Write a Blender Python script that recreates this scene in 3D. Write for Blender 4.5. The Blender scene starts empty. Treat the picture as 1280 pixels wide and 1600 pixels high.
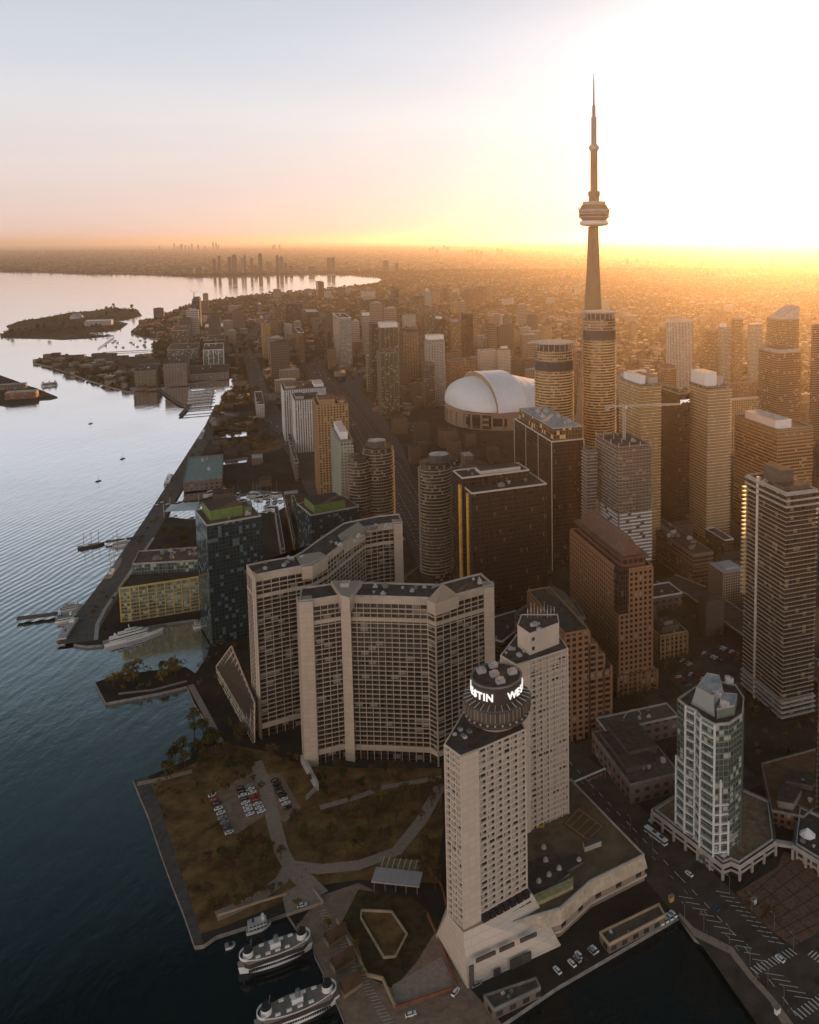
import bpy, math, random
import numpy as np
from mathutils import Vector, Matrix
from mathutils.geometry import tessellate_polygon
random.seed(7); rng = np.random.default_rng(7)
SC = bpy.context.scene
COL = SC.collection
RAD = math.radians

# ---------------------------------------------------------------- camera, sky, sun, exposure
FPX, CX, CY, PITCH, ROLL, CH = 1330., 850., 505., RAD(5.63), 0.0078, 314.
cF = Vector((0, math.cos(PITCH), -math.sin(PITCH)))
_R, _U = Vector((1, 0, 0)), Vector((0, math.sin(PITCH), math.cos(PITCH)))
cR = _R*math.cos(ROLL) - _U*math.sin(ROLL)
cU = _R*math.sin(ROLL) + _U*math.cos(ROLL)
cam = bpy.data.cameras.new('camera')
cam.sensor_fit = 'HORIZONTAL'; cam.sensor_width = 36; cam.lens = FPX/1280*36
cam.shift_x = -(CX-640)/1280; cam.shift_y = -(800-CY)/1280
cam.clip_start = 1; cam.clip_end = 200000
camo = bpy.data.objects.new('camera', cam); COL.objects.link(camo)
mw = Matrix((cR, cU, -cF)).transposed().to_4x4(); mw.translation = (0, 0, CH)
camo.matrix_world = mw
SC.camera = camo

SUN_AZ, SUN_EL = RAD(17.5), RAD(4.2)
# colour of the evening sky by height (sine of the elevation): sunset side darkened overhead for the water, back side brightened as facade fill
SKY_W = [(0, (.84, .64, .58)), (.06, (.83, .70, .69)), (.13, (.80, .77, .79)), (.20, (.68, .71, .79)), (.27, (.56, .60, .68)), (.34, (.27, .36, .42)), (.47, (.03, .075, .09)), (.7, (.015, .055, .07))]
SKY_E_FILL = [(0, (2.0, 1.48, 1.2)), (.22, (1.95, 1.54, 1.32)), (.52, (.20, .27, .31)), (1, (.05, .13, .17))]
world = bpy.data.worlds.new('World'); SC.world = world; world.use_nodes = True
wt = world.node_tree; wt.nodes.clear()
wo = wt.nodes.new('ShaderNodeOutputWorld'); bg = wt.nodes.new('ShaderNodeBackground')
sky = wt.nodes.new('ShaderNodeTexSky'); sky.sky_type = 'NISHITA'; sky.sun_disc = False
sky.sun_elevation = SUN_EL; sky.sun_rotation = SUN_AZ
sky.altitude = 300; sky.air_density = 1.0; sky.dust_density = 2.0; sky.ozone_density = 2.0
bg.inputs['Strength'].default_value = 0.15
EXPO = 1.0; KS = 1/(0.15*2**EXPO)
L = wt.links.new; WN = wt.nodes.new
def wm_(op, a, b=None, clamp=False):
    n = WN('ShaderNodeMath'); n.operation = op; n.use_clamp = clamp
    for i, k in enumerate((a, b)):
        if k is None: continue
        if isinstance(k, (int, float)): n.inputs[i].default_value = k
        else: L(k, n.inputs[i])
    return n.outputs[0]
def wmix(f, a, b, blend='MIX'):
    n = WN('ShaderNodeMix'); n.data_type = 'RGBA'; n.blend_type = blend; n.clamp_factor = False
    for i, k in ((0, f), (6, a), (7, b)):
        if isinstance(k, (int, float)): n.inputs[i].default_value = k
        elif isinstance(k, tuple): n.inputs[i].default_value = (*k, 1)
        else: L(k, n.inputs[i])
    return n.outputs[2]
def ramp(f, stops):
    n = WN('ShaderNodeValToRGB'); e = n.color_ramp.elements
    while len(e) < len(stops): e.new(.5)
    for el, (p, c) in zip(e, stops): el.position = p; el.color = (*[k for k in c], 1)
    L(f, n.inputs[0]); return n.outputs[0]
tc = WN('ShaderNodeTexCoord'); sx = WN('ShaderNodeSeparateXYZ'); L(tc.outputs['Generated'], sx.inputs[0])
west = ramp(sx.outputs[2], SKY_W)
east = ramp(sx.outputs[2], SKY_E_FILL)
SV = (math.sin(SUN_AZ)*math.cos(SUN_EL), math.cos(SUN_AZ)*math.cos(SUN_EL), math.sin(SUN_EL))
dp = WN('ShaderNodeVectorMath'); dp.operation = 'DOT_PRODUCT'; L(tc.outputs['Generated'], dp.inputs[0]); dp.inputs[1].default_value = SV
dsun = wm_('MAXIMUM', dp.outputs['Value'], 0.0)
dh = wm_('DIVIDE', wm_('ADD', wm_('MULTIPLY', sx.outputs[0], math.sin(SUN_AZ)), wm_('MULTIPLY', sx.outputs[1], math.cos(SUN_AZ))), wm_('SQRT', wm_('MAXIMUM', wm_('SUBTRACT', 1.0, wm_('MULTIPLY', sx.outputs[2], sx.outputs[2])), .02)))
fe = wm_('SMOOTH_MIN', wm_('MULTIPLY', wm_('SUBTRACT', .15, dh), 1.6, True), 1.0)
colr = wmix(fe, west, east)
# the glow round the low sun
colr = wmix(wm_('MULTIPLY', wm_('POWER', dsun, 16.0), 1.0), colr, (.20, .22, .25), 'ADD')
colr = wmix(wm_('MULTIPLY', wm_('POWER', dsun, 60.0), 1.0), colr, (.7, .68, .62), 'ADD')
# thin high streaks of cloud, by direction
mp = WN('ShaderNodeMapping'); mp.inputs['Rotation'].default_value = (0, RAD(-7), 0); mp.inputs['Scale'].default_value = (.8, .8, 10)
nz = WN('ShaderNodeTexNoise'); nz.inputs['Scale'].default_value = 1.5; nz.inputs['Detail'].default_value = 7; L(tc.outputs['Generated'], mp.inputs[0]); L(mp.outputs[0], nz.inputs['Vector'])
cf = WN('ShaderNodeMapRange'); cf.inputs[1].default_value = .45; cf.inputs[2].default_value = .72; cf.inputs[3].default_value = 0; cf.inputs[4].default_value = .45; L(nz.outputs[0], cf.inputs[0])
cloud = wmix(cf.outputs[0], colr, wmix(1.0, colr, (1.16, 1.13, 1.10), 'MULTIPLY'))
scl = WN('ShaderNodeVectorMath'); scl.operation = 'SCALE'; L(cloud, scl.inputs[0]); scl.inputs[3].default_value = KS
fin = wmix(.08, scl.outputs[0], sky.outputs[0])
L(fin, bg.inputs['Color']); L(bg.outputs[0], wo.inputs['Surface'])

sl = bpy.data.lights.new('sun', 'SUN'); sl.energy = 3.4; sl.angle = RAD(.5); sl.color = (1, .46, .15)
so = bpy.data.objects.new('sun', sl); COL.objects.link(so)
sd = Vector((math.sin(SUN_AZ)*math.cos(SUN_EL), math.cos(SUN_AZ)*math.cos(SUN_EL), math.sin(SUN_EL)))
so.rotation_euler = sd.to_track_quat('Z', 'Y').to_euler(); so.location = (0, 0, 900)
SC.view_settings.view_transform = 'Standard'; SC.view_settings.look = 'None'
SC.view_settings.exposure = EXPO; SC.view_settings.gamma = 1
SC.render.engine = 'CYCLES'
cy = SC.cycles; cy.use_denoising = True; cy.max_bounces = 6; cy.diffuse_bounces = 2; cy.glossy_bounces = 3
cy.volume_bounces = 0; cy.transmission_bounces = 2; cy.transparent_max_bounces = 6
cy.sample_clamp_indirect = 4

# ---------------------------------------------------------------- pixel of the photograph -> point on a level
def at(px, py, z=2.0):
    v = cF + cR*((px-CX)/FPX) + cU*((CY-py)/FPX)
    t = (z-CH)/v.z
    return Vector((v.x*t, v.y*t, z))
def hgt(px, py, Y):
    v = cF + cR*((px-CX)/FPX) + cU*((CY-py)/FPX)
    return CH + v.z*Y/v.y
def proj(p):
    v = Vector(p) - Vector((0, 0, CH)); d = v.dot(cF)
    return CX + FPX*v.dot(cR)/d, CY - FPX*v.dot(cU)/d

# ---------------------------------------------------------------- mesh builder
class MB:
    def __init__(s): s.v = []; s.f = []; s.uv = []; s.mi = []
    def face(s, pts, uvs=None, m=0):
        n = len(s.v); s.v += [tuple(p) for p in pts]; s.f.append(tuple(range(n, n+len(pts))))
        s.uv += uvs if uvs else [(0, 0)]*len(pts); s.mi.append(m)
    def prism(s, poly, z0, z1, m=0, mt=None, top=True, bottom=False, poly1=None):
        poly = [(p[0], p[1]) for p in poly]
        q = [(p[0], p[1]) for p in (poly1 or poly)]
        if area(poly) < 0: poly = poly[::-1]; q = q[::-1]
        n = len(poly); u = 0
        for i in range(n):
            a, b, c, d = poly[i], poly[(i+1) % n], q[(i+1) % n], q[i]
            l = math.hypot(b[0]-a[0], b[1]-a[1])
            s.face([(a[0], a[1], z0), (b[0], b[1], z0), (c[0], c[1], z1), (d[0], d[1], z1)], [(u, z0), (u+l, z0), (u+l, z1), (u, z1)], m)
            u += math.ceil(l)
        if top: s.face([(p[0], p[1], z1) for p in q], None, m if mt is None else mt)
        if bottom: s.face([(p[0], p[1], z0) for p in poly[::-1]], None, m)
    def box(s, x, y, z, dx, dy, dz, a=0, m=0, mt=None):
        c, n = math.cos(a), math.sin(a)
        P = [(x+c*i*dx/2-n*j*dy/2, y+n*i*dx/2+c*j*dy/2) for i, j in ((-1, -1), (1, -1), (1, 1), (-1, 1))]
        s.prism(P, z, z+dz, m, mt, bottom=True)
    def cyl(s, x, y, z0, r0, z1, r1, n=16, m=0, mt=None):
        c = [(math.cos(2*math.pi*i/n), math.sin(2*math.pi*i/n)) for i in range(n)]
        s.prism([(x+r0*a, y+r0*b) for a, b in c], z0, z1, m, mt, top=r1 > .01, bottom=True, poly1=[(x+r1*a, y+r1*b) for a, b in c])
    def lathe(s, x, y, prof, n=32, m=0):
        for (r0, z0), (r1, z1) in zip(prof, prof[1:]):
            for i in range(n):
                a, b = 2*math.pi*i/n, 2*math.pi*(i+1)/n
                s.face([(x+r0*math.cos(a), y+r0*math.sin(a), z0), (x+r0*math.cos(b), y+r0*math.sin(b), z0), (x+r1*math.cos(b), y+r1*math.sin(b), z1), (x+r1*math.cos(a), y+r1*math.sin(a), z1)],
                       [(i*2, z0), (i*2+2, z0), (i*2+2, z1), (i*2, z1)], m)
    def bar(s, p, q, w, m=0, h=None):
        p, q = Vector(p), Vector(q); d = (q-p)
        if d.length < 1e-6: return
        d.normalize(); a = d.cross(Vector((0, 0, 1)))
        if a.length < .01: a = Vector((1, 0, 0))
        a.normalize(); b = a.cross(d); h = h or w
        c = [a*i*w/2 + b*j*h/2 for i, j in ((-1, -1), (1, -1), (1, 1), (-1, 1))]
        for i in range(4):
            j = (i+1) % 4; s.face([p+c[i], p+c[j], q+c[j], q+c[i]], None, m)
        s.face([p+k for k in c[::-1]], None, m); s.face([q+k for k in c], None, m)
    def mesh(s, name, mats, org=(0, 0, 0)):
        me = bpy.data.meshes.new(name)
        ox, oy, oz = org
        me.from_pydata([(a-ox, b-oy, c-oz) for a, b, c in s.v], [], s.f)
        ul = me.uv_layers.new(name='UVMap'); ul.data.foreach_set('uv', [k for t in s.uv for k in t])
        for m in (mats if isinstance(mats, (list, tuple)) else [mats]): me.materials.append(m)
        me.polygons.foreach_set('material_index', s.mi)
        return me
    def build(s, name, mats, parent=None, smooth=False, org=None):
        o0 = org if org is not None else (ORG.get(parent.name, (0, 0, 0)) if parent else (0, 0, 0))
        me = s.mesh(name, mats, o0)
        if smooth: me.polygons.foreach_set('use_smooth', [True]*len(me.polygons))
        return link(name, me, parent)
ORG = {}
def link(name, me, parent=None, loc=(0, 0, 0), rz=0):
    o = bpy.data.objects.new(name, me); COL.objects.link(o)
    o.location = loc; o.rotation_euler = (0, 0, rz)
    if parent: o.parent = parent; ORG[o.name] = ORG.get(parent.name, (0, 0, 0))
    return o
def area(p): return sum(p[i-1][0]*p[i][1]-p[i][0]*p[i-1][1] for i in range(len(p)))/2
def thing(name, label, cat, loc=(0, 0, 0), group=None, rz=0):
    o = bpy.data.objects.new(name, None); COL.objects.link(o); o.location = loc; o.rotation_euler = (0, 0, rz)
    o.empty_display_size = .1
    ORG[o.name] = tuple(loc) if rz == 0 else (0, 0, 0)
    return tag(o, label, cat, group)
def tag(o, label, cat, group=None):
    o['label'] = label; o['category'] = cat
    if group: o['group'] = group
    return o
def kind(o, k, label=None, cat=None):
    o['kind'] = k
    if label: o['label'] = label; o['category'] = cat
    return o
def dup(r, loc, rz=0, label=None, group=None, scale=None, swap=None):
    c = r.copy(); COL.objects.link(c); c.location = loc; c.rotation_euler = (0, 0, rz)
    if scale: c.scale = scale if not isinstance(scale, (int, float)) else (scale,)*3
    if label: c['label'] = label
    if group: c['group'] = group
    for ch in r.children:
        d = ch.copy(); COL.objects.link(d); d.parent = c
        if swap and d.name.split('.')[0] in swap:
            d.material_slots[0].link = 'OBJECT'; d.material_slots[0].material = swap[d.name.split('.')[0]]
        for g in ch.children:
            e = g.copy(); COL.objects.link(e); e.parent = d
    return c
ORD = 'first second third fourth fifth sixth seventh eighth ninth tenth eleventh twelfth thirteenth fourteenth fifteenth sixteenth seventeenth eighteenth nineteenth twentieth'.split()
ORD += ['twenty-'+w for w in ORD[:9]] + ['thirtieth'] + ['thirty-'+w for w in ORD[:9]]

# ---------------------------------------------------------------- materials
MT = {}
def mat(name, col, rough=.7, metal=0, var=.25, sc=.15, emit=0, col2=None, detail=5, bump=0):
    if name in MT: return MT[name]
    m = bpy.data.materials.new(name); m.use_nodes = True; t = m.node_tree; b = t.nodes['Principled BSDF']
    b.inputs['Roughness'].default_value = rough; b.inputs['Metallic'].default_value = metal
    b.inputs['Base Color'].default_value = (*col, 1)
    if rough >= .85: b.inputs['Specular IOR Level'].default_value = .12
    if var or col2:
        tc = t.nodes.new('ShaderNodeTexCoord'); n = t.nodes.new('ShaderNodeTexNoise'); n.inputs['Scale'].default_value = sc; n.inputs['Detail'].default_value = detail
        n.inputs['Roughness'].default_value = .65
        mr = t.nodes.new('ShaderNodeMapRange'); mr.inputs[1].default_value = .32; mr.inputs[2].default_value = .68
        x = t.nodes.new('ShaderNodeMix'); x.data_type = 'RGBA'
        x.inputs[6].default_value = (*[c*(1-var) for c in col], 1); x.inputs[7].default_value = (*(col2 or [min(1, c*(1+var)) for c in col]), 1)
        t.links.new(tc.outputs['Object'], n.inputs['Vector']); t.links.new(n.outputs[0], mr.inputs[0]); t.links.new(mr.outputs[0], x.inputs[0]); t.links.new(x.outputs[2], b.inputs['Base Color'])
        if bump:
            bp = t.nodes.new('ShaderNodeBump'); bp.inputs['Strength'].default_value = bump; bp.inputs['Distance'].default_value = .3
            t.links.new(n.outputs[0], bp.inputs['Height']); t.links.new(bp.outputs[0], b.inputs['Normal'])
    if emit:
        b.inputs['Emission Color'].default_value = (*col, 1); b.inputs['Emission Strength'].default_value = emit
    MT[name] = m; return m
def facade(name, glass, frame, w=3, h=3, fx=.1, fy=.25, glass2=None, curtain=.06, metal=.4, rough=.1, tilt=.03, slot=None, ccol=(.30, .26, .20)):
    """wall of panes laid out in metres along the wall (UV): each cell a pane with a frame round it"""
    m = bpy.data.materials.new(name); m.use_nodes = True; t = m.node_tree; N = t.nodes.new; Lk = t.links.new
    b = t.nodes['Principled BSDF']
    uv = N('ShaderNodeUVMap'); sp = N('ShaderNodeSeparateXYZ'); Lk(uv.outputs[0], sp.inputs[0])
    def mth(op, a, c=None):
        n = N('ShaderNodeMath'); n.operation = op
        for i, k in enumerate((a, c)):
            if k is None: continue
            if isinstance(k, (int, float)): n.inputs[i].default_value = k
            else: Lk(k, n.inputs[i])
        return n.outputs[0]
    X = mth('DIVIDE', sp.outputs[0], w); Y = mth('DIVIDE', sp.outputs[1], h)
    fX, fY, iX, iY = mth('FRACT', X), mth('FRACT', Y), mth('FLOOR', X), mth('FLOOR', Y)
    msk = mth('MAXIMUM', mth('LESS_THAN', fX, fx), mth('LESS_THAN', fY, fy))
    cb = N('ShaderNodeCombineXYZ'); Lk(iX, cb.inputs[0]); Lk(iY, cb.inputs[1]); cb.inputs[2].default_value = len(MT)*3.7
    wn = N('ShaderNodeTexWhiteNoise'); wn.noise_dimensions = '3D'; Lk(cb.outputs[0], wn.inputs[0])
    sc = N('ShaderNodeSeparateColor'); Lk(wn.outputs[1], sc.inputs[0])
    def mix(f, a, c):
        n = N('ShaderNodeMix'); n.data_type = 'RGBA'
        if isinstance(f, (int, float)): n.inputs[0].default_value = f
        else: Lk(f, n.inputs[0])
        for i, k in ((6, a), (7, c)):
            if isinstance(k, tuple): n.inputs[i].default_value = (*k, 1)
            else: Lk(k, n.inputs[i])
        return n.outputs[2]
    g = mix(sc.outputs[0], glass, glass2 or tuple(c*1.8+.01 for c in glass))
    if slot:
        inx = mth('MULTIPLY', mth('GREATER_THAN', fX, slot[0]), mth('LESS_THAN', fX, slot[1]))
        iny = mth('MULTIPLY', mth('GREATER_THAN', fY, slot[2]), mth('LESS_THAN', fY, slot[3]))
        sl_ = mth('MULTIPLY', inx, iny)
        full = mth('MULTIPLY', mth('GREATER_THAN', sc.outputs[1], .9), mth('GREATER_THAN', fY, slot[2]))
        g = mix(mth('MAXIMUM', sl_, full), g, (.015, .014, .014))
    cur = mth('GREATER_THAN', sc.outputs[1], 1-curtain)
    if not slot: g = mix(cur, g, ccol)
    fr = frame
    no = N('ShaderNodeTexNoise'); no.inputs['Scale'].default_value = .05; no.inputs['Detail'].default_value = 6
    Lk(uv.outputs[0], no.inputs['Vector'])
    fc = mix(no.outputs[0], tuple(c*.75 for c in fr), tuple(min(1, c*1.2) for c in fr))
    Lk(mix(msk, g, fc), b.inputs['Base Color'])
    notg = mth('MAXIMUM', msk, cur) if not slot else mth('MAXIMUM', msk, .5)
    rr = mth('ADD', mth('MULTIPLY', notg, .55), rough); Lk(rr, b.inputs['Roughness'])
    Lk(mth('MULTIPLY', mth('SUBTRACT', 1, notg), metal), b.inputs['Metallic'])
    vs = N('ShaderNodeVectorMath'); vs.operation = 'SUBTRACT'; Lk(wn.outputs[1], vs.inputs[0]); vs.inputs[1].default_value = (.5, .5, .5)
    v2 = N('ShaderNodeVectorMath'); v2.operation = 'SCALE'; Lk(vs.outputs[0], v2.inputs[0]); v2.inputs[3].default_value = tilt
    ge = N('ShaderNodeNewGeometry'); v3 = N('ShaderNodeVectorMath'); v3.operation = 'ADD'; Lk(ge.outputs['Normal'], v3.inputs[0]); Lk(v2.outputs[0], v3.inputs[1])
    v4 = N('ShaderNodeVectorMath'); v4.operation = 'NORMALIZE'; Lk(v3.outputs[0], v4.inputs[0]); Lk(v4.outputs[0], b.inputs['Normal'])
    MT[name] = m; return m

beige = mat('beige_concrete', (.46, .38, .30), .85, var=.18, sc=.08)
cream = mat('cream_panel', (.58, .50, .42), .8, var=.12, sc=.06)
white = mat('white_paint', (.75, .75, .76), .5, var=.08)
palec = mat('pale_concrete', (.40, .38, .36), .85, var=.2, sc=.2)
greyc = mat('grey_concrete', (.22, .21, .20), .9, var=.3, sc=.3)
darkc = mat('dark_concrete', (.10, .09, .085), .9, var=.3, sc=.3)
roofm = mat('roof_gravel', (.075, .062, .055), .95, var=.45, sc=.25, detail=8)
roofl = mat('pale_roof', (.42, .41, .42), .8, var=.35, sc=.2, detail=8)
blackm = mat('black_metal', (.02, .02, .022), .4, var=0)
steel = mat('grey_steel', (.25, .25, .26), .45, .5, var=.1)
yellow = mat('yellow_frame', (.55, .38, .08), .7, var=.1)
greenp = mat('green_panel', (.13, .20, .055), .7, var=.25, sc=.4)
brick = mat('red_brick', (.24, .10, .06), .9, var=.25, sc=.5)
tan = mat('tan_brick', (.36, .25, .14), .9, var=.2, sc=.4)
granite = mat('orange_granite', (.34, .16, .08), .6, var=.15, sc=.3)
copper = mat('copper_roof', (.15, .075, .05), .5, .3, var=.25, sc=.25)
teal = mat('teal_roof', (.10, .22, .19), .6, var=.25, sc=.2)
asphalt = mat('asphalt', (.085, .066, .055), .9, var=.35, sc=.12, detail=8)
paving = mat('brown_paving', (.27, .18, .13), .9, var=.3, sc=.25, detail=8)  # warm lift of lens flare over the park put into the paving colour
plazam = mat('plaza_paving', (.34, .25, .20), .9, var=.2, sc=.5, detail=8)
grass = mat('flare_toned_grass', (.12, .072, .028), .95, var=.55, sc=.09, detail=12, col2=(.27, .155, .065))  # lens flare's brown veil put into the grass colour
paint = mat('road_paint', (.62, .60, .56), .7, var=.1, sc=1)
hullw = mat('white_hull', (.78, .78, .77), .35, var=.05)
glassd = mat('dark_glass', (.015, .02, .024), .08, var=0)
wood = mat('weathered_wood', (.22, .16, .10), .8, var=.3, sc=.6)
redp = mat('red_paint', (.40, .04, .02), .5, var=.1)

F_hs = facade('recessed_dark_glazing', (.012, .011, .010), (.10, .08, .06), 4.5, 2.95, .06, .1, curtain=.11, metal=.1, rough=.2, tilt=.04, ccol=(.20, .18, .155))
F_we = facade('curtained_hotel_windows', (.34, .30, .26), (.5, .43, .36), 4.2, 2.9, .08, .12, glass2=(.46, .41, .35), slot=(.36, .68, .2, .62), metal=0, rough=.4, tilt=.02)
F_blue = facade('blue_green_curtain_wall', (.010, .035, .045), (.03, .045, .05), 2.6, 3, .12, .14, glass2=(.022, .075, .09), curtain=.16, ccol=(.09, .15, .17), metal=.35, tilt=.05)
F_black = facade('black_curtain_wall', (.025, .017, .014), (.05, .03, .022), 1.6, 3.6, .22, .16, curtain=.02, metal=.55, tilt=.02, ccol=(.12, .08, .05))
F_brown = facade('bronze_curtain_wall', (.05, .03, .02), (.24, .15, .09), 3, 3.4, .1, .4, curtain=.05, metal=.5, tilt=.05)
F_green = facade('green_condo_glazing', (.04, .05, .03), (.13, .12, .08), 3, 3, .14, .3, glass2=(.10, .11, .06), curtain=.14, metal=.4, tilt=.07, ccol=(.35, .30, .18))
F_dark = facade('dark_condo_glazing', (.022, .022, .018), (.09, .075, .06), 3, 3, .16, .26, glass2=(.05, .048, .036), curtain=.1, metal=.35, tilt=.06, ccol=(.25, .2, .13))
F_pale = facade('pale_condo_glazing', (.09, .11, .10), (.42, .42, .38), 3.2, 3, .2, .3, glass2=(.2, .22, .2), curtain=.12, metal=.4, tilt=.05)
F_white = facade('white_slab_grid', (.03, .03, .03), (.58, .56, .53), 3.4, 3, .42, .22, curtain=.12, metal=.1, tilt=.03)
F_brick = facade('brick_wall_windows', (.03, .025, .02), (.24, .12, .07), 3.4, 3.2, .45, .4, curtain=.15, metal=.2, tilt=.04)
F_tan = facade('tan_wall_windows', (.05, .035, .02), (.42, .27, .13), 3.6, 3.1, .42, .38, glass2=(.14, .09, .04), curtain=.12, metal=.3, tilt=.05)
F_cream = facade('cream_wall_windows', (.05, .05, .045), (.45, .40, .32), 4, 3.1, .3, .4, curtain=.1, metal=.2, tilt=.04)
F_gran = facade('dark_office_pane', (.02, .018, .02), (.06, .04, .03), 3.6, 3.7, .05, .05, curtain=.03, metal=.3, tilt=.03)
F_gold = facade('amber_lit_tower_glazing', (.08, .055, .03), (.36, .24, .12), 3, 3.1, .1, .36, glass2=(.20, .15, .08), curtain=.1, metal=.5, tilt=.08)  # amber evening light on the towers raised into the frame colour
F_glass = facade('pale_green_glazing', (.06, .10, .09), (.20, .24, .22), 2.4, 3, .1, .18, glass2=(.16, .22, .19), curtain=.16, metal=.5, tilt=.08, ccol=(.4, .42, .36))
F_ware = facade('warehouse_wall', (.03, .03, .03), (.16, .13, .11), 6, 5, .5, .55, curtain=.1, metal=.1, tilt=.03)

J_cream = facade('jointed_cream_panel', (.58, .49, .41), (.40, .33, .27), 3.0, 2.9, .025, .035, glass2=(.64, .55, .46), curtain=0, metal=0, rough=.3, tilt=.01)
J_beige = facade('jointed_beige_concrete', (.47, .39, .31), (.33, .27, .21), 3.4, 2.95, .02, .04, glass2=(.53, .44, .35), curtain=0, metal=0, rough=.3, tilt=.01)

# ---------------------------------------------------------------- land, water, roads
def ring(px, z=2.0): return [at(x, y, z) for x, y in px]
def sheet(name, loops, z, m, skirt=None, org=None):
    vs = [[Vector((p[0], p[1], z)) for p in lp] for lp in loops]
    tris = tessellate_polygon(vs); flat = [p for lp in vs for p in lp]
    mb = MB()
    for t in tris:
        a, b, c = [flat[i] for i in t]
        if (b-a).cross(c-a).z < 0: b, c = c, b
        mb.face([a, b, c])
    if skirt is not None:
        for k, lp in enumerate(vs):
            s = lp if (area(lp) > 0) == (k == 0) else lp[::-1]
            for i in range(len(s)):
                a, b = s[i-1], s[i]
                mb.face([(a.x, a.y, z-skirt), (b.x, b.y, z-skirt), (b.x, b.y, z), (a.x, a.y, z)], None, 1)
    return mb.build(name, m, None)
def water_mat():
    m = bpy.data.materials.new('lake_water'); m.use_nodes = True; t = m.node_tree; b = t.nodes['Principled BSDF']
    b.inputs['Base Color'].default_value = (.003, .012, .014, 1); b.inputs['Roughness'].default_value = .08; b.inputs['IOR'].default_value = 1.33
    tc = t.nodes.new('ShaderNodeTexCoord'); prev = None
    for sc, st, rot, dist, stretch in ((.11, .4, 25, .6, (1, .45, 1)), (.4, .35, -10, .2, (1, .6, 1)), (.025, .25, 60, 1.0, (1, .5, 1))):
        mp = t.nodes.new('ShaderNodeMapping'); mp.inputs['Rotation'].default_value = (0, 0, RAD(rot)); mp.inputs['Scale'].default_value = stretch
        n = t.nodes.new('ShaderNodeTexNoise'); n.inputs['Scale'].default_value = sc; n.inputs['Detail'].default_value = 3
        bp = t.nodes.new('ShaderNodeBump'); bp.inputs['Strength'].default_value = st; bp.inputs['Distance'].default_value = dist
        t.links.new(tc.outputs['Object'], mp.inputs[0]); t.links.new(mp.outputs[0], n.inputs['Vector']); t.links.new(n.outputs[0], bp.inputs['Height'])
        if prev: t.links.new(prev, bp.inputs['Normal'])
        prev = bp.outputs[0]
    # boat wakes: long low ripples crossing one part of the harbour, and broad wind patches
    P0, P1, PC = at(0, 905, 0), at(210, 800, 0), at(90, 880, 0); dv = (P1-P0); ang = math.atan2(dv.y, dv.x)+math.pi/2
    wv = t.nodes.new('ShaderNodeTexWave'); wv.inputs['Scale'].default_value = .04; wv.inputs['Distortion'].default_value = 8; wv.inputs['Detail'].default_value = 3
    wv.inputs['Detail Scale'].default_value = .25; wv.inputs['Detail Roughness'].default_value = .6
    mp = t.nodes.new('ShaderNodeMapping'); mp.inputs['Rotation'].default_value = (0, 0, -ang)
    bp = t.nodes.new('ShaderNodeBump'); bp.inputs['Distance'].default_value = .45
    vd = t.nodes.new('ShaderNodeVectorMath'); vd.operation = 'DISTANCE'; vd.inputs[1].default_value = PC; t.links.new(tc.outputs['Object'], vd.inputs[0])
    n2 = t.nodes.new('ShaderNodeTexNoise'); n2.inputs['Scale'].default_value = .008; n2.inputs['Detail'].default_value = 3; t.links.new(tc.outputs['Object'], n2.inputs['Vector'])
    md = t.nodes.new('ShaderNodeMath'); md.operation = 'MULTIPLY_ADD'; md.inputs[1].default_value = 260; t.links.new(n2.outputs[0], md.inputs[0]); t.links.new(vd.outputs['Value'], md.inputs[2])
    mr = t.nodes.new('ShaderNodeMapRange'); mr.inputs[1].default_value = 420; mr.inputs[2].default_value = 160; mr.inputs[3].default_value = 0; mr.inputs[4].default_value = .32
    t.links.new(md.outputs[0], mr.inputs[0]); t.links.new(mr.outputs[0], bp.inputs['Strength'])
    t.links.new(tc.outputs['Object'], mp.inputs[0]); t.links.new(mp.outputs[0], wv.inputs['Vector']); t.links.new(wv.outputs[1], bp.inputs['Height'])
    t.links.new(prev, bp.inputs['Normal']); t.links.new(bp.outputs[0], b.inputs['Normal'])
    pn = t.nodes.new('ShaderNodeTexNoise'); pn.inputs['Scale'].default_value = .006; pn.inputs['Detail'].default_value = 5; t.links.new(tc.outputs['Object'], pn.inputs['Vector'])
    pr_ = t.nodes.new('ShaderNodeMapRange'); pr_.inputs[1].default_value = .4; pr_.inputs[2].default_value = .65; pr_.inputs[3].default_value = .03; pr_.inputs[4].default_value = .14; t.links.new(pn.outputs[0], pr_.inputs[0])
    gl = t.nodes.new('ShaderNodeBsdfGlossy'); gl.inputs['Color'].default_value = (.94, .96, .97, 1); t.links.new(pr_.outputs[0], gl.inputs['Roughness']); t.links.new(bp.outputs[0], gl.inputs['Normal'])
    lw = t.nodes.new('ShaderNodeLayerWeight'); lw.inputs['Blend'].default_value = .5; t.links.new(bp.outputs[0], lw.inputs['Normal'])
    fm_ = t.nodes.new('ShaderNodeMapRange'); fm_.inputs[1].default_value = .36; fm_.inputs[2].default_value = .80; fm_.inputs[3].default_value = .0; fm_.inputs[4].default_value = .93; t.links.new(lw.outputs['Facing'], fm_.inputs[0])
    ms = t.nodes.new('ShaderNodeMixShader'); t.links.new(fm_.outputs[0], ms.inputs[0]); t.links.new(b.outputs[0], ms.inputs[1]); t.links.new(gl.outputs[0], ms.inputs[2]); t.links.new(ms.outputs[0], t.nodes['Material Output'].inputs['Surface'])
    return m
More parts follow.
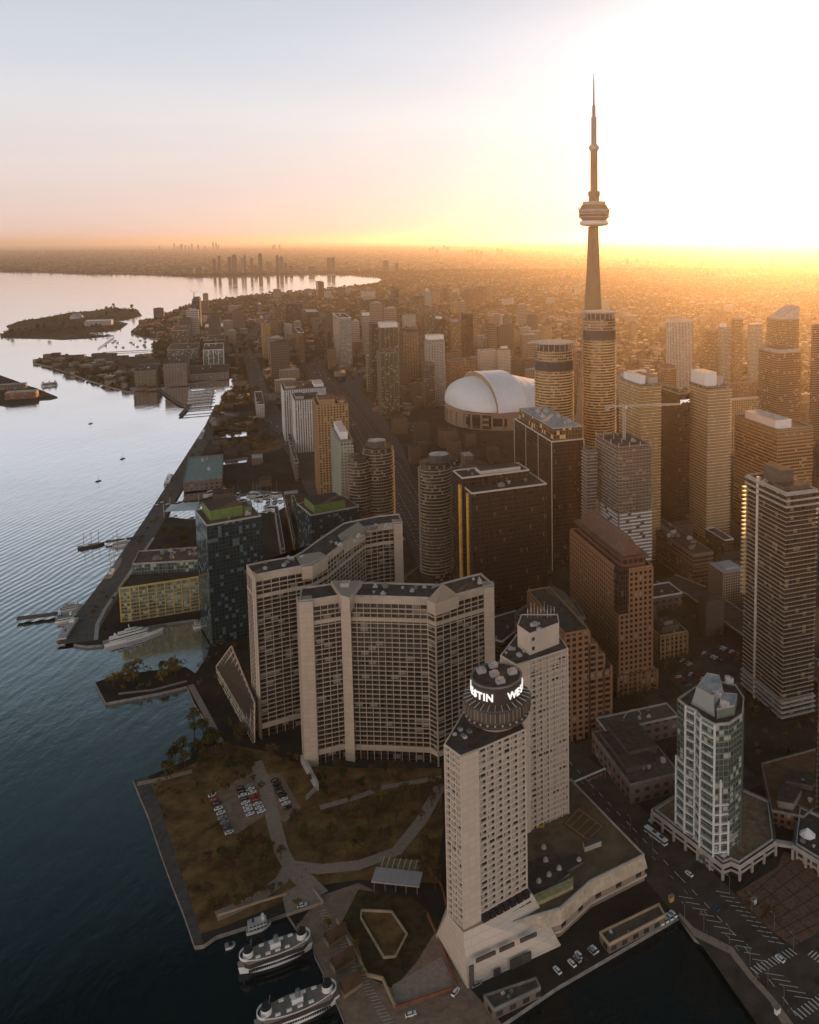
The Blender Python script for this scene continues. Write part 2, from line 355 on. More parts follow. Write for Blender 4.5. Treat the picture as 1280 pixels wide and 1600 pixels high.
def land_mat():
    m = bpy.data.materials.new('city_ground'); m.use_nodes = True; t = m.node_tree; b = t.nodes['Principled BSDF']; b.inputs['Roughness'].default_value = .95; b.inputs['Specular IOR Level'].default_value = .1
    N, Lk = t.nodes.new, t.links.new
    tc = N('ShaderNodeTexCoord')
    def no(s, d=6):
        n = N('ShaderNodeTexNoise'); n.inputs['Scale'].default_value = s; n.inputs['Detail'].default_value = d; n.inputs['Roughness'].default_value = .7; Lk(tc.outputs['Object'], n.inputs['Vector']); return n.outputs[0]
    def mr(i, a, c):
        n = N('ShaderNodeMapRange'); n.inputs[1].default_value = a; n.inputs[2].default_value = c; Lk(i, n.inputs[0]); return n.outputs[0]
    def mix(f, a, c):
        n = N('ShaderNodeMix'); n.data_type = 'RGBA'; Lk(f, n.inputs[0])
        for i, k in ((6, a), (7, c)):
            if isinstance(k, tuple): n.inputs[i].default_value = (*k, 1)
            else: Lk(k, n.inputs[i])
        return n.outputs[2]
    base = mix(mr(no(.02, 9), .4, .62), (.030, .026, .023), (.065, .052, .042))
    far = mix(mr(no(.0016, 9), .42, .58), (.025, .036, .015), (.065, .06, .03))
    vo = N('ShaderNodeTexVoronoi'); vo.inputs['Scale'].default_value = .012; Lk(tc.outputs['Object'], vo.inputs['Vector'])
    sc = N('ShaderNodeSeparateColor'); Lk(vo.outputs['Color'], sc.inputs[0])
    gt = N('ShaderNodeMath'); gt.operation = 'GREATER_THAN'; gt.inputs[1].default_value = .9; Lk(sc.outputs[0], gt.inputs[0])
    far = mix(gt.outputs[0], far, (.34, .30, .26))
    ge = N('ShaderNodeVectorMath'); ge.operation = 'LENGTH'; Lk(tc.outputs['Object'], ge.inputs[0])
    fac = mr(ge.outputs['Value'], 1500, 4500)
    Lk(mix(fac, base, far), b.inputs['Base Color'])
    return m
wm = water_mat(); lm = land_mat()
mb = MB(); mb.face([(-140000, -3000, 0), (140000, -3000, 0), (140000, 139000, 0), (-140000, 139000, 0)])
kind(mb.build('lake_water', wm), 'structure')

shore = [(598, 437), (590, 443), (555, 447), (515, 451), (479, 454), (440, 457), (400, 461), (375, 464), (345, 468), (316, 472), (285, 479), (262, 491), (240, 497), (222, 501),
         (215, 508), (205, 520), (225, 527), (255, 529), (243, 538), (238, 547), (243, 556),
         (220, 556), (200, 566), (160, 557), (125, 560), (104, 556), (60, 562), (51, 566), (80, 573), (110, 583), (140, 594), (172, 604), (200, 611), (247, 606), (296, 599), (330, 594), (362, 589),
         (372, 592), (366, 606), (352, 614), (345, 630), (338, 646), (332, 660), (318, 680), (306, 698), (295, 714), (289, 724), (281, 735), (268, 752), (256, 772), (238, 806), (220, 833), (200, 865), (186, 887),
         (160, 926), (137, 957), (124, 985), (115, 1006), (135, 1009), (160, 1007), (188, 986), (250, 975), (300, 968), (322, 968), (330, 1000), (322, 1030), (305, 1052), (290, 1042), (235, 1048), (180, 1056), (149, 1066), (165, 1098),
         (250, 1082), (292, 1072), (304, 1100), (328, 1136), (316, 1152), (306, 1172), (296, 1186), (262, 1200), (232, 1213), (208, 1219), (232, 1276), (250, 1330), (270, 1385), (288, 1430), (304, 1478), (318, 1476),
         (338, 1462), (420, 1436), (448, 1426), (462, 1448), (486, 1466), (492, 1492), (506, 1520), (522, 1556), (536, 1590), (550, 1640)]
L0 = ring(shore)
near = [at(600, 1700, 2), at(740, 1680, 2), at(785, 1600, 2), at(870, 1542, 2), at(960, 1490, 2), at(1062, 1431, 2), at(1085, 1465, 2), at(1140, 1492, 2), at(1170, 1530, 2), at(1204, 1566, 2), at(1205, 1600, 2), at(1215, 1700, 2)]
far_l = ring([(-300, 421), (0, 425), (70, 426), (137, 429), (200, 429), (241, 430), (316, 433), (380, 432), (440, 430), (503, 429), (555, 430), (590, 433)])
outer = L0 + near + [Vector((300, -600, 2)), Vector((6000, -1500, 2)), Vector((130000, 20000, 2)), Vector((130000, 138000, 2)), Vector((-130000, 138000, 2)), Vector((-130000, 20000, 2))] + far_l
slips = [[(292, 716), (304, 700), (312, 686), (388, 680), (388, 686), (316, 692), (300, 700)][0:0],
         [(306, 690), (316, 676), (385, 668), (387, 681), (330, 686)],
         [(292, 735), (300, 724), (388, 714), (385, 722), (330, 728)],
         [(268, 768), (280, 756), (352, 758), (354, 764), (345, 775), (300, 782), (270, 784)],
         [(250, 806), (262, 788), (330, 784), (400, 766), (440, 768), (448, 790), (428, 802), (350, 798), (300, 812)]]
holes = [ring(s) for s in slips if s]
kind(sheet('ground', [outer]+holes, 2.0, [lm, greyc], skirt=5), 'structure')
isl = {'park_island': [(2, 527), (0, 523), (20, 512), (12, 512), (10, 509), (30, 502), (82, 494), (110, 488), (142, 486), (180, 481), (215, 484), (222, 493), (200, 499), (178, 501), (200, 505), (188, 514), (160, 518), (135, 519), (150, 523), (178, 524), (135, 528), (95, 530), (82, 529), (40, 528)],
       'airfield': [(-300, 520), (-100, 560), (0, 586), (28, 596), (42, 602), (56, 606), (90, 620), (78, 623), (62, 624), (60, 629), (18, 635), (0, 632), (-300, 640)]}
for k, v in isl.items(): kind(sheet(k, [ring(v, 1.6)], 1.6, [mat('island_ground', (.035, .035, .022), .95, var=.5, sc=.02, col2=(.07, .06, .04)), darkc], skirt=4), 'structure')
def strip(px, w, z): # road polygon round a centre line given in pixels
    P = [at(x, y, z) for x, y in px]; A, B = [], []
    for i, p in enumerate(P):
        d = (P[min(i+1, len(P)-1)]-P[max(i-1, 0)]); d.z = 0; d.normalize(); n = Vector((-d.y, d.x, 0)); ww = w[i] if isinstance(w, list) else w
        A.append(p+n*ww/2); B.append(p-n*ww/2)
    return P, A, B
def road(name, px, w, z=2.02, m=None):
    P, A, B = strip(px, w, z); mb = MB()
    for i in range(len(P)-1): mb.face([B[i], B[i+1], A[i+1], A[i]])
    return kind(mb.build(name, m or asphalt), 'structure'), P, A, B
def dashes(name, P, off, z, ln=3, gap=6, w=.25, m=None):
    mb = MB()
    for a, b in zip(P, P[1:]):
        d = b-a; d.z = 0; l = d.length; d.normalize(); n = Vector((-d.y, d.x, 0)); s = 0
        while s+ln < l:
            p = a+d*s+n*off; q = p+d*ln
            mb.face([(p-n*w/2)[:2]+(z,), (q-n*w/2)[:2]+(z,), (q+n*w/2)[:2]+(z,), (p+n*w/2)[:2]+(z,)]); s += ln+gap
    if mb.f: kind(mb.build(name, m or paint), 'structure')
# quayside avenue (bottom right), side street, crossings
_, QP, QA, QB = road('avenue', [(1290, 1650), (1232, 1570), (1150, 1462), (1062, 1370), (985, 1290), (920, 1222), (880, 1180), (840, 1130), (800, 1090)], [34, 34, 34, 32, 28, 26, 24, 22, 20], 2.03)
dashes('lane_marking', QP[:7], 0, 2.05, 4, 5, .3); dashes('lane_marking', QP[:7], 3.5, 2.05, 3, 12, .15)

def hatch(name, p, q, n, dv, wd):
    mb = MB(); p, q = at(*p, 2.055), at(*q, 2.055); d = Vector((dv[0], dv[1], 0)); s = (q-p).normalized()
    for i in range(n):
        c = p.lerp(q, i/(n-1)); mb.face([c, c+s*wd, c+s*wd+d, c+d])
    kind(mb.build(name, paint), 'structure')
hatch('parking_bay_line', (1060, 1400), (1175, 1498), 11, (6.5, -1.5), .45); hatch('parking_bay_line', (1118, 1392), (1200, 1470), 11, (6.5, -1.5), .45)
hatch('parking_bay_line', (1195, 1520), (1240, 1556), 5, (7.5, -1.5), .45)
hatch('crosswalk', (1172, 1512), (1232, 1482), 12, (2.6, -3.4), .55); hatch('crosswalk', (1240, 1580), (1300, 1540), 12, (2.6, -3.8), .6)
hatch('crosswalk', (1262, 1492), (1286, 1510), 6, (3.4, 2.8), .55)
road('side_street', [(1210, 1520), (1290, 1478), (1400, 1420)], 20, 2.025)
road('harbour_drive', [(1000, 1170), (930, 1120), (860, 1160)], 16, 2.026)
road('cross_street', [(885, 1185), (960, 1150), (1050, 1105), (1100, 1080)], 14, 2.027)
road('street_behind_offices', [(1180, 1230), (1100, 1165), (1040, 1115), (1010, 1088)], 16, 2.028)
# promenade along the slip
kind(sheet('promenade', [ring([(1062, 1426), (1085, 1450), (1145, 1480), (1176, 1522), (1212, 1562), (1240, 1600), (1222, 1600), (1204, 1566), (1170, 1528), (1140, 1490), (1085, 1463), (1060, 1430)][::-1], 2.06)], 2.06, [plazam]), 'structure')
kind(sheet('tiled_plaza', [ring([(1150, 1395), (1215, 1355), (1225, 1330), (1300, 1360), (1340, 1420), (1240, 1480), (1200, 1450)], 2.035)], 2.035, [mat('brown_tiles', (.17, .10, .07), .9, var=.3, sc=.8)]), 'structure')
mbt = MB()
for k in range(9):
    for (p, q) in (((1140+k*22, 1402-k*12+0), (1230+k*24, 1490-k*12)), ((1150+k*13, 1395+k*12), (1225+k*22, 1322+k*14))):
        a, b = at(*p, 2.06), at(*q, 2.06); d = (b-a).normalized(); n = Vector((-d.y, d.x, 0))*.25
        mbt.face([a-n, b-n, b+n, a+n])
kind(mbt.build('paving_joint_line', mat('joint', (.035, .028, .022))), 'structure')
# ferry dock plaza and park
kind(sheet('dock_apron', [ring([(462, 1450), (500, 1400), (560, 1380), (690, 1440), (735, 1545), (785, 1600), (740, 1680), (600, 1690), (552, 1640), (537, 1590), (523, 1556), (507, 1520), (493, 1492), (487, 1466)], 2.03)], 2.03, [paving]), 'structure')
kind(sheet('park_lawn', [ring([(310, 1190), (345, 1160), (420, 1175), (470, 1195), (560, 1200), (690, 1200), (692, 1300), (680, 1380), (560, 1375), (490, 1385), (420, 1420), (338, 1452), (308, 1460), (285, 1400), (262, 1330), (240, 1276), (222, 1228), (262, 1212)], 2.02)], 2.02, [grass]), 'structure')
kind(sheet('quay_strip', [ring([(208, 1219), (232, 1213), (250, 1260), (272, 1330), (296, 1400), (318, 1474), (304, 1478), (288, 1430), (270, 1385), (250, 1330), (232, 1276)], 2.05)], 2.05, [darkc]), 'structure')
kind(sheet('car_park', [ring([(328, 1243), (372, 1218), (400, 1205), (440, 1210), (470, 1262), (445, 1285), (420, 1270), (372, 1302), (352, 1306)], 2.045)], 2.045, [paving]), 'structure')
for i, (px, w) in enumerate([([(400, 1190), (415, 1230), (428, 1285), (440, 1330), (452, 1352), (440, 1375), (400, 1405), (338, 1432)], 7), ([(500, 1262), (560, 1245), (600, 1230), (690, 1215)], 4), ([(452, 1352), (500, 1358), (560, 1352), (620, 1330), (660, 1280), (690, 1225)], 7), ([(460, 1360), (500, 1400)], 9),
                             ([(215, 1225), (262, 1215), (300, 1205)], 4), ([(298, 1070), (330, 1130), (345, 1160)], 4), ([(185, 1084), (240, 1078), (292, 1064)], 3)]):
    road('footpath', px, w, 2.055+i*.002, plazam)
kind(sheet('forecourt', [ring([(440, 1395), (480, 1378), (500, 1400), (505, 1415), (448, 1432)], 2.07)], 2.07, [plazam]), 'structure')
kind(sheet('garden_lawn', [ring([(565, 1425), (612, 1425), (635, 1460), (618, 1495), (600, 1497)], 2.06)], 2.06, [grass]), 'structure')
for lp in ([(535, 1440), (560, 1480), (575, 1528), (615, 1545), (650, 1505), (690, 1440), (640, 1400), (560, 1390)],):
    kind(sheet('garden_bed', [ring(lp, 2.045)], 2.045, [mat('soil', (.07, .045, .03), .95, var=.4, sc=.3, col2=(.09, .07, .03))]), 'structure')
hatch('boarding_lane_line', (497, 1424), (600, 1600), 40, (3.6, .9), .22)
kind(sheet('brick_forecourt', [ring([(612, 1540), (690, 1495), (708, 1530), (712, 1545), (620, 1580)], 2.062)], 2.062, [plazam]), 'structure')
# quay promenade by the western harbour
road('promenade', [(118, 1004), (140, 965), (190, 893), (245, 806), (275, 757), (300, 716), (330, 665), (345, 632)], [26, 26, 24, 22, 22, 22, 20, 20], 2.04, mat('quay_paving', (.12, .11, .10), .9, var=.25, sc=.3))
road('footpath', [(150, 1000), (152, 975), (165, 950), (195, 906), (240, 840)], 3, 2.08, palec)
# lakeshore roads and the expressway corridor
_, EP, EA, EB = road('expressway', [(700, 905), (660, 820), (632, 770), (610, 730), (585, 700), (560, 660), (530, 620), (500, 590), (490, 572), (505, 558), (530, 545), (545, 530), (530, 505), (500, 490), (470, 480), (420, 468)], [44, 44, 46, 48, 50, 52, 54, 54, 50, 46, 44, 44, 44, 40, 40, 36], 2.05)
for o in (-14, -7, 7, 14): dashes('lane_marking', EP, o, 2.08, 4, 8, .5)
_, R1, _, _ = road('rail_corridor', [(640, 790), (612, 700), (580, 650), (545, 610), (560, 585), (600, 560)], [30, 34, 38, 40, 40, 36], 2.035, darkc)
_, R2, _, _ = road('boulevard', [(520, 800), (500, 765), (478, 720), (455, 690), (430, 655), (410, 625), (402, 600), (395, 570), (380, 540), (400, 515), (420, 490)], [34, 34, 34, 36, 36, 36, 34, 34, 30, 28, 26], 2.045, mat('boulevard_paving', (.13, .10, .085), .9, var=.3, sc=.2))
# pavements round the offices on the right
kind(sheet('car_park', [ring([(1045, 1060), (1100, 1020), (1165, 1050), (1165, 1090), (1110, 1110), (1075, 1085)], 2.03)], 2.03, [asphalt]), 'structure')
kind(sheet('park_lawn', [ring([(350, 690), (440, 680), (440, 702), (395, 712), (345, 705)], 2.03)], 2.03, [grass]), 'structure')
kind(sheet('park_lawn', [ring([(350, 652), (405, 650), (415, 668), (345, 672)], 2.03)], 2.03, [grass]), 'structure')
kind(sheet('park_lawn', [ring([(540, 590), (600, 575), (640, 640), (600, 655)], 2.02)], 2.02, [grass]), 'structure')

# ---------------------------------------------------------------- buildings
GA = RAD(-20); GW = Vector((math.sin(GA), math.cos(GA), 0)); GN = Vector((math.cos(GA), -math.sin(GA), 0))
def reach(P, d, x, lim):
    for i in range(1, 400):
        t = lim*i/400; q = proj(P+d*t)[0]
        if (q-x)*(proj(P)[0]-x) <= 0: return t
    return lim
def corner(xl, xm, xr, yt, yb=None, H=None, rot=0, lim=140, dl=None, dr=None):
    W = Matrix.Rotation(RAD(rot), 3, 'Z') @ GW; N_ = Matrix.Rotation(RAD(rot), 3, 'Z') @ GN
    if H is None:
        P = at(xm, yb, 2); H = hgt(xm, yt, P.y)
    else: P = at(xm, yt, H)
    P.z = 0
    dist = P.length; vpx = CX+FPX*W.x/W.y
    dL, dR = (W, N_) if xm > vpx else (-N_, W)
    a = dl or (reach(P, dL, xl, lim) if xl < xm-1 else 22); b = dr or (reach(P, dR, xr, lim) if xr > xm+1 else 22)
    poly = [P, P+dR*b, P+dR*b+dL*a, P+dL*a]
    return poly, H
def lerp2(poly, u, v):
    a, b, c, d = poly[:4]
    return (a*(1-u)+b*u)*(1-v) + (d*(1-u)+c*u)*v
def inset(poly, k):
    n = len(poly); s = 1 if area(poly) > 0 else -1; out = []
    for i in range(n):
        p, a, b = Vector(poly[i][:2]), Vector(poly[i-1][:2]), Vector(poly[(i+1) % n][:2])
        d1, d2 = (p-a).normalized(), (b-p).normalized()
        n1, n2 = Vector((-d1.y, d1.x))*s, Vector((-d2.y, d2.x))*s
        nn = (n1+n2); l = max(nn.length_squared, .5); out.append(p+nn*(2*k/l))
    return out
def add_parapet(root, poly, H, h=1.1, w=.45, m=None, proud=.06):
    mb = MB(); o = inset(poly, -proud); i_ = inset(poly, w); n = len(o)
    s = 1 if area(poly) > 0 else -1
    for k in range(n):
        a, b, c, d = o[k], o[(k+1) % n], i_[(k+1) % n], i_[k]
        if s < 0: a, b, c, d = b, a, d, c
        mb.face([(*a, H+h), (*b, H+h), (*c, H+h), (*d, H+h)])
        mb.face([(*a, H-.3), (*b, H-.3), (*b, H+h), (*a, H+h)])
        mb.face([(*c, H-.1), (*d, H-.1), (*d, H+h), (*c, H+h)])
    return mb.build('parapet', m or greyc, root)
def add_bands(root, poly, z0, z1, step, h, out, m, name='floor_band', close=True):
    o = inset(poly, -out); mb = MB(); mb.prism(o, 0, h, bottom=True); org = ORG[root.name]
    me = mb.mesh(name, m, (org[0], org[1], 0)); z = z0; k = 0
    while z < z1 and k < 99:
        c = link(name, me, root, (0, 0, z-org[2])); z += step; k += 1
def add_piers(root, poly, z0, z1, step, w, out, m, name='pier', skip=()):
    n = len(poly); s = 1 if area(poly) > 0 else -1; org = ORG[root.name]; sp = []
    for i in range(n):
        if i in skip: continue
        a, b = Vector(poly[i][:2]), Vector(poly[(i+1) % n][:2]); d = b-a; l = d.length
        if l < step*.6: continue
        d.normalize(); q = max(1, round(l/step)); ang = math.atan2(d.y, d.x)
        for j in range(q+1): sp.append((a+d*(l*j/q), ang))
    sp.sort(key=lambda t: t[0].length)
    me = MB(); me.box(0, 0, 0, w, out*2, z1-z0); me = me.mesh(name, m)
    for p, a in sp[:99]: link(name, me, root, (p.x-org[0], p.y-org[1], z0-org[2]), a)
    if sp[99:]:
        mb = MB()
        for p, a in sp[99:]: mb.box(p.x, p.y, z0, w, out*2, z1-z0, a)
        kind(mb.build(name, m, root), 'stuff')
UNITS = [None]
def rooftop(root, poly, H, n, seed, keep=()):
    r = random.Random(seed); s = max(1.2, min(4, math.sqrt(abs(area(poly)))/14))
    for k in range(n):
        p = lerp2(poly, r.uniform(.12, .88), r.uniform(.12, .88)); mb = MB(); a = math.atan2((poly[1]-poly[0]).y, (poly[1]-poly[0]).x)
        t = r.random()
        if t < .6:
            mb.box(p.x, p.y, H, s*r.uniform(.7, 1.7), s*r.uniform(.7, 1.3), s*r.uniform(.5, .9), a); mb.cyl(p.x, p.y, H+s*.5, s*.35, H+s*1.0, s*.35, 10)
            mb.build('rooftop_unit', [roofl, steel, greyc, palec][r.randrange(4)], root)
        else:
            mb.cyl(p.x, p.y, H, s*.3, H+s*.5, s*.3, 10); mb.cyl(p.x, p.y, H+s*.5, s*.5, H+s*.7, s*.2, 10)
            mb.build('roof_vent', [roofl, steel][r.randrange(2)], root)
def building(name, label, poly, H, fm, pent=None, bands=None, piers=None, group=None, units=3, par=None, cat='building', roof=None, z0=1.5, parh=1.1, seed=0):
    poly = [Vector((p[0], p[1], 0)) for p in poly]
    if area(poly) < 0: poly = [poly[0]]+poly[1:][::-1]
    c = sum(poly, Vector())/len(poly)
    t = thing(name, label, cat, (c.x, c.y, 2.0), group)
    mb = MB(); mb.prism(poly, z0, H, 0, top=False); mb.build('wall', fm, t)
    mb = MB(); mb.prism(inset(poly, .02), H-.4, H+.02, 0); mb.build('roof', roof or roofm, t)
    if parh: add_parapet(t, poly, H, parh, m=par)
    for pp in (pent or []):
        u0, v0, u1, v1, h = pp[:5]; pm = pp[5] if len(pp) > 5 else greyc
        q = [lerp2(poly, u0, v0), lerp2(poly, u1, v0), lerp2(poly, u1, v1), lerp2(poly, u0, v1)]
        mb = MB(); mb.prism(q, H, H+h, 0, 1); mb.build('penthouse', [pm, roofl if pm in (white,) else roofm], t)
    if bands: add_bands(t, poly, *bands)
    if piers: add_piers(t, poly, *piers)
    if units and len(poly) >= 4: rooftop(t, poly, H, units, seed or int(abs(c.x*7+c.y)))
    return t
FOOT = []
def cb(name, label, xl, xm, xr, yt, yb=None, H=None, fm=None, rot=0, lim=140, dl=None, dr=None, **k):
    poly, H = corner(xl, xm, xr, yt, yb, H, rot, lim, dl, dr); FOOT.append(poly)
    for key in ('bands', 'piers'):
        if k.get(key):
            v = list(k[key]); v[1] = H+v[1] if v[1] <= 0 else v[1]; k[key] = tuple(v)
    return building(name, label, poly, H, fm, **k), poly, H

# --- paired slab towers of the residence by the park
def ribbon(front, H, depth):
    f = [at(x, y, H) for x, y in front]; b = []
    for i, p in enumerate(f):
        d = f[min(i+1, len(f)-1)]-f[max(i-1, 0)]; d.z = 0; d.normalize(); n = Vector((-d.y, d.x, 0)); b.append(p+n*depth)
    return f, b
def slab_tower(label, wings, H, depth, fh=2.95, caps=(), step=4.6):
    pts = [p for w in wings for p in w]; F, B = ribbon(pts, H, depth)
    c = sum(F, Vector())/len(F); t = thing('apartment_tower', label, 'tower', (c.x, c.y, 2), None)
    poly = F + B[::-1]; FOOT.append(poly)
    wall = MB(); wall.prism(poly, 1, H-4, top=False); wall.build('wall', F_hs, t)
    cr_ = MB(); cr_.prism(inset(poly, -.4), H-4, H-.02, 0, 0); cr_.build('top_storey', beige, t)
    rf = MB(); rf.prism(inset(poly, .6), H-.5, H+.05); rf.build('roof', roofm, t)
    add_parapet(t, inset(poly, -.35), H, 1.0, .5, palec)
    add_bands(t, poly, 8, H-15, fh, .5, .45, beige)
    add_bands(t, poly, H-13, H-4.5, 2.9, .6, .45, beige)
    mb = MB(); mb.prism(inset(poly, -.55), H-14.8, H-12.6, bottom=True); mb.build('spandrel', beige, t)
    mb = MB(); mb.prism(inset(poly, -.5), 8.2, 11, bottom=True); mb.build('spandrel', beige, t)
    add_piers(t, poly, 2, H-4, step, .34, .5, beige)
    return t, F, B
HS = 104
T1, F1, B1 = slab_tower('chevron shaped beige concrete apartment tower nearest the park lawn, with a pointed roof turret', [[(469, 940), (489, 938), (534, 931)], [(546, 932), (600, 933), (668, 935)], [(680, 940), (714, 930), (757, 918), (771, 915)]], HS, 19)
def pylon(t, pts, H, z0=1, name='stair_tower', m=None, cap=0):
    q = [at(x, y, H) for x, y in pts]; mb = MB(); mb.prism(q, z0, H, top=True)
    if cap:
        c = sum(q, Vector())/len(q)
        s = q if area(q) > 0 else q[::-1]
        for a, b in zip(s, s[1:]+s[:1]): mb.face([(a.x, a.y, H), (b.x, b.y, H), (c.x, c.y, H+cap)])
    mb.build(name, m or J_beige, t)
pylon(T1, [(533, 930), (546, 934), (566, 907), (517, 907)], HS+3.4, HS-6, 'roof_turret')
pylon(T1, [(532, 932), (547, 934), (549, 926), (531, 925)], HS+.6)
pylon(T1, [(467, 941), (488.5, 939.5), (487, 930), (463, 932)], HS+.3)
pylon(T1, [(756, 918.5), (771.5, 917), (772, 908), (752, 908)], HS+.4)
pylon(T1, [(668, 937), (680, 944), (717, 931), (700, 918)], HS+1.2, HS-6, 'roof_turret', cap=8)
for k, (x, y) in enumerate([(540, 915)]):
    p = at(x, y, HS+3.4); mb = MB(); mb.box(p.x, p.y, HS+3.4, 5, 5, 2.4); mb.build('rooftop_unit', palec, T1)
for k, x in enumerate((596, 613, 630)):   # flat black sheets paint the shade of square loggias under the roof
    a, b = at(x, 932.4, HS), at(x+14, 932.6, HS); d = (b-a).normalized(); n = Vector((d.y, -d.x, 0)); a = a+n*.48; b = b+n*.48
    mb = MB(); mb.face([(a.x, a.y, HS-10), (b.x, b.y, HS-10), (b.x, b.y, HS-4.6), (a.x, a.y, HS-4.6)]); mb.build('loggia_shade', blackm, T1)
rooftop(T1, [F1[3], F1[5], B1[5], B1[3]], HS, 9, 5); rooftop(T1, [F1[7], F1[9], B1[9], B1[7]], HS, 4, 6)
T2, F2, B2 = slab_tower('chevron shaped beige concrete apartment tower standing behind its twin, long balcony bands facing the lake', [[(397, 900), (436, 892), (474, 885)], [(487, 882), (511, 869)], [(538, 848), (569, 825)], [(598, 820), (628, 817)]], 108, 19)
pylon(T2, [(472, 886), (488, 884), (512, 869), (500, 862), (462, 868)], 108.5, 100, 'roof_turret')
pylon(T2, [(537, 848), (571, 825), (560, 815), (528, 836)], 108.5, 100, 'roof_turret')
pylon(T2, [(615, 819), (628.5, 818), (628, 811), (612, 811)], 108.4)
pylon(T2, [(393, 897), (399, 901), (401, 896), (394, 892)], 108.4)
rooftop(T2, [F2[0], F2[4], B2[4], B2[0]], 108, 9, 8); rooftop(T2, [F2[4], F2[8], B2[8], B2[4]], 108, 14, 9)
# low sloping glasshouse terraces against the rear tower
g0, g1, g2, g3 = at(338, 1048, 12), at(362, 1022, 24), at(388, 1110, 24), at(392, 1148, 6)
t = thing('terrace_annexe', 'low sloping terrace wing with lattice beams at the foot of the rear beige tower', 'annexe', (g0.x, g0.y, 2)); mb = MB()
q = [at(338, 1058, 2), at(362, 1075, 2), at(400, 1140, 2), at(396, 1165, 2)]
mb.prism(q, 1.5, 10, 0); mb.build('wall', F_cream, t)
mb = MB()
A_, B_, C_, D_ = at(338, 1042, 10), at(362, 1010, 30), at(398, 1098, 30), at(398, 1160, 4)
mb.face([A_, D_, C_, B_]); mb.face([A_, B_, C_, D_]); mb.build('sloping_roof', F_dark, t)
for i in range(8):
    mb = MB(); mb.bar(A_.lerp(B_, i/7), D_.lerp(C_, i/7), .7); mb.build('roof_beam', beige, t)
for i in range(11):
    mb = MB(); mb.bar(A_.lerp(D_, i/10)+Vector((0, 0, .3)), B_.lerp(C_, i/10)+Vector((0, 0, .3)), .8); mb.build('roof_beam', beige, t)
mb = MB(); a, b, c = at(470, 1192, 2), at(494, 1236, 2), at(478, 1252, 2); mb.prism([a, b, b+Vector((1.5, .5, 0)), a+Vector((2.5, 0, 0))], 1.5, 7); mb.prism([b, c, c+Vector((0, 1.2, 0)), b+Vector((0, 1.2, 0))], 1.5, 5)
tag(mb.build('garden_wall', palec), 'white angled concrete garden wall running from the beige tower to the car park', 'wall')

# --- twin cream hotel towers
def hotel_tower(label, roofpx, H, blank, zb, wcols):
    q = [at(x, y, H) for x, y in roofpx]; FOOT.append(q)
    c = sum(q, Vector())/len(q); t = thing('hotel_tower', label, 'tower', (c.x, c.y, 2))
    mb = MB(); mb.prism(inset(q, .5), zb, H-.5, top=False); mb.build('wall', F_we, t)
    mb = MB(); mb.prism(inset(q, .1), H-.5, H); mb.build('roof', roofm, t)
    add_parapet(t, q, H, .5, .4, cream)
    add_bands(t, inset(q, .45), zb+2.9, H-8, 2.9, .75, .45, cream); add_bands(t, inset(q, .45), H-7.6, H-1, 2.5, .6, .45, cream)
    add_piers(t, inset(q, .3), zb, H, 4.2, .5, .4, cream)
    for i0, i1, m in blank:   # blank end walls
        a, b = q[i0], q[i1]; d = (b-a).normalized(); n = Vector((d.y, -d.x, 0))*(1 if area(q) > 0 else -1)
        mb = MB(); mb.prism([a+n*.45, b+n*.45, b-n*1, a-n*1], zb, H+.3); mb.build('blank_wall', J_cream, t)
    return t, q
HW = 98
q0 = [(694, 1164), (720, 1183), (747, 1172.5), (822, 1140), (800, 1105), (725, 1112)]
W1, WQ = hotel_tower('cream hotel tower in front, round revolving restaurant with a lit sign on its roof', q0, HW, [(1, 2, 0)], 14, 8)
q1 = [(782, 1025), (807, 1040), (827, 1034), (888, 1014), (868, 985), (808, 992)]
W2, WQ2 = hotel_tower('cream hotel tower behind its twin, pale box penthouse with antennas on its roof', q1, 105, [(1, 2, 0)], 8, 8)
pq = [at(x, y, 105) for x, y in [(809, 1010), (828, 1024), (874, 1006), (872, 992), (815, 992)]]
mb = MB(); mb.prism(pq, 105, 116, 0, 1); mb.build('penthouse', [cream, roofm], W2); add_parapet(W2, pq, 116, .5, .4, cream)
for k in range(9):
    p = pq[3].lerp(pq[4], .1+k*.09)-Vector((0, 1+k % 3, 0)); mb = MB(); mb.cyl(p.x, p.y, 116, .15, 121+k % 4, .1, 6); mb.box(p.x, p.y, 118.5, .5, .3, 2); mb.build('antenna', palec, W2)
for x, y in ((832, 978), (842, 985), (820, 1018), (797, 1015), (836, 976)):
    p = at(x, y, 116 if x > 825 else 105); mb = MB(); mb.cyl(p.x, p.y, p.z, 1.2, p.z+1.4, 1.2, 12); mb.box(p.x+1.5, p.y, p.z, 2.5, 1.6, 1); mb.build('rooftop_unit', roofl, W2)
a, b = pq[1], pq[2]; d = (b-a).normalized(); n = Vector((d.y, -d.x, 0))
for u, z in ((.12, 107), (.12, 112)):
    p = a+d*(u*(b-a).length)+n*.05; mb = MB(); mb.box(p.x, p.y, z, 1.6, .2, 1.8, math.atan2(d.y, d.x)); mb.build('penthouse_window', blackm, W2)
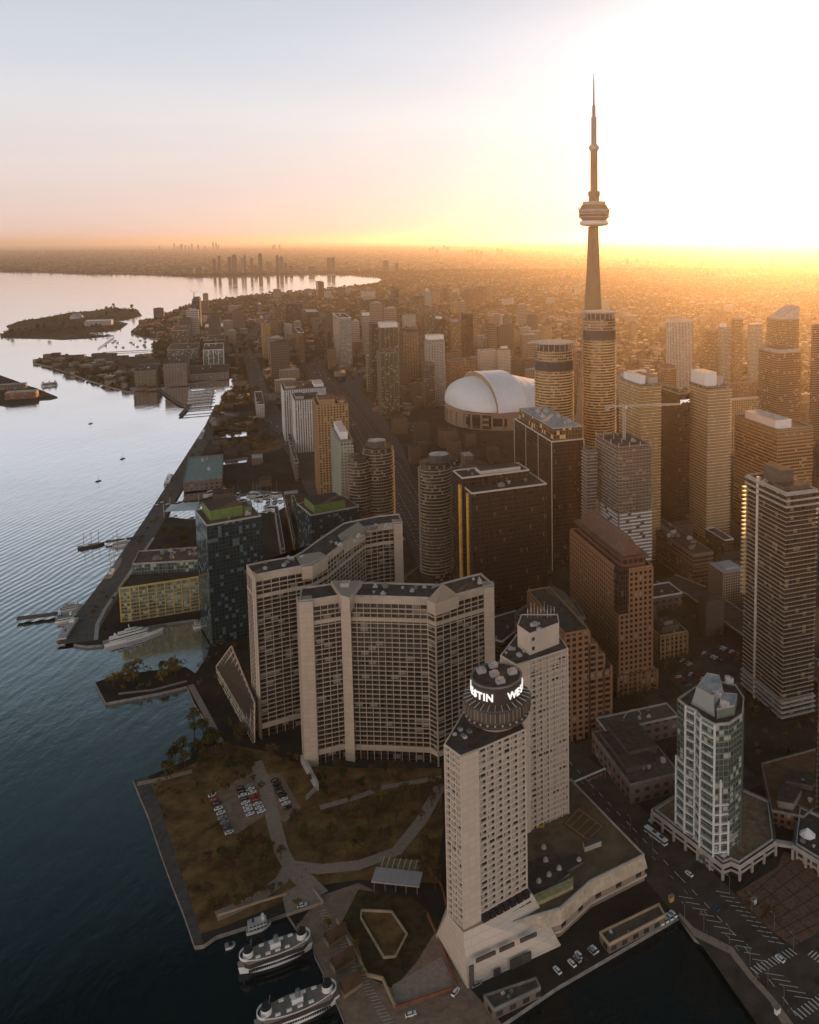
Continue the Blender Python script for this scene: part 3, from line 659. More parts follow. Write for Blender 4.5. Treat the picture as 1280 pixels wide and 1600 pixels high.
# rotunda
rc = at(777, 1125, HW); rt = W1
R1_ = 51/FPX*math.hypot(rc.y, CH-110)*.96
mb = MB(); mb.cyl(rc.x, rc.y, HW, R1_*.62, HW+4.5, R1_*.8, 40); mb.build('rotunda_base', cream, rt)
mb = MB(); mb.lathe(rc.x, rc.y, [(R1_*.7, HW+3), (R1_*.93, HW+3.6), (R1_*.97, HW+5), (R1_*.9, HW+5.2), (R1_*.9, HW+7.2)], 48); mb.build('gallery', darkc, rt)
mb = MB(); mb.lathe(rc.x, rc.y, [(R1_*.9, HW+7), (R1_, HW+7.4), (R1_, HW+11.5), (R1_*.94, HW+11.6)], 48); mb.build('restaurant_window_band', facade('restaurant_panels', (.10, .08, .06), (.36, .29, .22), 2, 30, .12, .0, metal=.2), rt)
mb = MB(); mb.lathe(rc.x, rc.y, [(R1_*.96, HW+11.6), (R1_*.93, HW+12.3), (R1_*.74, HW+12.5)], 48); mb.build('ring_roof', darkc, rt)
mb = MB(); mb.cyl(rc.x, rc.y, HW+12, R1_*.73, HW+21, R1_*.73, 48, 0, 1); mb.build('sign_drum', [mat('brown_cladding', (.05, .035, .03), .6, var=.1), roofm], rt)
for k in range(28):
    a = 2*math.pi*k/28; c_, s_ = math.cos(a), math.sin(a); mb = MB()
    mb.bar((rc.x+c_*R1_*.74, rc.y+s_*R1_*.74, HW+13.4), (rc.x+c_*R1_*.97, rc.y+s_*R1_*.97, HW+12.5), .22); mb.build('roof_rib', cream, rt)
    mb = MB(); mb.box(rc.x+c_*R1_*.95, rc.y+s_*R1_*.95, HW+5.3, .8, .8, .8, a); mb.build('gallery_light', palec, rt)
for dx, dy in ((-7, 3), (-2, 8), (7, 2), (2, -6), (-1, 0)):
    mb = MB(); mb.box(rc.x+dx, rc.y+dy, HW+21, 3.8, 3, 1.8, .4); mb.cyl(rc.x+dx, rc.y+dy, HW+22.8, 1.1, HW+23.4, 1.1, 12); mb.build('rooftop_unit', roofl if dx else steel, rt)
mb = MB(); mb.lathe(rc.x, rc.y, [(R1_*.73, HW+20.9), (R1_*.755, HW+20.9), (R1_*.755, HW+21.5), (R1_*.70, HW+21.5), (R1_*.70, HW+20.9)], 48); mb.build('parapet', greyc, rt)
signm = mat('lit_sign', (1, .97, .92), .5, var=0, emit=.35)
def letter_mesh(ch, size, depth=.25):
    cu = bpy.data.curves.new('letter', 'FONT'); cu.body = ch; cu.size = size; cu.extrude = depth; cu.align_x = 'CENTER'; cu.offset = size*.02
    o = bpy.data.objects.new('letter', cu); COL.objects.link(o)
    dg = bpy.context.evaluated_depsgraph_get(); me = bpy.data.meshes.new_from_object(o.evaluated_get(dg)); bpy.data.objects.remove(o); bpy.data.curves.remove(cu)
    me.materials.clear(); return me
LM = {ch: letter_mesh(ch, 4.6) for ch in 'WESTIN'}
for me in LM.values(): me.materials.append(signm)
adv = {'W': 5.6, 'E': 3.7, 'S': 3.8, 'T': 3.7, 'I': 2.2, 'N': 4.3}
for a0 in (-186, -62, 62):
    s = 0; rr = R1_*.73+.35
    for ch in 'WESTIN':
        s += adv[ch]*.4; a = RAD(a0)+s/rr; s += adv[ch]*.4
        o = link('sign_letter', LM[ch], rt, (rc.x+math.cos(a)*rr-ORG[rt.name][0], rc.y+math.sin(a)*rr-ORG[rt.name][1], HW+15.2-2)); o.rotation_euler = (RAD(90), 0, a+RAD(90))
# hotel podium
ph = 15
pod = [at(x, y, ph) for x, y in [(727, 1470), (878, 1424), (926, 1381), (1013, 1338), (893, 1215), (820, 1255), (700, 1400), (694, 1440)]]
P = thing('hotel_podium', 'long cream concrete hotel podium with a roof terrace and tennis court between tower and avenue', 'building', (pod[0].x, pod[0].y, 2)); FOOT.append(pod)
mb = MB(); mb.prism(inset(pod, 1.2), 1.5, ph-6, top=False); mb.build('lower_wall', facade('podium_lower', (.03, .025, .02), (.34, .26, .19), 12, 9, .72, .5, curtain=.0, metal=.1), P)
mb = MB(); mb.prism(inset(pod, .2), ph-6, ph-.1, top=False, bottom=True, poly1=inset(pod, 1.4)); mb.build('sloped_fascia', mat('ribbed_concrete', (.50, .42, .32), .85, var=.25, sc=.3), P)
mb = MB(); mb.prism(inset(pod, 1.4), ph-.6, ph); mb.build('terrace', mat('terrace_paving', (.15, .11, .08), .9, var=.4, sc=.12, col2=(.20, .15, .09), detail=9), P)
add_parapet(P, inset(pod, 1.35), ph, 1, .5, palec)
add_bands(P, inset(pod, .9), 4.5, ph-6, 4, .9, .5, cream, 'ledge')
def onpod(name, px, z0, z1, m, top=None, w=None):
    mb = MB(); mb.prism([at(x, y, z0) for x, y in px], z0, z1, 0, 1 if top else None); mb.build(name, [m, top] if top else m, P)
onpod('terrace_lawn', [(878, 1288), (905, 1258), (948, 1290), (918, 1318)], ph, ph+.06, mat('court_surface', (.14, .085, .05), .9, var=.15))
cq = [at(x, y, ph+.08) for x, y in [(884, 1286), (905, 1264), (941, 1291), (918, 1312)]]
mb = MB()
for i in range(4): mb.bar(cq[i], cq[(i+1) % 4], .25, h=.04)
for u in (.22, .5, .78): mb.bar(cq[0].lerp(cq[3], u), cq[1].lerp(cq[2], u), .2, h=.04)
mb.build('court_line', mat('court_paint', (.42, .30, .10)), P)
onpod('skylight_box', [(911, 1322), (937, 1314), (940, 1322), (914, 1332)], ph, ph+2.6, palec, darkc)
onpod('skylight_box', [(874, 1352), (900, 1336), (912, 1350), (886, 1366)], ph, ph+1.5, darkc, blackm)
onpod('plant_deck', [(828, 1400), (826, 1350), (870, 1335), (890, 1368), (833, 1412)], ph, ph+1.2, greyc, roofm)
onpod('ribbed_skylight', [(832, 1420), (896, 1390), (896, 1376), (832, 1405)], ph, ph+1.8, mat('copper_green_panel', (.36, .32, .16), .7, var=.3, sc=.5))
for x, y in ((842, 1378), (858, 1368), (874, 1358), (853, 1345), (850, 1325), (905, 1345)):
    p = at(x, y, ph+1.2); mb = MB(); mb.cyl(p.x, p.y, ph+1, 1.3, ph+2.4, 1.1, 12); mb.cyl(p.x, p.y, ph+2.4, .6, ph+3, .6, 10); mb.build('roof_fan', palec, P)
mb = MB(); mb.prism([at(x, y, ph+.5) for x, y in [(835, 1284), (852, 1284), (850, 1292), (833, 1292)]], ph, ph+.5); mb.build('pool_cover', mat('yellow_cover', (.62, .36, .02), .6, var=.1), P)
onpod('garden_screen', [(820, 1262), (836, 1276), (834, 1290), (826, 1296)], ph, ph+5, cream)
for k in range(12):   # tall recesses under the tower
    a = at(755+k % 6*12.5, 1452-(k//6)*13-k % 6*5.3, ph); mb = MB()
# flared feet of the front tower
A1, A2, A3 = WQ[0], WQ[1], WQ[2]
base = [at(x, y, 2) for x, y in [(680, 1462), (731, 1546), (878, 1478), (838, 1430), (760, 1400), (700, 1410)]]
mb = MB(); mb.prism(base, 1.5, 20, poly1=[WQ[0], WQ[1]+Vector((0, -2, 0)), WQ[2]+Vector((1, -2, 0)), WQ[3]+Vector((2, 0, 0)), WQ[4], WQ[5]])
mb.build('flared_base', J_cream, W1)
dq = (WQ[3]-WQ[2]).normalized(); dn = Vector((dq.y, -dq.x, 0))
for r_ in range(2):
    for k in range(7):
        p = WQ[2]+dq*((WQ[3]-WQ[2]).length*(k+.5)/7)+dn*(1.0+r_*.9); mb = MB(); mb.box(p.x, p.y, 19.5-r_*4.2, 3.0, 2.4, 3.0, math.atan2(dq.y, dq.x)); mb.build('painted_recess_shade', blackm, W1)  # black boxes paint the shade inside deep recesses
b1, b2 = base[1], base[2]; dq = (b2-b1).normalized(); dn = Vector((dq.y, -dq.x, 0)); LL = (b2-b1).length
for u, z, w_, h_ in ((.2, 11, 9, 1.6), (.42, 11, 7, 1.6), (.65, 11, 8, 1.6), (.55, 2.1, 10, 4), (.3, 2.1, 3, 3), (.04, 2, 2, 10)):
    p = b1+dq*(LL*u)+dn*(.1-(z-2)*.16); mb = MB(); mb.box(p.x, p.y, z, w_, .8, h_, math.atan2(dq.y, dq.x)); mb.build('opening', darkc, W1)  # dark boxes paint the shade of openings in the base
for k in range(8):
    p = WQ[0].lerp(WQ[1], .1+.1*k); mb = MB(); mb.box(p.x+3+k % 3, p.y+8+(k*5) % 9, HW, 1.6, 1.2, 1.0, .5); mb.build('rooftop_unit', [roofl, greyc, steel][k % 3], W1)
rooftop(W2, [WQ2[0], WQ2[1], WQ2[3], WQ2[5]], 105, 6, 12)
# sign gantry by the hotel drive
g = at(898, 1237, 2); h_ = at(946, 1216, 2)
t = thing('sign_gantry', 'long white sign beam with reddish letters over the hotel drive', 'sign', (g.x, g.y, 2)); mb = MB(); up = Vector((0, 0, 6)); mb.bar(g+up, h_+up, .7); mb.build('beam', white, t)
for p in (g, h_, g.lerp(h_, .5)): mb = MB(); mb.bar(p, p+up, .4); mb.build('post', steel, t)
d = (g-h_).normalized(); s = 6
LM2 = {ch: letter_mesh(ch, 2.2, .08) for ch in 'WESTIN'}
for me in LM2.values(): me.materials.append(mat('red_letter', (.55, .16, .10), .5, var=0))
for ch in 'WESTIN':
    p = h_.lerp(g, .15)+d*(s-6)*.42; o = link('sign_letter', LM2[ch], t, (p.x-g.x, p.y-g.y, 4.3-2)); o.rotation_euler = (RAD(90), 0, math.atan2(d.y, d.x)); s += adv[ch]

# --- glass tower with white frames (right front)
HG = 78
gq = [(1059, 1094), (1073, 1105), (1088, 1112), (1096, 1122), (1117, 1134), (1140, 1132), (1160, 1118), (1163, 1092), (1150, 1072), (1122, 1066), (1085, 1076)]
gp = [at(x, y, HG) for x, y in gq]; FOOT.append(gp)
t, gp_ = building('glass_tower', 'slim green glass apartment tower with white balcony frames on an arcaded podium', gp, HG, F_glass, units=0, par=palec, cat='tower'), gp
G1 = t
add_bands(t, gp, 14, HG-3, 3.1, .22, .3, mat('green_slab_edge', (.16, .17, .13), .6, var=.1), 'floor_band')
mb = MB(); q = [at(x, y, HG) for x, y in [(1080, 1100), (1117, 1121), (1136, 1100), (1130, 1078), (1100, 1072)]]; mb.prism(q, HG, HG+8.5, 0, 1, poly1=inset(q, 2.2)); mb.build('penthouse', [mat('pale_blue_cladding', (.34, .38, .37), .4, .2, var=.1), roofl], t); add_parapet(t, inset(q, 2.3), HG+8.5, .6, .5, palec)
mb = MB(); q2 = [at(x, y, HG) for x, y in [(1120, 1124), (1148, 1118), (1152, 1100), (1132, 1098)]]; mb.prism(q2, HG, HG+5, 0, 1); mb.build('penthouse', [mat('green_cladding', (.16, .20, .17), .4, var=.1), roofl], t); add_parapet(t, q2, HG+5, .6, .4, palec)
for x, y in ((1130, 1098), (1137, 1062), (1112, 1078), (1118, 1084)):
    p = at(x, y, HG+7.5); mb = MB(); mb.cyl(p.x, p.y, HG+6, 1.6, HG+9.4, 1.5, 14); mb.box(p.x+2, p.y, HG+6, 2, 2, 2.4); mb.build('rooftop_unit', roofl, t)
def on_edge(P_, Q_, u, out): d = (Q_-P_); L_ = d.length; d.normalize(); n = Vector((d.y, -d.x, 0)); return P_+d*(u*L_)+n*out, math.atan2(d.y, d.x), L_
left = [gp[0], gp[1], gp[2], gp[3], gp[4]]
sgn = 1 if area(gp) > 0 else -1
for i, (p0, zt) in enumerate(((gp[0], 48), (gp[1], HG+1), (gp[2], HG+.6), (gp[3], HG+.6), (gp[4], HG+.6), (gp[4].lerp(gp[5], .45), 50), (gp[4].lerp(gp[5], 1.0), 28))):
    c = sum(gp, Vector())/len(gp); o = (p0-c); o.z = 0; o.normalize(); p = p0+o*.5; mb = MB(); mb.box(p.x, p.y, 10, .8, .8, zt-10, RAD(40)); mb.build('white_column', white, t)
for i, (a_, b_, zt) in enumerate(((gp[0], gp[1], 48), (gp[1], gp[2], HG), (gp[2], gp[3], HG), (gp[3], gp[4], HG), (gp[4], gp[5], 40))):
    z = 12.
    while z < zt:
        a2, ang, L_ = on_edge(a_, b_, .5, .6*sgn); mb = MB(); mb.box(a2.x, a2.y, z, L_*.96, 1.1, .55, ang); mb.build('balcony_slab', white, t); z += 3.1*1.6
pg = [at(x, y, 9) for x, y in [(1024, 1268), (1130, 1350), (1142, 1345), (1155, 1351), (1208, 1315), (1200, 1255), (1120, 1220), (1075, 1235)]]; FOOT.append(pg)
t, _ = building('arcaded_podium', 'low podium with a white fascia and arcade columns under the green glass tower', pg, 9.5, facade('arcade_band', (.03, .028, .025), (.44, .38, .30), 6, 30, .0, .0, metal=.1, curtain=0), units=4, par=palec, roof=mat('podium_roof', (.22, .15, .10), .9, var=.35, sc=.3)), 0
mb = MB(); mb.prism(inset(pg, -1.6), 7.6, 10.2, bottom=True, top=False); mb.build('fascia', palec, t)
mb = MB(); mb.prism(inset(pg, -1.2), 4.6, 6.0, bottom=True, top=False); mb.build('fascia', palec, t)
add_piers(t, inset(pg, -1.4), 2, 7.6, 8.5, 1.1, .5, palec, 'column')
pg2 = [at(x, y, 9) for x, y in [(1244, 1322), (1300, 1356), (1330, 1300), (1250, 1265)]]
t = building('arcaded_podium', 'low podium with white fascia at the right edge behind the tiled plaza', pg2, 9.5, F_cream, units=3, par=palec); mb = MB(); mb.prism(inset(pg2, -1.6), 7.6, 10.2, bottom=True, top=False); mb.build('fascia', palec, t); add_piers(t, inset(pg2, -1.4), 2, 7.6, 8.5, 1.1, .5, palec, 'column')
a, b = at(1208, 1316, 8), at(1246, 1322, 8); mb = MB(); mb.bar(a, b, 3, h=1.6); tag(mb.build('footbridge', palec), 'white covered bridge linking the two arcaded podiums over the plaza', 'bridge')
tq = [at(x, y, 2) for x, y in [(1190, 1215), (1280, 1190), (1330, 1240), (1255, 1300), (1205, 1290)]]
building('low_block', 'reddish brown low roof complex with raised walls behind the arcaded podiums', tq, 10, F_brick, units=5, roof=mat('red_brown_roof', (.16, .085, .05), .9, var=.3, sc=.2), pent=[(.1, .3, .4, .7, 3), (.55, .2, .9, .6, 4)])
p = at(1262, 1304, 10); mb = MB(); mb.cyl(p.x, p.y, 10, 4.2, 13.5, .3, 8); mb.cyl(p.x, p.y, 2, .25, 10, .25, 6); tag(mb.build('canopy', white), 'white pointed tent canopy above the arcaded podium', 'canopy')

# --- tall balcony tower at the right
cbk = dict(bands=(14, -10, 2.95, .26, .8, mat('pale_balcony_edge', (.50, .40, .32), .6, var=.1), 'balcony_slab'))
T, poly, H = cb('condo_tower', 'tall dark condo tower at right with thin pale balcony edges and white corner fin', 1162, 1222, 1268, 772, 1128, fm=facade('dark_balcony_glass', (.02, .022, .02), (.05, .045, .035), 2.8, 2.95, .1, .1, curtain=.05, metal=.5, tilt=.04, ccol=(.2, .15, .08)), units=8, par=palec, cat='tower', pent=[(.25, .3, .65, .75, 11, darkc), (.05, .1, .9, .35, 3, darkc), (.7, .5, .95, .9, 3.5, palec)], **cbk)
add_bands(T, poly, H-9, H-1, 3.9, 1.1, 1.0, palec, 'balcony_slab')
add_bands(T, poly, 5, 16, 3.4, .8, 1.6, palec, 'balcony_slab')
p = poly[3].lerp(poly[0], .3); mb = MB(); mb.box(p.x, p.y, 2, 1.2, 2.2, H+1, -GA); mb.build('corner_fin', mat('white_fin', (.62, .55, .5), .6), T)
for k in range(26):
    z = H-8-k*2.95; p = poly[3]; mb = MB(); mb.box(p.x-1.2, p.y-.5, z, 3, 3.4, .9, -GA); mb.build('side_balcony', mat('gold_gleam_balcony', (.55, .38, .16), .4, var=.1), T)  # sunset gold put into the side balconies' base colour

# --- granite office tower with copper roof and its stepped neighbour
GR = mat('granite_band', (.29, .155, .08), .6, var=.15, sc=.2)
T, poly, H = cb('office_tower', 'orange granite office tower with punched windows and a faceted copper hip roof', 893, 968, 1018, 893, 1085, fm=F_gran, units=0, parh=1.2, par=GR, cat='tower', dr=None,
                bands=(6, -.5, 3.7, 1.5, .35, GR), piers=(2, -.1, 3.7, 1.5, .4, GR))
q = inset(poly, 3.5); mb = MB(); mb.prism(q, H, H+6.5, 0); mb.build('setback_storey', facade('copper_band', (.03, .02, .02), (.16, .07, .045), 4, 6, .2, .4, metal=.2, curtain=0), T)
mb = MB(); mb.prism(inset(poly, 1.8), H+6.5, H+8.3, bottom=True); mb.build('cornice', copper, T)
mb = MB(); mb.prism(inset(poly, 5), H+8.3, H+19, 0, poly1=inset(poly, 11.5)); mb.build('hip_roof', copper, T)
# dark glass notch at the near corner
c0 = poly[0]; e1 = (poly[1]-poly[0]).normalized(); e2 = (poly[3]-poly[0]).normalized()
mb = MB(); mb.prism([c0-e1*.9-e2*.9, c0+e1*6.5-e2*.9, c0+e1*6.5+e2*3, c0+e1*3+e2*6.5, c0-e1*.9+e2*6.5], H-30, H+1.4); mb.build('corner_glazing', F_black, T)
mb = MB(); mb.prism([c0-e1*2-e2*2, poly[1]+e1*3-e2*2, poly[2]+e1*3, poly[3]-e1*2], 1.5, 16); mb.build('base_storeys', F_brick, T); add_piers(T, [c0-e1*2-e2*2, poly[1]+e1*3-e2*2, poly[2]+e1*3, poly[3]-e1*2], 2, 16, 7, 1.6, .6, GR)
GBk = dict(units=0, par=GR, fm=F_gran)
T, poly, H = cb('office_block', 'orange granite stepped office block between the rear hotel tower and the copper roofed tower', 800, 884, 921, 992, 1160, H=None, cat='building', roof=roofm, bands=(6, -.5, 3.7, 1.5, .35, GR), piers=(2, -.1, 3.7, 1.5, .4, GR), lim=70, **GBk)
for k in range(3):
    a = poly[1]+e1*(5*k); b_ = a+e1*5; mb = MB(); hh = H-9-8*k; q = [a, b_, b_+e2*26, a+e2*26]; mb.prism(q, 1.5, hh, 0, 1); mb.build('stepped_bay', [F_gran, roofm], T); add_bands(T, q, 6, hh-.5, 3.7, 1.5, .35, GR); add_piers(T, q, 2, hh, 3.7, 1.5, .4, GR)
p = poly[1]+e1*26-e2*8; mb = MB()
for k in range(12):
    a0, a1 = math.pi*k/12, math.pi*(k+1)/12; mb.bar(p+e1*6*math.cos(a0)+Vector((0, 0, 14+5*math.sin(a0))), p+e1*6*math.cos(a1)+Vector((0, 0, 14+5*math.sin(a1))), .5)
mb.build('entrance_arch', palec, T)
hq = [at(x, y, 70) for x, y in [(826, 924), (862, 952), (915, 948), (900, 925), (868, 908)]]
t = building('hip_roofed_block', 'dark block with a dull copper hip roof and roof plant behind the rear hotel', hq, 62, F_brick, units=8, roof=darkc)
mb = MB(); mb.prism(inset(hq, 1), 62, 72, poly1=inset(hq, 9)); mb.build('hip_roof', mat('dull_copper', (.09, .075, .05), .7, var=.3, sc=.3), t)
hq = [at(x, y, 48) for x, y in [(804, 958), (868, 1000), (905, 985), (850, 930)]]
t = building('lattice_roof_wing', 'dark wing with rows of roof beams beside the copper hip roof', hq, 48, F_brick, units=4, roof=darkc)
for k in range(5):
    mb = MB(); mb.bar(lerp2(hq, .05+.2*k, .05)+Vector((0, 0, 1)), lerp2(hq, .05+.2*k, .95)+Vector((0, 0, 1)), 1.2); mb.build('roof_beam', greyc, t)
sq_ = [at(x, y, 20) for x, y in [(772, 965), (806, 955), (808, 985), (785, 1004), (770, 1000)]]
building('low_block', 'low dark roofed block with a white parapet between beige tower and hotel', sq_, 20, F_dark, par=white, units=2)

# --- dark paired office slabs
BL = mat('pale_roof_edge', (.55, .50, .44), .6, var=.1)
T, poly, H = cb('office_tower', 'wide black glass office slab with a pale parapet in the middle of the view', 722, 737, 856, 772, H=118, fm=F_black, par=BL, units=3, dl=38, lim=150, rot=3, cat='tower', bands=(6, -1, 3.6, .3, .12, mat('bronze_spandrel', (.06, .04, .03), .5, .3), 'floor_band'))
p = poly[3].lerp(poly[0], .75); mb = MB(); mb.box(p.x-.2, p.y, 8, 1.6, 4, H-10, RAD(20)); mb.build('painted_gleam_strip', mat('painted_sunset_gleam', (.95, .45, .10), .6, .1, var=.45, sc=.6), T)  # sunset reflection painted as an orange strip, not a mirror
T, poly, H = cb('office_tower', 'narrow black glass slab joined behind the wide one, hollow white rimmed roof', 704, 722, 829, 748, H=126, fm=F_black, par=BL, units=4, dl=24, lim=150, rot=3, cat='tower', pent=[(.3, .2, .9, .8, 3, BL)])
p = poly[0].lerp(poly[3], .18); mb = MB(); mb.box(p.x-.3, p.y, 8, 2, 5, H-14, RAD(20)); mb.build('painted_gleam_strip', MT['painted_sunset_gleam'], T)  # second strip with the sunset gleam in its colour
add_piers(T, poly, 2, H, 6, .35, .2, MT['bronze_spandrel'])
# boxed-top office
T, poly, H = cb('office_tower', 'dark glass office tower crowned by a smaller mirrored glass box, left of the crane', 806, 862, 913, 691, H=126, fm=F_black, par=BL, units=0, rot=0, cat='tower')
q = [lerp2(poly, .06, .0), lerp2(poly, .95, .0), lerp2(poly, .95, .9), lerp2(poly, .06, .9)]
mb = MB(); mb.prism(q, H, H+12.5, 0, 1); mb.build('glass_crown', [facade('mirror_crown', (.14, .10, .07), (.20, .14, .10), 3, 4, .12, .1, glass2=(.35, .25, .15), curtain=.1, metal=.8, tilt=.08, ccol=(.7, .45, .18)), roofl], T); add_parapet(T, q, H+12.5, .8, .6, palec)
rooftop(T, q, H+12.5, 8, 3); add_piers(T, [poly[0], poly[3], poly[2], poly[1]], 2, H, 34, .9, .25, BL)
# cylinders
def round_tower(label, px, ytop, H, wpx, fm, z0=2, cap=None, band=None, pen=None, name='round_tower', step=3.1):
    c = at(px, ytop, H); D = math.hypot(c.y, 0); r = wpx/2*math.hypot(c.length, 0)/FPX*.985/1.0; r = wpx/2/FPX*c.y
    c = Vector((c.x, c.y+r*.2, 0)); t = thing(name, label, 'tower', (c.x, c.y, 2)); FOOT.append([c+Vector((r*math.cos(a), r*math.sin(a), 0)) for a in (0, 1, 2, 3, 4, 5)])
    mb = MB(); mb.cyl(c.x, c.y, 1.5, r, H, r, 40, 0, 1); mb.build('wall', [fm, roofm], t)
    if band:
        m_ = MB(); m_.cyl(0, 0, 0, r+1.1, band[0], r+1.1, 40); me = m_.mesh('balcony_ring', band[1]); z = 10
        while z < H-band[2]: link('balcony_ring', me, t, (0, 0, z-2)); z += step
    if cap == 'disc':
        mb = MB(); mb.cyl(c.x, c.y, H, r*.8, H+5, r*.8, 32); mb.build('penthouse', darkc, t)
        for k in range(20):
            a = math.pi*2*k/20; mb = MB(); mb.cyl(c.x+r*.95*math.cos(a), c.y+r*.95*math.sin(a), H, .4, H+7, .4, 6); mb.build('column', palec, t)
        mb = MB(); mb.cyl(c.x, c.y, H+7, r*1.08, H+8.2, r*1.08, 40, 0, 1); mb.build('roof_disc', [palec, mat('mesh_roof', (.42, .38, .34), .6, var=.5, sc=.3)], t)
        mb = MB(); mb.cyl(c.x, c.y, H-22, r+.5, H-12, r+.5, 40); mb.build('dark_band', blackm, t)
    if pen:
        mb = MB(); mb.cyl(c.x+r*pen[2], c.y, H, r*pen[0], H+pen[1], r*pen[0], 32, 0, 1); mb.build('penthouse', [darkc, roofl], t)
        for k in range(5):
            mb = MB(); mb.cyl(c.x+r*pen[2]+(k-2)*r*.2, c.y-(k % 2)*3, H+pen[1], 1.2, H+pen[1]+1.6, 1, 10); mb.build('rooftop_unit', palec, t)
    return t, c, r
aband = mat('amber_lit_balcony_edge', (.62, .43, .22), .6, var=.15)  # amber light brightened into the balcony edge colour
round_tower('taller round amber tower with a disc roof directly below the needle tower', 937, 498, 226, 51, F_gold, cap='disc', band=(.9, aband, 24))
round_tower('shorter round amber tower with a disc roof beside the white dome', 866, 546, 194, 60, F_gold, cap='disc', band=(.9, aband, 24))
bb_ = mat('tan_balcony_edge', (.40, .31, .22), .7, var=.15)
round_tower('fat round condo tower with tan balcony rings and a stepped round penthouse', 679, 722, 112, 51, F_dark, band=(.55, bb_, 4), pen=(.62, 7, .25))
round_tower('half hidden round condo tower attached behind the fat round one', 700, 716, 110, 40, F_dark, band=(.55, bb_, 4))
round_tower('round condo tower with tan balcony rings and a white roof screen', 590, 698, 112, 47, F_dark, band=(.55, bb_, 4), pen=(.6, 6, -.1))
round_tower('slimmer round condo tower squeezed left of the white screened one', 560, 712, 106, 34, F_dark, band=(.5, bb_, 4))

# --- tower under construction with crane
T, poly, H = cb('tower_under_construction', 'half clad concrete tower under construction with zigzag white balconies on its lower floors', 932, 967, 1016, 700, 925, fm=facade('bare_floors', (.025, .018, .014), (.20, .14, .10), 3.2, 3.1, .22, .3, glass2=(.07, .05, .035), curtain=.12, metal=0, ccol=(.32, .22, .15), tilt=0), units=2, cat='tower', bands=(8, -2, 3.1, .4, 1.3, palec, 'floor_slab'))
wb = mat('white_balcony', (.80, .76, .74), .6, var=.05); n1 = poly[0]; rr_ = random.Random(4)
for fl in range(15):
    z = 8+fl*3.1+20
    for i, (a_, b_) in enumerate(((poly[3], poly[0]), (poly[0], poly[1]))):
        gaps = sorted([rr_.uniform(.2, .8)]); L_ = (b_-a_).length; d = (b_-a_).normalized(); n = Vector((d.y, -d.x, 0))
        for u0, u1 in ((0, gaps[0]-.06), (gaps[0]+.06, 1.02)):
            if (u1-u0) < .1: continue
            p = a_+d*(L_*(u0+u1)/2)+n*1.5; mb = MB(); mb.box(p.x, p.y, z, L_*(u1-u0), .3, 1.35, math.atan2(d.y, d.x)); mb.build('balcony_front', wb, T)
q = [lerp2(poly, u, v) for u, v in ((.05, .05), (.95, .05), (.95, .95), (.05, .95))]
for k in range(14):
    p = lerp2(poly, (k % 4)/3, (k//4)/3); mb = MB(); mb.box(p.x, p.y, H, .8, .8, 4, 0); mb.build('starter_column', palec, T)
T, poly2, H2 = cb('tower_under_construction', 'narrow concrete wing tower beside the crane, left of the main construction tower', 911, 918, 932, 705, 905, fm=MT['bare_floors'], units=0, cat='tower', bands=(8, -2, 3.1, .9, 1.0, palec, 'floor_slab'))
def crane(x, yb, yt, jl, jr, label, H0):
    b = at(x, yb, H0); zt = hgt(x, yt, b.y); t = thing('tower_crane', label, 'crane', (b.x, b.y, H0)); w = 1.1
    m_ = mat('crane_lattice', (.55, .50, .42), .5, var=0); mb = MB()
    for i, j in ((-1, -1), (1, -1), (1, 1), (-1, 1)): mb.bar((b.x+i*w, b.y+j*w, H0), (b.x+i*w, b.y+j*w, zt), .35)
    z = H0
    while z < zt-2: mb.bar((b.x-w, b.y-w, z), (b.x+w, b.y-w, z+2.4), .25); mb.bar((b.x+w, b.y-w, z+2.4), (b.x-w, b.y-w, z+2.4), .25); mb.bar((b.x+w, b.y+w, z), (b.x+w, b.y-w, z+2.4), .25); z += 2.4
    mb.build('mast', m_, t)
    sc_ = b.y/FPX; a = Vector((b.x-jl*sc_, b.y+4, zt-2)); c = Vector((b.x+jr*sc_, b.y-12, zt+3)); mb = MB(); mb.bar(a, c, .5); mb.bar(a+Vector((0, 0, 1.8)), c+Vector((0, 0, 1)), .4); L_ = (c-a).length; n = int(L_/2.5)
    for k in range(n): mb.bar(a.lerp(c, k/n), a.lerp(c, (k+1)/n)+Vector((0, 0, 1.6)), .25); mb.bar(a.lerp(c, (k+1)/n), a.lerp(c, (k+1)/n)+Vector((0, 0, 1.6)), .25)
    mb.build('jib', m_, t)
    mb = MB(); mb.box(a.x+2, a.y, zt-4.5, 4, 2, 3); mb.build('counterweight', palec, t); mb = MB(); mb.box(b.x+1.8, b.y, zt-2.5, 2, 2, 2.4); mb.build('cab', white, t)
crane(975.5, 690, 634, 30, 86, 'lattice tower crane with a long jib standing on the construction tower', H-2)

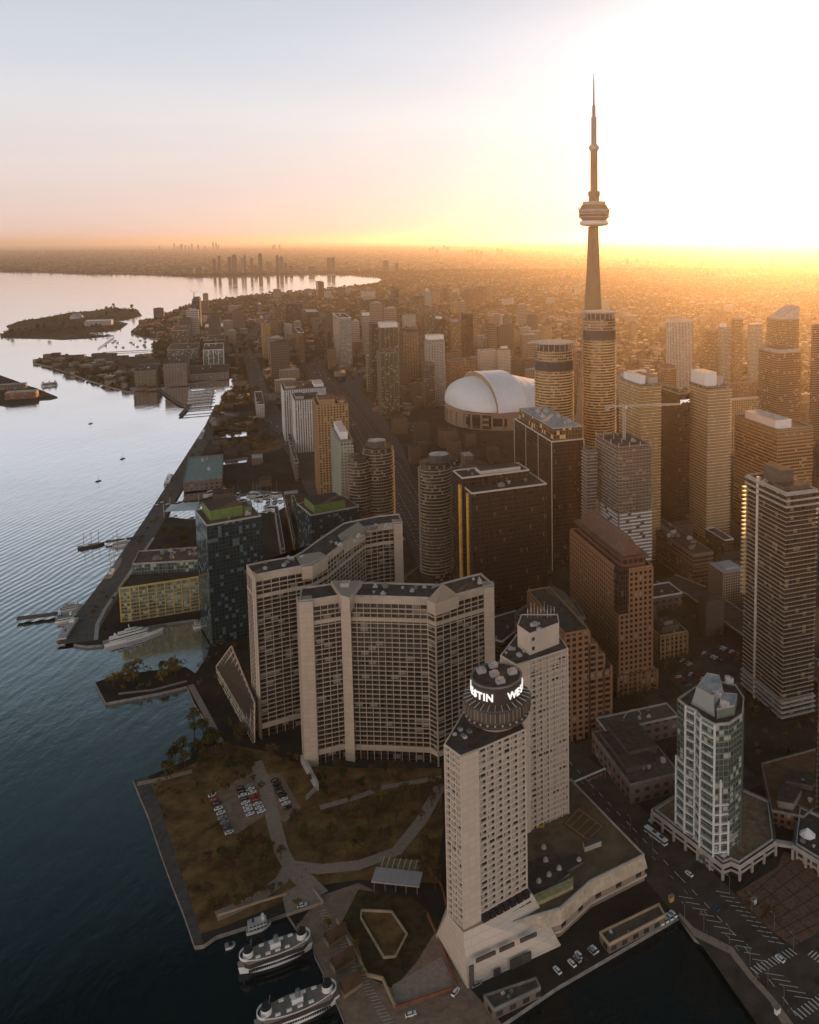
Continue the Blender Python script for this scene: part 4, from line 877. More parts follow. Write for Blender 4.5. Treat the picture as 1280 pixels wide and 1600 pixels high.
# --- needle tower
CY_ = 1255.; sc1 = CY_/FPX*1.01
def cz(y): return hgt(929, y, CY_)
cx_ = at(928.5, 374.2, 313.9)
cp = Vector((0, 0, 0)); v = cF + cR*((928.6-CX)/FPX) + cU*((CY-420)/FPX); cp = Vector((v.x*CY_/v.y, CY_, 0))
t = thing('needle_tower', 'very tall concrete needle tower with round observation pod and white ring, rising above the horizon', 'tower', (cp.x, cp.y, 2)); X0, Y0 = cp.x, cp.y
conc = mat('tower_concrete', (.25, .17, .10), .8, var=.12, sc=.05)
mb = MB(); zs = [2, 60, 120, 200, cz(425), cz(354)]; rs = [33, 24, 18.5, 14, 10.6*sc1, 8.2*sc1]
def ypoly(r, k=.42):
    out = []
    for i in range(3):
        a = RAD(-90+20+i*120); d = Vector((math.cos(a), math.sin(a), 0)); n = Vector((-d.y, d.x, 0)); w = r*.32
        out += [Vector((X0, Y0, 0))+d*r-n*w*.6, Vector((X0, Y0, 0))+d*r+n*w*.6, Vector((X0, Y0, 0))+Vector((math.cos(a+RAD(60)), math.sin(a+RAD(60)), 0))*r*.55]
    return out
for i in range(5): mb.prism(ypoly(rs[i]*1.1), zs[i], zs[i+1], poly1=ypoly(rs[i+1]*1.1))
mb.build('shaft', conc, t)
mb = MB(); mb.cyl(X0, Y0, 2, 9, cz(353), 6.5*sc1, 6); mb.build('core', conc, t)
def part(name, prof, m, n=40):
    mb = MB(); mb.lathe(X0, Y0, [(w/2*sc1, cz(y)) for w, y in prof], n); return mb.build(name, m, t, smooth=False)
part('radome_ring', [(18, 353.5), (36, 352.6), (43, 351), (45, 348.5), (43.5, 345.5), (38, 344.6), (20, 344.4)], mat('white_radome', (.72, .68, .66), .5, var=.04))
part('pod_base', [(36, 345), (40, 342), (46, 339.5)], conc)
part('pod_window_band', [(46, 339.6), (46.4, 336.5), (46.4, 333)], glassd)
part('pod_ledge', [(47.5, 339.8), (48.3, 338.8), (47.5, 338)], palec); part('pod_ledge', [(47, 335), (48.6, 334.2), (47, 333.4)], palec)
part('pod_ledge', [(46, 331.2), (48.5, 330), (47.5, 328.2), (45.5, 327)], palec)
part('pod_upper', [(46, 333), (46, 329), (43, 325.5), (38, 320.5), (34, 319.5)], conc)
part('pod_roof', [(34, 320.4), (35.4, 319.8), (35.2, 315.3), (33, 315), (14, 314.4)], palec)
part('shaft_collar', [(16, 315), (15.6, 306.8), (18, 306.2), (18.2, 299.4), (16.5, 298.8), (10, 298.6)], conc)
mb = MB(); mb.cyl(X0, Y0, cz(300), 5.6*sc1, cz(234), 5.2*sc1, 6); mb.build('upper_shaft', conc, t)
part('upper_pod', [(10, 236), (13.5, 234.4), (16, 232), (16, 229.8), (13, 227.4), (9, 225.6)], palec)
part('antenna_mast', [(8.4, 227), (8.2, 183), (0.1, 182.6)], mat('antenna_cladding', (.26, .22, .20), .6, var=.1), 12)
part('antenna_mast', [(5.4, 183.5), (5.2, 165), (.1, 164.6)], MT['antenna_cladding'], 12)
part('antenna_tip', [(2.6, 165), (2.2, 145), (1.6, 125), (1.0, 122), (.9, 115)], blackm, 8)
for s_ in (-1, 1):
    mb = MB(); mb.bar((X0+s_*22*sc1, Y0, cz(327)), (X0+s_*25*sc1, Y0-2, cz(325)), 1.1); mb.build('window_crane', steel, t)
FOOT.append([Vector((X0-40, Y0-40, 0)), Vector((X0+40, Y0-40, 0)), Vector((X0+40, Y0+40, 0)), Vector((X0-40, Y0+40, 0))])

# --- domed stadium
z1 = 34; N1 = at(779, 646, z1); N2 = at(722, 611, z1); C0 = (N1+N2)/2; Rr = (N1-N2).length/2
ax = (N1-N2).normalized(); sx = Vector((ax.y, -ax.x, 0));
if proj(C0+sx*50)[0] < proj(C0)[0]: sx = -sx     # sx points right, along the vault
st = thing('domed_stadium', 'white domed stadium with a round tan concrete drum', 'stadium', (C0.x, C0.y, 2)); FOOT.append([C0-ax*130-sx*110, C0-ax*130+sx*200, C0+ax*130+sx*200, C0+ax*130-sx*110])
DR = 106; dc = C0 + sx*50
membrane = mat('white_membrane_roof', (.90, .90, .94), .5, var=.03, sc=.05)
drum = mat('stadium_concrete', (.36, .26, .19), .85, var=.12, sc=.1)
def spt(s, phi, R, h, ct=C0): return ct + sx*s - ax*(R*math.cos(phi)) + Vector((0, 0, h*math.sin(phi)**.92 if math.sin(phi) > 0 else 0))
def vault(name, s0, s1, R, h, taper=0):
    mb = MB(); n = 36
    for i in range(n):
        a, b = math.pi*i/n, math.pi*(i+1)/n
        for sa, sb in ((s0, (s0+s1)/2), ((s0+s1)/2, s1)):
            k0, k1 = 1-taper*((sa-s0)/(s1-s0)), 1-taper*((sb-s0)/(s1-s0))
            mb.face([spt(sa, a, R*k0, h*k0), spt(sb, a, R*k1, h*k1), spt(sb, b, R*k1, h*k1), spt(sa, b, R*k0, h*k0)])
    mb.face([spt(s0, math.pi*i/n, R, h) for i in range(n+1)][::-1], None, 1); 
    for i in range(n):   # thick front rim
        a, b = math.pi*i/n, math.pi*(i+1)/n
        mb.face([spt(s0-.2, a, R+1.2, h+1.2), spt(s0+3, a, R+1.2, h+1.2), spt(s0+3, b, R+1.2, h+1.2), spt(s0-.2, b, R+1.2, h+1.2)])
    return mb.build(name, [membrane, drum], st, smooth=False)
vault('roof_vault', 0, 50, Rr, 50); vault('roof_vault', 50, 118, Rr*.95, 45, .38)
mb = MB(); n = 24
for i in range(n):
    for j in range(10):
        def q_(i, j):
            ph_ = math.pi*i/n; th = math.pi/2*j/10; R_ = Rr*.93; hh = 42
            return C0 - ax*(R_*math.cos(ph_)*math.cos(th)) - sx*(R_*.54*math.sin(th)) + Vector((0, 0, hh*math.sin(ph_)*math.cos(th)**.8 if j < 10 else 0))
        mb.face([q_(i, j), q_(i, j+1), q_(i+1, j+1), q_(i+1, j)])
mb.build('roof_quarter_dome', membrane, st, smooth=True)
seam = mat('roof_seam', (.74, .74, .78), .6, var=0)
for s0 in (12, 24, 37, 62, 76, 90):
    mb = MB(); k_ = 1 if s0 < 50 else .95*(1-.38*(s0-50)/68); hh = 50 if s0 < 50 else 45*(1-.38*(s0-50)/68)
    for i in range(24): mb.bar(spt(s0, math.pi*i/24, Rr*k_+.1, hh+.1), spt(s0, math.pi*(i+1)/24, Rr*k_+.1, hh+.1), .3)
    mb.build('roof_seam', seam, st)
for i_ in range(3, 24, 3):
    mb = MB()
    for j in range(9): mb.bar(q_(i_, j)+Vector((0, 0, .1)), q_(i_, j+1)+Vector((0, 0, .1)), .3)
    mb.build('roof_seam', seam, st)
mb = MB(); mb.lathe(dc.x, dc.y, [(DR, 1.5), (DR, 27), (DR+2.5, 27.3), (DR+2.5, 33.5), (DR-3, 34), (DR-40, 33.8)], 72); mb.build('drum_wall', facade('drum_wall', (.05, .035, .03), (.38, .28, .21), 26, 9, .62, .4, metal=.1, curtain=0), st)
for k in range(36):
    a = 2*math.pi*k/36; mb = MB(); mb.box(dc.x+math.cos(a)*(DR+.6), dc.y+math.sin(a)*(DR+.6), 2, 3, 3, 30 if k % 3 else 33, a); mb.build('buttress', drum, st)
for a0 in (-95, -70, -118):
    a = RAD(a0); mb = MB(); mb.box(dc.x+math.cos(a)*(DR+.2), dc.y+math.sin(a)*(DR+.2), 9, 1.6, 30, 13, a); mb.build('window_wall', glassd, st)

# --- table of the other buildings: name, label, xl, xm, xr, ytop, ybase, facade, extras
ww_ = mat('cream_wall', (.42, .32, .22), .85, var=.2)
rb = mat('roof_brown', (.13, .10, .08), .9, var=.35, sc=.2)
TB = [
 ('condo_tower', 'blue green glass condo tower by the lake with a lime green roof house', 314, 323, 416, 822, dict(H=98), F_blue, dict(cat='tower', roof=rb, par=palec, pent=[(.12, .25, .72, .95, 8, greenp), (.75, .3, .9, .7, 5, greenp)], units=5, lim=60, dr=None, rot=13)),
 ('condo_building', 'lower blue glass condo with a lime green roof house behind the beige tower', 468, 486, 564, 806, dict(H=62), F_blue, dict(roof=rb, par=palec, pent=[(.1, .1, .75, .8, 8, greenp)], units=6, rot=13, lim=70)),
 ('apartment_slab', 'white slab tower with ribbed balconies left of the round condo tower', 523, 531, 556, 690, dict(H=116), F_pale, dict(cat='tower', pent=[(.1, .1, .7, .8, 8, white)], bands=(8, -3, 3, .6, .8, mat('greenish_balcony', (.45, .47, .36), .7, var=.1), 'balcony_slab'), units=2)),
 ('brick_tower', 'gold lit tan brick apartment tower beside the lakeshore boulevard', 494, 500, 548, 634, 780, F_tan, dict(cat='tower', pent=[(.1, .1, .6, .8, 6, tan), (.7, .2, .95, .8, 3, tan)], units=5, par=tan, piers=(2, 0, 7, 1, .4, tan))),
 ('apartment_slab', 'white gridded apartment slab, further back of the pair', 436, 446, 511, 610, 690, F_white, dict(pent=[(.05, .2, .3, .8, 4, palec), (.75, .2, .98, .8, 5, white)], piers=(2, 0, 3.4, .7, .4, white), units=2, lim=70)),
 ('apartment_slab', 'white gridded apartment slab, nearer of the pair', 459, 463, 514, 626, 708, F_white, dict(pent=[(.05, .2, .3, .8, 4, palec), (.8, .2, .98, .8, 5, white)], piers=(2, 0, 3.4, .7, .4, white), units=2, lim=70)),
 ('glass_tower', 'pale greenish slab tower lit along its full height, slanted roof line', 521, 532, 551, 497, 574, F_pale, dict(cat='tower', par=white, piers=(2, 2, 5, .9, .4, palec), units=1)),
 ('condo_tower', 'brown tower at the left end of the western cluster, back row', 412, 430, 447, 480, 520, F_brown, dict(cat='tower')),
 ('condo_tower', 'wide brown tower tallest of the western cluster', 446, 450, 474, 475, 518, F_dark, dict(cat='tower')),
 ('condo_tower', 'tan striped tower at the left front of the western cluster', 408, 412, 425, 505, 562, F_tan, dict(cat='tower')),
 ('condo_tower', 'dark round cornered tower at the left front of the western cluster', 425, 440, 446, 505, 562, F_dark, dict(cat='tower')),
 ('condo_tower', 'brown tower with a white curved roof edge in the western cluster', 445, 468, 477, 520, 568, F_brown, dict(cat='tower', par=white)),
 ('condo_tower', 'black tower with one sunlit golden corner beside the expressway', 478, 499, 507, 506, 561, F_dark, dict(cat='tower')),
 ('condo_building', 'short dark tower just behind the golden cornered one', 507, 512, 519, 519, 542, F_dark, {}),
 ('office_building', 'squat dark green glass block behind the western cluster', 474, 480, 499, 488, 506, F_dark, dict(roof=roofl)),
 ('apartment_tower', 'double brown tower standing alone by the far bay shore', 490, 498, 507, 441, 467, F_brown, {}),
 ('apartment_block', 'small pale tower right of the double tower by the bay', 540, 544, 548, 450, 461, F_pale, {}),
 ('apartment_block', 'white small block left of the double tower by the bay', 482, 485, 488, 457, 463, F_white, {}),
 ('brick_building', 'orange brick low block at the foot of the western cluster', 433, 436, 448, 551, 568, F_tan, {}),
 ('apartment_slab', 'long dark wall of towers north west of the expressway, left half', 562, 566, 589, 468, 500, F_green, dict(pent=[(.2, .2, .8, .8, 6, palec)])),
 ('apartment_slab', 'long dark wall of towers north west of the expressway, right half', 589, 592, 624, 468, 502, F_dark, {}),
 ('condo_tower', 'dark tower with a domed dark top behind the long wall of towers', 612, 618, 624, 452, 500, F_dark, dict(pent=[(.1, .1, .9, .9, 5, darkc)])),
 ('apartment_block', 'block with two white end caps behind the long wall of towers', 564, 568, 587, 455, 468, F_white, {}),
 ('office_building', 'grey green glass slab beside the ribbed domed tower', 640, 645, 662, 462, 488, F_green, {}),
 ('office_tower', 'pale ribbed tower with a domed cap', 661, 665, 675, 456, 488, F_pale, dict(cat='tower', pent=[(.1, .1, .9, .9, 7, palec), (.3, .3, .7, .7, 12, white)])),
 ('office_building', 'tan office block right of the ribbed domed tower', 675, 679, 688, 456, 474, F_tan, {}),
 ('apartment_block', 'brown distant block with a flat roof beyond the amber haze, left one', 689, 692, 700, 449, 472, F_brown, {}),
 ('condo_tower', 'narrow tower with a bright white roof box at the left of the central cluster', 567, 569, 580, 494, 557, F_pale, dict(cat='tower', pent=[(.0, .0, .95, .9, 9, white)])),
 ('condo_tower', 'dark slim tower standing in shadow in the central cluster', 579, 583, 594, 506, 622, F_dark, dict(cat='tower')),
 ('condo_tower', 'green glass condo with a wide white roof crown in the central cluster', 593, 597, 624, 512, 610, F_green, dict(cat='tower', pent=[(.0, .0, .98, .9, 10, white)], par=white, piers=(2, 0, 9, 1.2, .5, greyc))),
 ('condo_tower', 'front green condo tower below the white crowned one', 592, 597, 624, 552, 650, F_green, dict(cat='tower', bands=(6, -2, 3, .3, .6, greyc, 'balcony_slab'), piers=(2, 0, 8, 1, .8, mat('olive_concrete', (.20, .19, .12), .8)))),
 ('condo_tower', 'dark condo with gold lit vertical strips and a black roof box', 626, 631, 656, 521, 598, F_gold, dict(cat='tower', pent=[(.3, .1, .9, .8, 8, blackm)], piers=(2, 0, 6, 1.8, .4, darkc))),
 ('parking_building', 'white wall perforated with dark holes behind the central cluster', 629, 632, 650, 492, 513, F_white, {}),
 ('condo_tower', 'dark green condo tower behind the white crowned ones, left', 663, 668, 685, 487, 532, F_green, dict(cat='tower')),
 ('condo_tower', 'dark condo tower with a slanted white roof panel', 678, 684, 698, 499, 562, F_dark, dict(cat='tower', pent=[(.2, .1, .6, .8, 6, white)])),
 ('condo_tower', 'pale lit condo tower with a wide white crown in front of the brick hall', 666, 671, 696, 532, 636, F_pale, dict(cat='tower', pent=[(.0, .0, .98, .9, 9, white)], piers=(2, 0, 5, 1, .8, palec), bands=(6, -2, 3, .4, .7, palec, 'balcony_slab'))),
 ('condo_tower', 'grey lower condo tower in front of the pale white crowned one', 660, 665, 680, 569, 640, F_dark, dict(cat='tower', bands=(6, -2, 3, .3, .5, greyc, 'balcony_slab'))),
 ('condo_tower', 'brown condo with a pale roof house left of the black slab', 700, 706, 722, 504, 562, F_gold, dict(cat='tower', pent=[(.1, .1, .8, .8, 7, palec)])),
 ('condo_tower', 'black slab tower with a flared top and a golden left edge', 722, 728, 740, 493, 562, F_black, dict(cat='tower', pent=[(-.05, -.05, 1.05, 1.05, 5, darkc)])),
 ('condo_tower', 'narrow tan tower tucked behind the black slab', 739, 741, 746, 500, 550, F_tan, {}),
 ('brick_hall', 'wide red brick building left of the white dome', 699, 704, 747, 565, 612, F_brick, {}),
 ('apartment_block', 'cream banded apartment block just above the dome, left part', 747, 752, 776, 549, 600, F_cream, dict(bands=(6, -2, 3.2, 1.2, .6, cream, 'balcony_slab'), par=white)),
 ('apartment_block', 'cream banded apartment block just above the dome, right part', 776, 779, 798, 546, 600, F_cream, dict(pent=[(.3, .1, .8, .7, 6, white)], bands=(6, -2, 3.2, 1.2, .6, cream, 'balcony_slab'))),
 ('brick_building', 'green topped mid rise block above the cluster', 705, 709, 722, 473, 492, F_tan, dict(roof=teal)),
 ('apartment_block', 'wide distant grey block, left of two in the amber haze', 724, 728, 745, 451, 476, F_brown, {}),
 ('apartment_block', 'wide distant grey block, right of two in the amber haze', 745, 749, 760, 447, 474, F_brown, {}),
 ('apartment_block', 'brown distant block with a white cornice right of the grey pair', 758, 761, 770, 450, 472, F_tan, {}),
 ('apartment_block', 'pale boxy block above the dome in the haze', 782, 787, 812, 519, 546, F_tan, {}),
 ('apartment_block', 'tan block between dome and round amber towers in the haze', 837, 842, 863, 511, 536, F_tan, {}),
 ('apartment_block', 'distant block with white end towers in the haze', 783, 786, 803, 467, 478, F_white, {}),
 ('office_tower', 'plain red brown tower seen between the two round amber towers', 897, 901, 911, 549, 640, F_brick, dict(cat='tower')),
 ('hotel_block', 'pale gridded rectangular tower in the orange haze', 1040, 1046, 1082, 504, 610, F_white, dict(cat='tower', par=cream, pent=[(.0, .0, 1, 1, 7, cream)])),
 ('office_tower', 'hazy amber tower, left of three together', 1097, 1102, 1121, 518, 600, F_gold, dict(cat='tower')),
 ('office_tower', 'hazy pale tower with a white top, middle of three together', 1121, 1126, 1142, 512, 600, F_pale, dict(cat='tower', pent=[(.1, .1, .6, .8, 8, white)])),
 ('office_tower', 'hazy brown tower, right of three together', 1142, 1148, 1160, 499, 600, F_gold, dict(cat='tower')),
 ('office_tower', 'hazy tower with a dazzling white roof', 1167, 1172, 1190, 508, 600, F_pale, dict(cat='tower', roof=white, pent=[(.1, .1, .9, .9, 3, white)])),
 ('office_tower', 'wide brown banded tower with a pale blank side panel', 1183, 1214, 1249, 553, 700, F_brown, dict(cat='tower', pent=[(.05, .05, .95, .9, 6, palec)])),
 ('office_tower', 'very dark tower cut by the right edge of the view', 1264, 1266, 1330, 508, 700, F_brown, dict(cat='tower')),
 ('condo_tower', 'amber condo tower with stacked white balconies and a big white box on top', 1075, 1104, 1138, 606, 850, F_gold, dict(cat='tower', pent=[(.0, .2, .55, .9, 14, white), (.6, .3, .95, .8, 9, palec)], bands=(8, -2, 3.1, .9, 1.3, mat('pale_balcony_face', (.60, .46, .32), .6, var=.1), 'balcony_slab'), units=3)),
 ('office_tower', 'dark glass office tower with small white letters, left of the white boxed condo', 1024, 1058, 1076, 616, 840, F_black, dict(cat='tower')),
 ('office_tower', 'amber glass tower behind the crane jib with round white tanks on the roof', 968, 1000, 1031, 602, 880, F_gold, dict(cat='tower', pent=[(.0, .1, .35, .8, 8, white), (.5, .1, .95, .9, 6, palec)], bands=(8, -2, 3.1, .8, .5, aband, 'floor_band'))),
 ('office_building', 'block with a curved brown roof behind the crane jib', 1027, 1040, 1057, 577, 640, F_brown, dict(pent=[(.05, .1, .9, .9, 6, copper)])),
 ('office_block', 'louvred amber office block with a big white roof box on the right', 1146, 1212, 1266, 672, 850, F_brown, dict(pent=[(.0, .05, .45, .75, 9, white)], bands=(6, -2, 3.6, .9, .5, mat('amber_louvre', (.42, .25, .12), .6, var=.15), 'louvre_band'), units=5)),
 ('red_building', 'low bright orange red block in the haze behind the white boxed condo', 1132, 1136, 1183, 600, 640, F_brick, dict(roof=mat('red_roof', (.5, .12, .04), .7))),
 ('office_block', 'curved tan block below the red one', 1138, 1142, 1184, 625, 720, F_tan, dict(par=cream)),
 ('arena', 'low hall with a pale stepped roof in the haze right of the round amber towers', 964, 975, 1024, 590, 640, F_cream, dict(roof=roofl, pent=[(.1, .1, .9, .9, 5, roofl), (.3, .3, .8, .8, 9, white)])),
 ('office_block', 'low brown banded block with row of lit roof vents, right of the construction tower', 1000, 1083, 1114, 868, 920, F_brown, dict(bands=(5, -1, 4.4, 1.2, .5, mat('brown_band', (.24, .13, .09), .7), 'floor_band'), pent=[(.3, .5, .6, 1, 5, palec)], units=12)),
 ('office_block', 'dark block with bright white parapet below the balcony condo', 1102, 1132, 1146, 845, 880, F_dark, dict(par=white)),
 ('office_block', 'small classical stone office block beside the surface car park', 1012, 1032, 1074, 995, 1030, F_brown, dict(piers=(2, 0, 4, 1.2, .6, tan), pent=[(.15, .2, .8, .85, 5, darkc), (.3, .3, .6, .7, 8, greyc)], par=tan)),
 ('warehouse', 'flat roofed shed with a long white side wall behind the copper roofed tower', 1000, 1020, 1066, 935, 955, F_ware, dict(par=white)),
 ('theatre_building', 'dark many sided low building with flat roofs across the avenue from the podium', 925, 985, 1062, 1228, dict(H=13), F_ware, dict(lim=75, pent=[(.1, .2, .7, .9, 3, darkc), (.3, .4, .9, .95, 5, darkc)], units=6, roof=rb)),
 ('low_block', 'low flat block with a thin white roof rail in front of the granite tower', 932, 948, 1060, 1145, 1175, F_ware, dict(par=palec, roof=rb, lim=80)),
 ('office_block', 'dark glass block with pale roof at the right edge beside the balcony condo', 1262, 1272, 1340, 800, 950, F_blue, dict(roof=roofl, units=4)),
 ('apartment_building', 'slim dark tower cut by the right edge beside the arcaded podium', 1272, 1274, 1330, 1040, 1290, F_dark, dict(cat='tower')),
 ('silo_block', 'disused grain silos with ribbed olive concrete walls by the harbour', 210, 246, 252, 579, 606, F_ware, dict(piers=(2, 0, 7, 3, 1.5, mat('olive_silo', (.16, .15, .09), .9)))),
 ('silo_block', 'black windowless silo block right of the ribbed silos', 257, 293, 300, 568, 602, F_ware, {}),
 ('condo_tower', 'lone slender dark glass tower in the exhibition grounds', 302, 314, 319, 469, 515, F_blue, dict(cat='tower', pent=[(.1, .1, .9, .9, 6, darkc)])),
 ('condo_tower', 'grey glass condo tower on a wide podium near the marina', 270, 296, 301, 516, 548, F_green, dict(cat='tower', par=palec, bands=(6, -2, 3, .5, .5, greyc, 'floor_band'))),
 ('condo_building', 'wide podium under the grey glass condo near the marina', 262, 310, 320, 545, 562, F_glass, dict(par=palec)),
 ('condo_building', 'stepped white framed condo block right of the marina tower, upper part', 319, 352, 360, 531, 550, F_blue, dict(par=palec)),
 ('condo_building', 'stepped white framed condo block right of the marina tower, lower part', 319, 350, 356, 546, 577, F_glass, dict(par=white, piers=(2, 0, 12, 1.2, .5, white))),
 ('condo_building', 'banded low block behind the small wooded knoll', 352, 368, 374, 553, 570, F_brown, {}),
 ('quay_building', 'long low dark quay shed north of the marina', 296, 358, 362, 582, 592, F_ware, {}),
 ('banded_building', 'white banded stepped lakeside block above the small lawn', 338, 402, 414, 633, 654, F_white, dict(par=white, bands=(5, -1, 3, 1.2, .8, palec, 'floor_band'), pent=[(.4, .1, .8, .7, 6, copper)])),
 ('exhibition_hall', 'long exhibition hall with a bright white roof edge', 346, 405, 409, 476, 490, F_ware, dict(roof=white)),
 ('exhibition_hall', 'arena with a broad white sloping roof at the exhibition grounds', 382, 408, 412, 498, 512, F_ware, dict(roof=white)),
 ('exhibition_hall', 'flat bright white roofed hall below the lone glass tower', 320, 360, 364, 510, 515, F_ware, dict(roof=white)),
 ('terminal_shed', 'long white airport shed, upper of two on the airfield', -4, 40, 43, 600, 607, F_ware, dict(roof=roofl)),
 ('hangar', 'airport hangar with a white roof nearest the channel', 8, 56, 61, 612, 622, F_brick, dict(roof=roofl)),
 ('pavilion', 'white colonnaded pavilion on the park island', 132, 174, 178, 501, 508, F_white, dict(roof=white)),
 ('quay_hall', 'long quay hall with a teal pitched roof end', 287, 348, 358, 748, 762, F_ware, dict(roof=teal, lim=130)),
 ('cultural_centre', 'big dark flat roofed hall beside the boulevard, nearer wing', 391, 462, 468, 724, 752, F_ware, dict(lim=120, units=10, par=palec, roof=rb)),
 ('cultural_centre', 'big dark flat roofed hall beside the boulevard, farther wing', 385, 458, 464, 706, 722, F_ware, dict(lim=120, units=12, par=palec, roof=rb)),
 ('green_roof_hall', 'low hall with a mossy green roof behind the green topped condo', 416, 464, 470, 812, 830, F_ware, dict(roof=mat('mossy_roof', (.09, .12, .05), .9, var=.3), par=palec, lim=90)),
 ('small_block', 'small pale green block between the two green topped condos', 416, 440, 446, 858, 880, F_pale, dict(roof=rb, par=palec)),
 ('small_block', 'small tan brick stair block beside the low beige tower', 446, 459, 462, 845, 872, F_tan, {}),
]
for (nm, lab, xl, xm, xr, yt, b, fm, kw) in TB:
    a = dict(b) if isinstance(b, dict) else dict(yb=b)
    kw = dict(kw); kw.setdefault('units', 3)
    r_, poly, H_ = cb(nm, lab, xl, xm, xr, yt, fm=fm, **a, **kw)
    if 'white letters' in lab:
        PW = {c: letter_mesh(c, 6.5, .3) for c in 'pwc'}; s = 0
        for me in PW.values(): me.materials.append(mat('added_glow_letter', (1, .97, .92), .5, var=0, emit=.3))  # glow added so the white letters show in shade
        dd = (poly[1]-poly[0]).normalized(); nn = Vector((dd.y, -dd.x, 0))
        for i, c in enumerate('pwc'):
            p = poly[0]+dd*(4+i*4)+nn*.5; o = link('sign_letter', PW[c], r_, (p.x-ORG[r_.name][0], p.y-ORG[r_.name][1], H_-9-2)); o.rotation_euler = (RAD(90), 0, math.atan2(dd.y, dd.x))
sq2 = [at(x, y, 6) for x, y in [(937, 1459), (952, 1478), (1040, 1432), (1030, 1414)]]; building('quay_shed', 'long low quay shed with a pillared walkway facing the slip', sq2, 6, F_ware, units=2, roof=rb, par=ww_)
# slanted-roof tower in the haze
sl_, H_ = corner(1196, 1216, 1246, 500, 640); t = building('office_tower', 'hazy tall tower with a slanted wedge roof on the right', sl_, H_, F_gold, units=0, cat='tower')
mb = MB(); a, b, c, d = [Vector((p.x, p.y, H_)) for p in sl_]; up = Vector((0, 0, 24)); mb.face([a, d, c+up, b+up]); mb.face([a, b+up, b]); mb.face([d, c, c+up]); mb.face([b, b+up, c+up, c]); mb.build('wedge_roof', roofl, t)
# yellow framed mid-rise by the yacht
H_ = hgt(189, 919, at(190, 971, 2).y); yq = [at(186.6, 919, H_), at(202, 918, H_), at(315, 901, H_), at(325, 885, H_), at(212, 893, H_)]
yq = [at(187, 920, H_), at(203, 918.5, H_), at(322, 900.5, H_), at(325, 880, H_), at(206, 896, H_)]; FOOT.append(yq)
t = building('waterfront_apartments', 'mid rise with a yellow concrete frame on the harbour quay above the white yacht', yq, H_, F_glass, units=0, par=yellow, bands=(2, H_-1, 3.1, .45, .5, yellow, 'frame_beam'))
add_piers(t, yq, 2, H_, 6.5, .7, .6, yellow)
uq = [at(207, 882, H_+9), at(315, 876, H_+9), at(320, 855, H_+9), at(217, 862, H_+9)]; mb = MB(); mb.prism(uq, H_-.5, H_+9, 0, 1); mb.build('set_back_storeys', [F_glass, rb], t); add_parapet(t, uq, H_+9, 1, .6, palec); rooftop(t, uq, H_+9, 14, 2)
add_piers(t, uq, H_, H_+9, 7, .6, .5, teal)
# white tent roofed stage
tq = [at(x, y, 9) for x, y in [(256, 800), (309, 797), (311, 784), (266, 790)]]; c = sum(tq, Vector())/4
t = thing('tent_canopy', 'pale translucent fabric canopy over the quay stage by the yacht slip', 'canopy', (c.x, c.y, 2)); mb = MB()
for i in range(4): mb.face([tq[i], tq[(i+1) % 4], c+Vector((0, 0, 5))])
mb.build('fabric_roof', mat('pale_fabric', (.46, .56, .58), .6, var=.1), t)
for i, q in enumerate(tq):
    mb = MB(); mb.bar((q.x, q.y, 2), (q.x, q.y, 19), .5); mb.build('mast', palec, t)
# pavilion shelter and garden walls in the dock plaza
sh = [at(x, y, 7) for x, y in [(588, 1355), (661, 1363), (655, 1386), (580, 1378)]]; c = sum(sh, Vector())/4
t = thing('ferry_shelter', 'pale metal roofed ferry waiting shelter on the dock plaza', 'shelter', (c.x, c.y, 2)); mb = MB(); mb.prism(sh, 6.6, 7.2, bottom=True); mb.build('roof', mat('pale_metal_roof', (.42, .38, .38), .5, .2, var=.1, sc=.4), t)
for u in (.05, .28, .5, .72, .95):
    for v in (.12, .88):
        p = lerp2(sh, u, v); mb = MB(); mb.cyl(p.x, p.y, 2, .25, 6.6, .25, 8); mb.build('post', steel, t)
mb = MB(); mb.prism([lerp2(sh, .1, -.9), lerp2(sh, .85, -1.0), lerp2(sh, .9, -.1), lerp2(sh, .08, -.1)], 5.0, 5.4, bottom=True); mb.build('lower_canopy', mat('ochre_canopy', (.30, .19, .08), .7, var=.3, sc=.5), t)
for k in range(7):
    mb = MB(); mb.bar(lerp2(sh, .08+.12*k, -.95)+Vector((0, 0, -1.2)), lerp2(sh, .08+.12*k, .0)+Vector((0, 0, -1.2)), .35); mb.build('canopy_beam', cream, t)
def low_wall(px, h, m, label, w=.7):
    P = [at(x, y, 2) for x, y in px]; mb = MB()
    for a, b in zip(P, P[1:]): mb.bar(a+Vector((0, 0, h/2)), b+Vector((0, 0, h/2)), w, h=h)
    tag(mb.build('low_wall', m, None), label, 'wall')
ww = mat('cream_wall', (.42, .32, .22), .85, var=.2)
low_wall([(565, 1424), (612, 1426), (636, 1461), (618, 1496), (600, 1498), (564, 1436), (565, 1424)], 1, ww, 'low cream wall ringing the six sided garden lawn')
low_wall([(526, 1440), (548, 1478), (574, 1526), (598, 1532), (618, 1576)], 1.6, ww, 'long cream garden wall beside the ferry boarding lanes')
low_wall([(617, 1577), (712, 1545), (708, 1530), (690, 1478), (668, 1430)], 1.4, brick, 'brown brick wall round the paved forecourt by the hotel foot')
low_wall([(448, 1432), (505, 1412), (490, 1390)], 1.2, ww, 'cream wall round the small fountain court by the ferry docks')
low_wall([(340, 1432), (400, 1412), (448, 1398)], 1.0, ww, 'long cream pier wall above the fireboat berth')
low_wall([(660, 1340), (690, 1385), (700, 1425)], 1.2, brick, 'dark hedge wall left of the hotel foot')
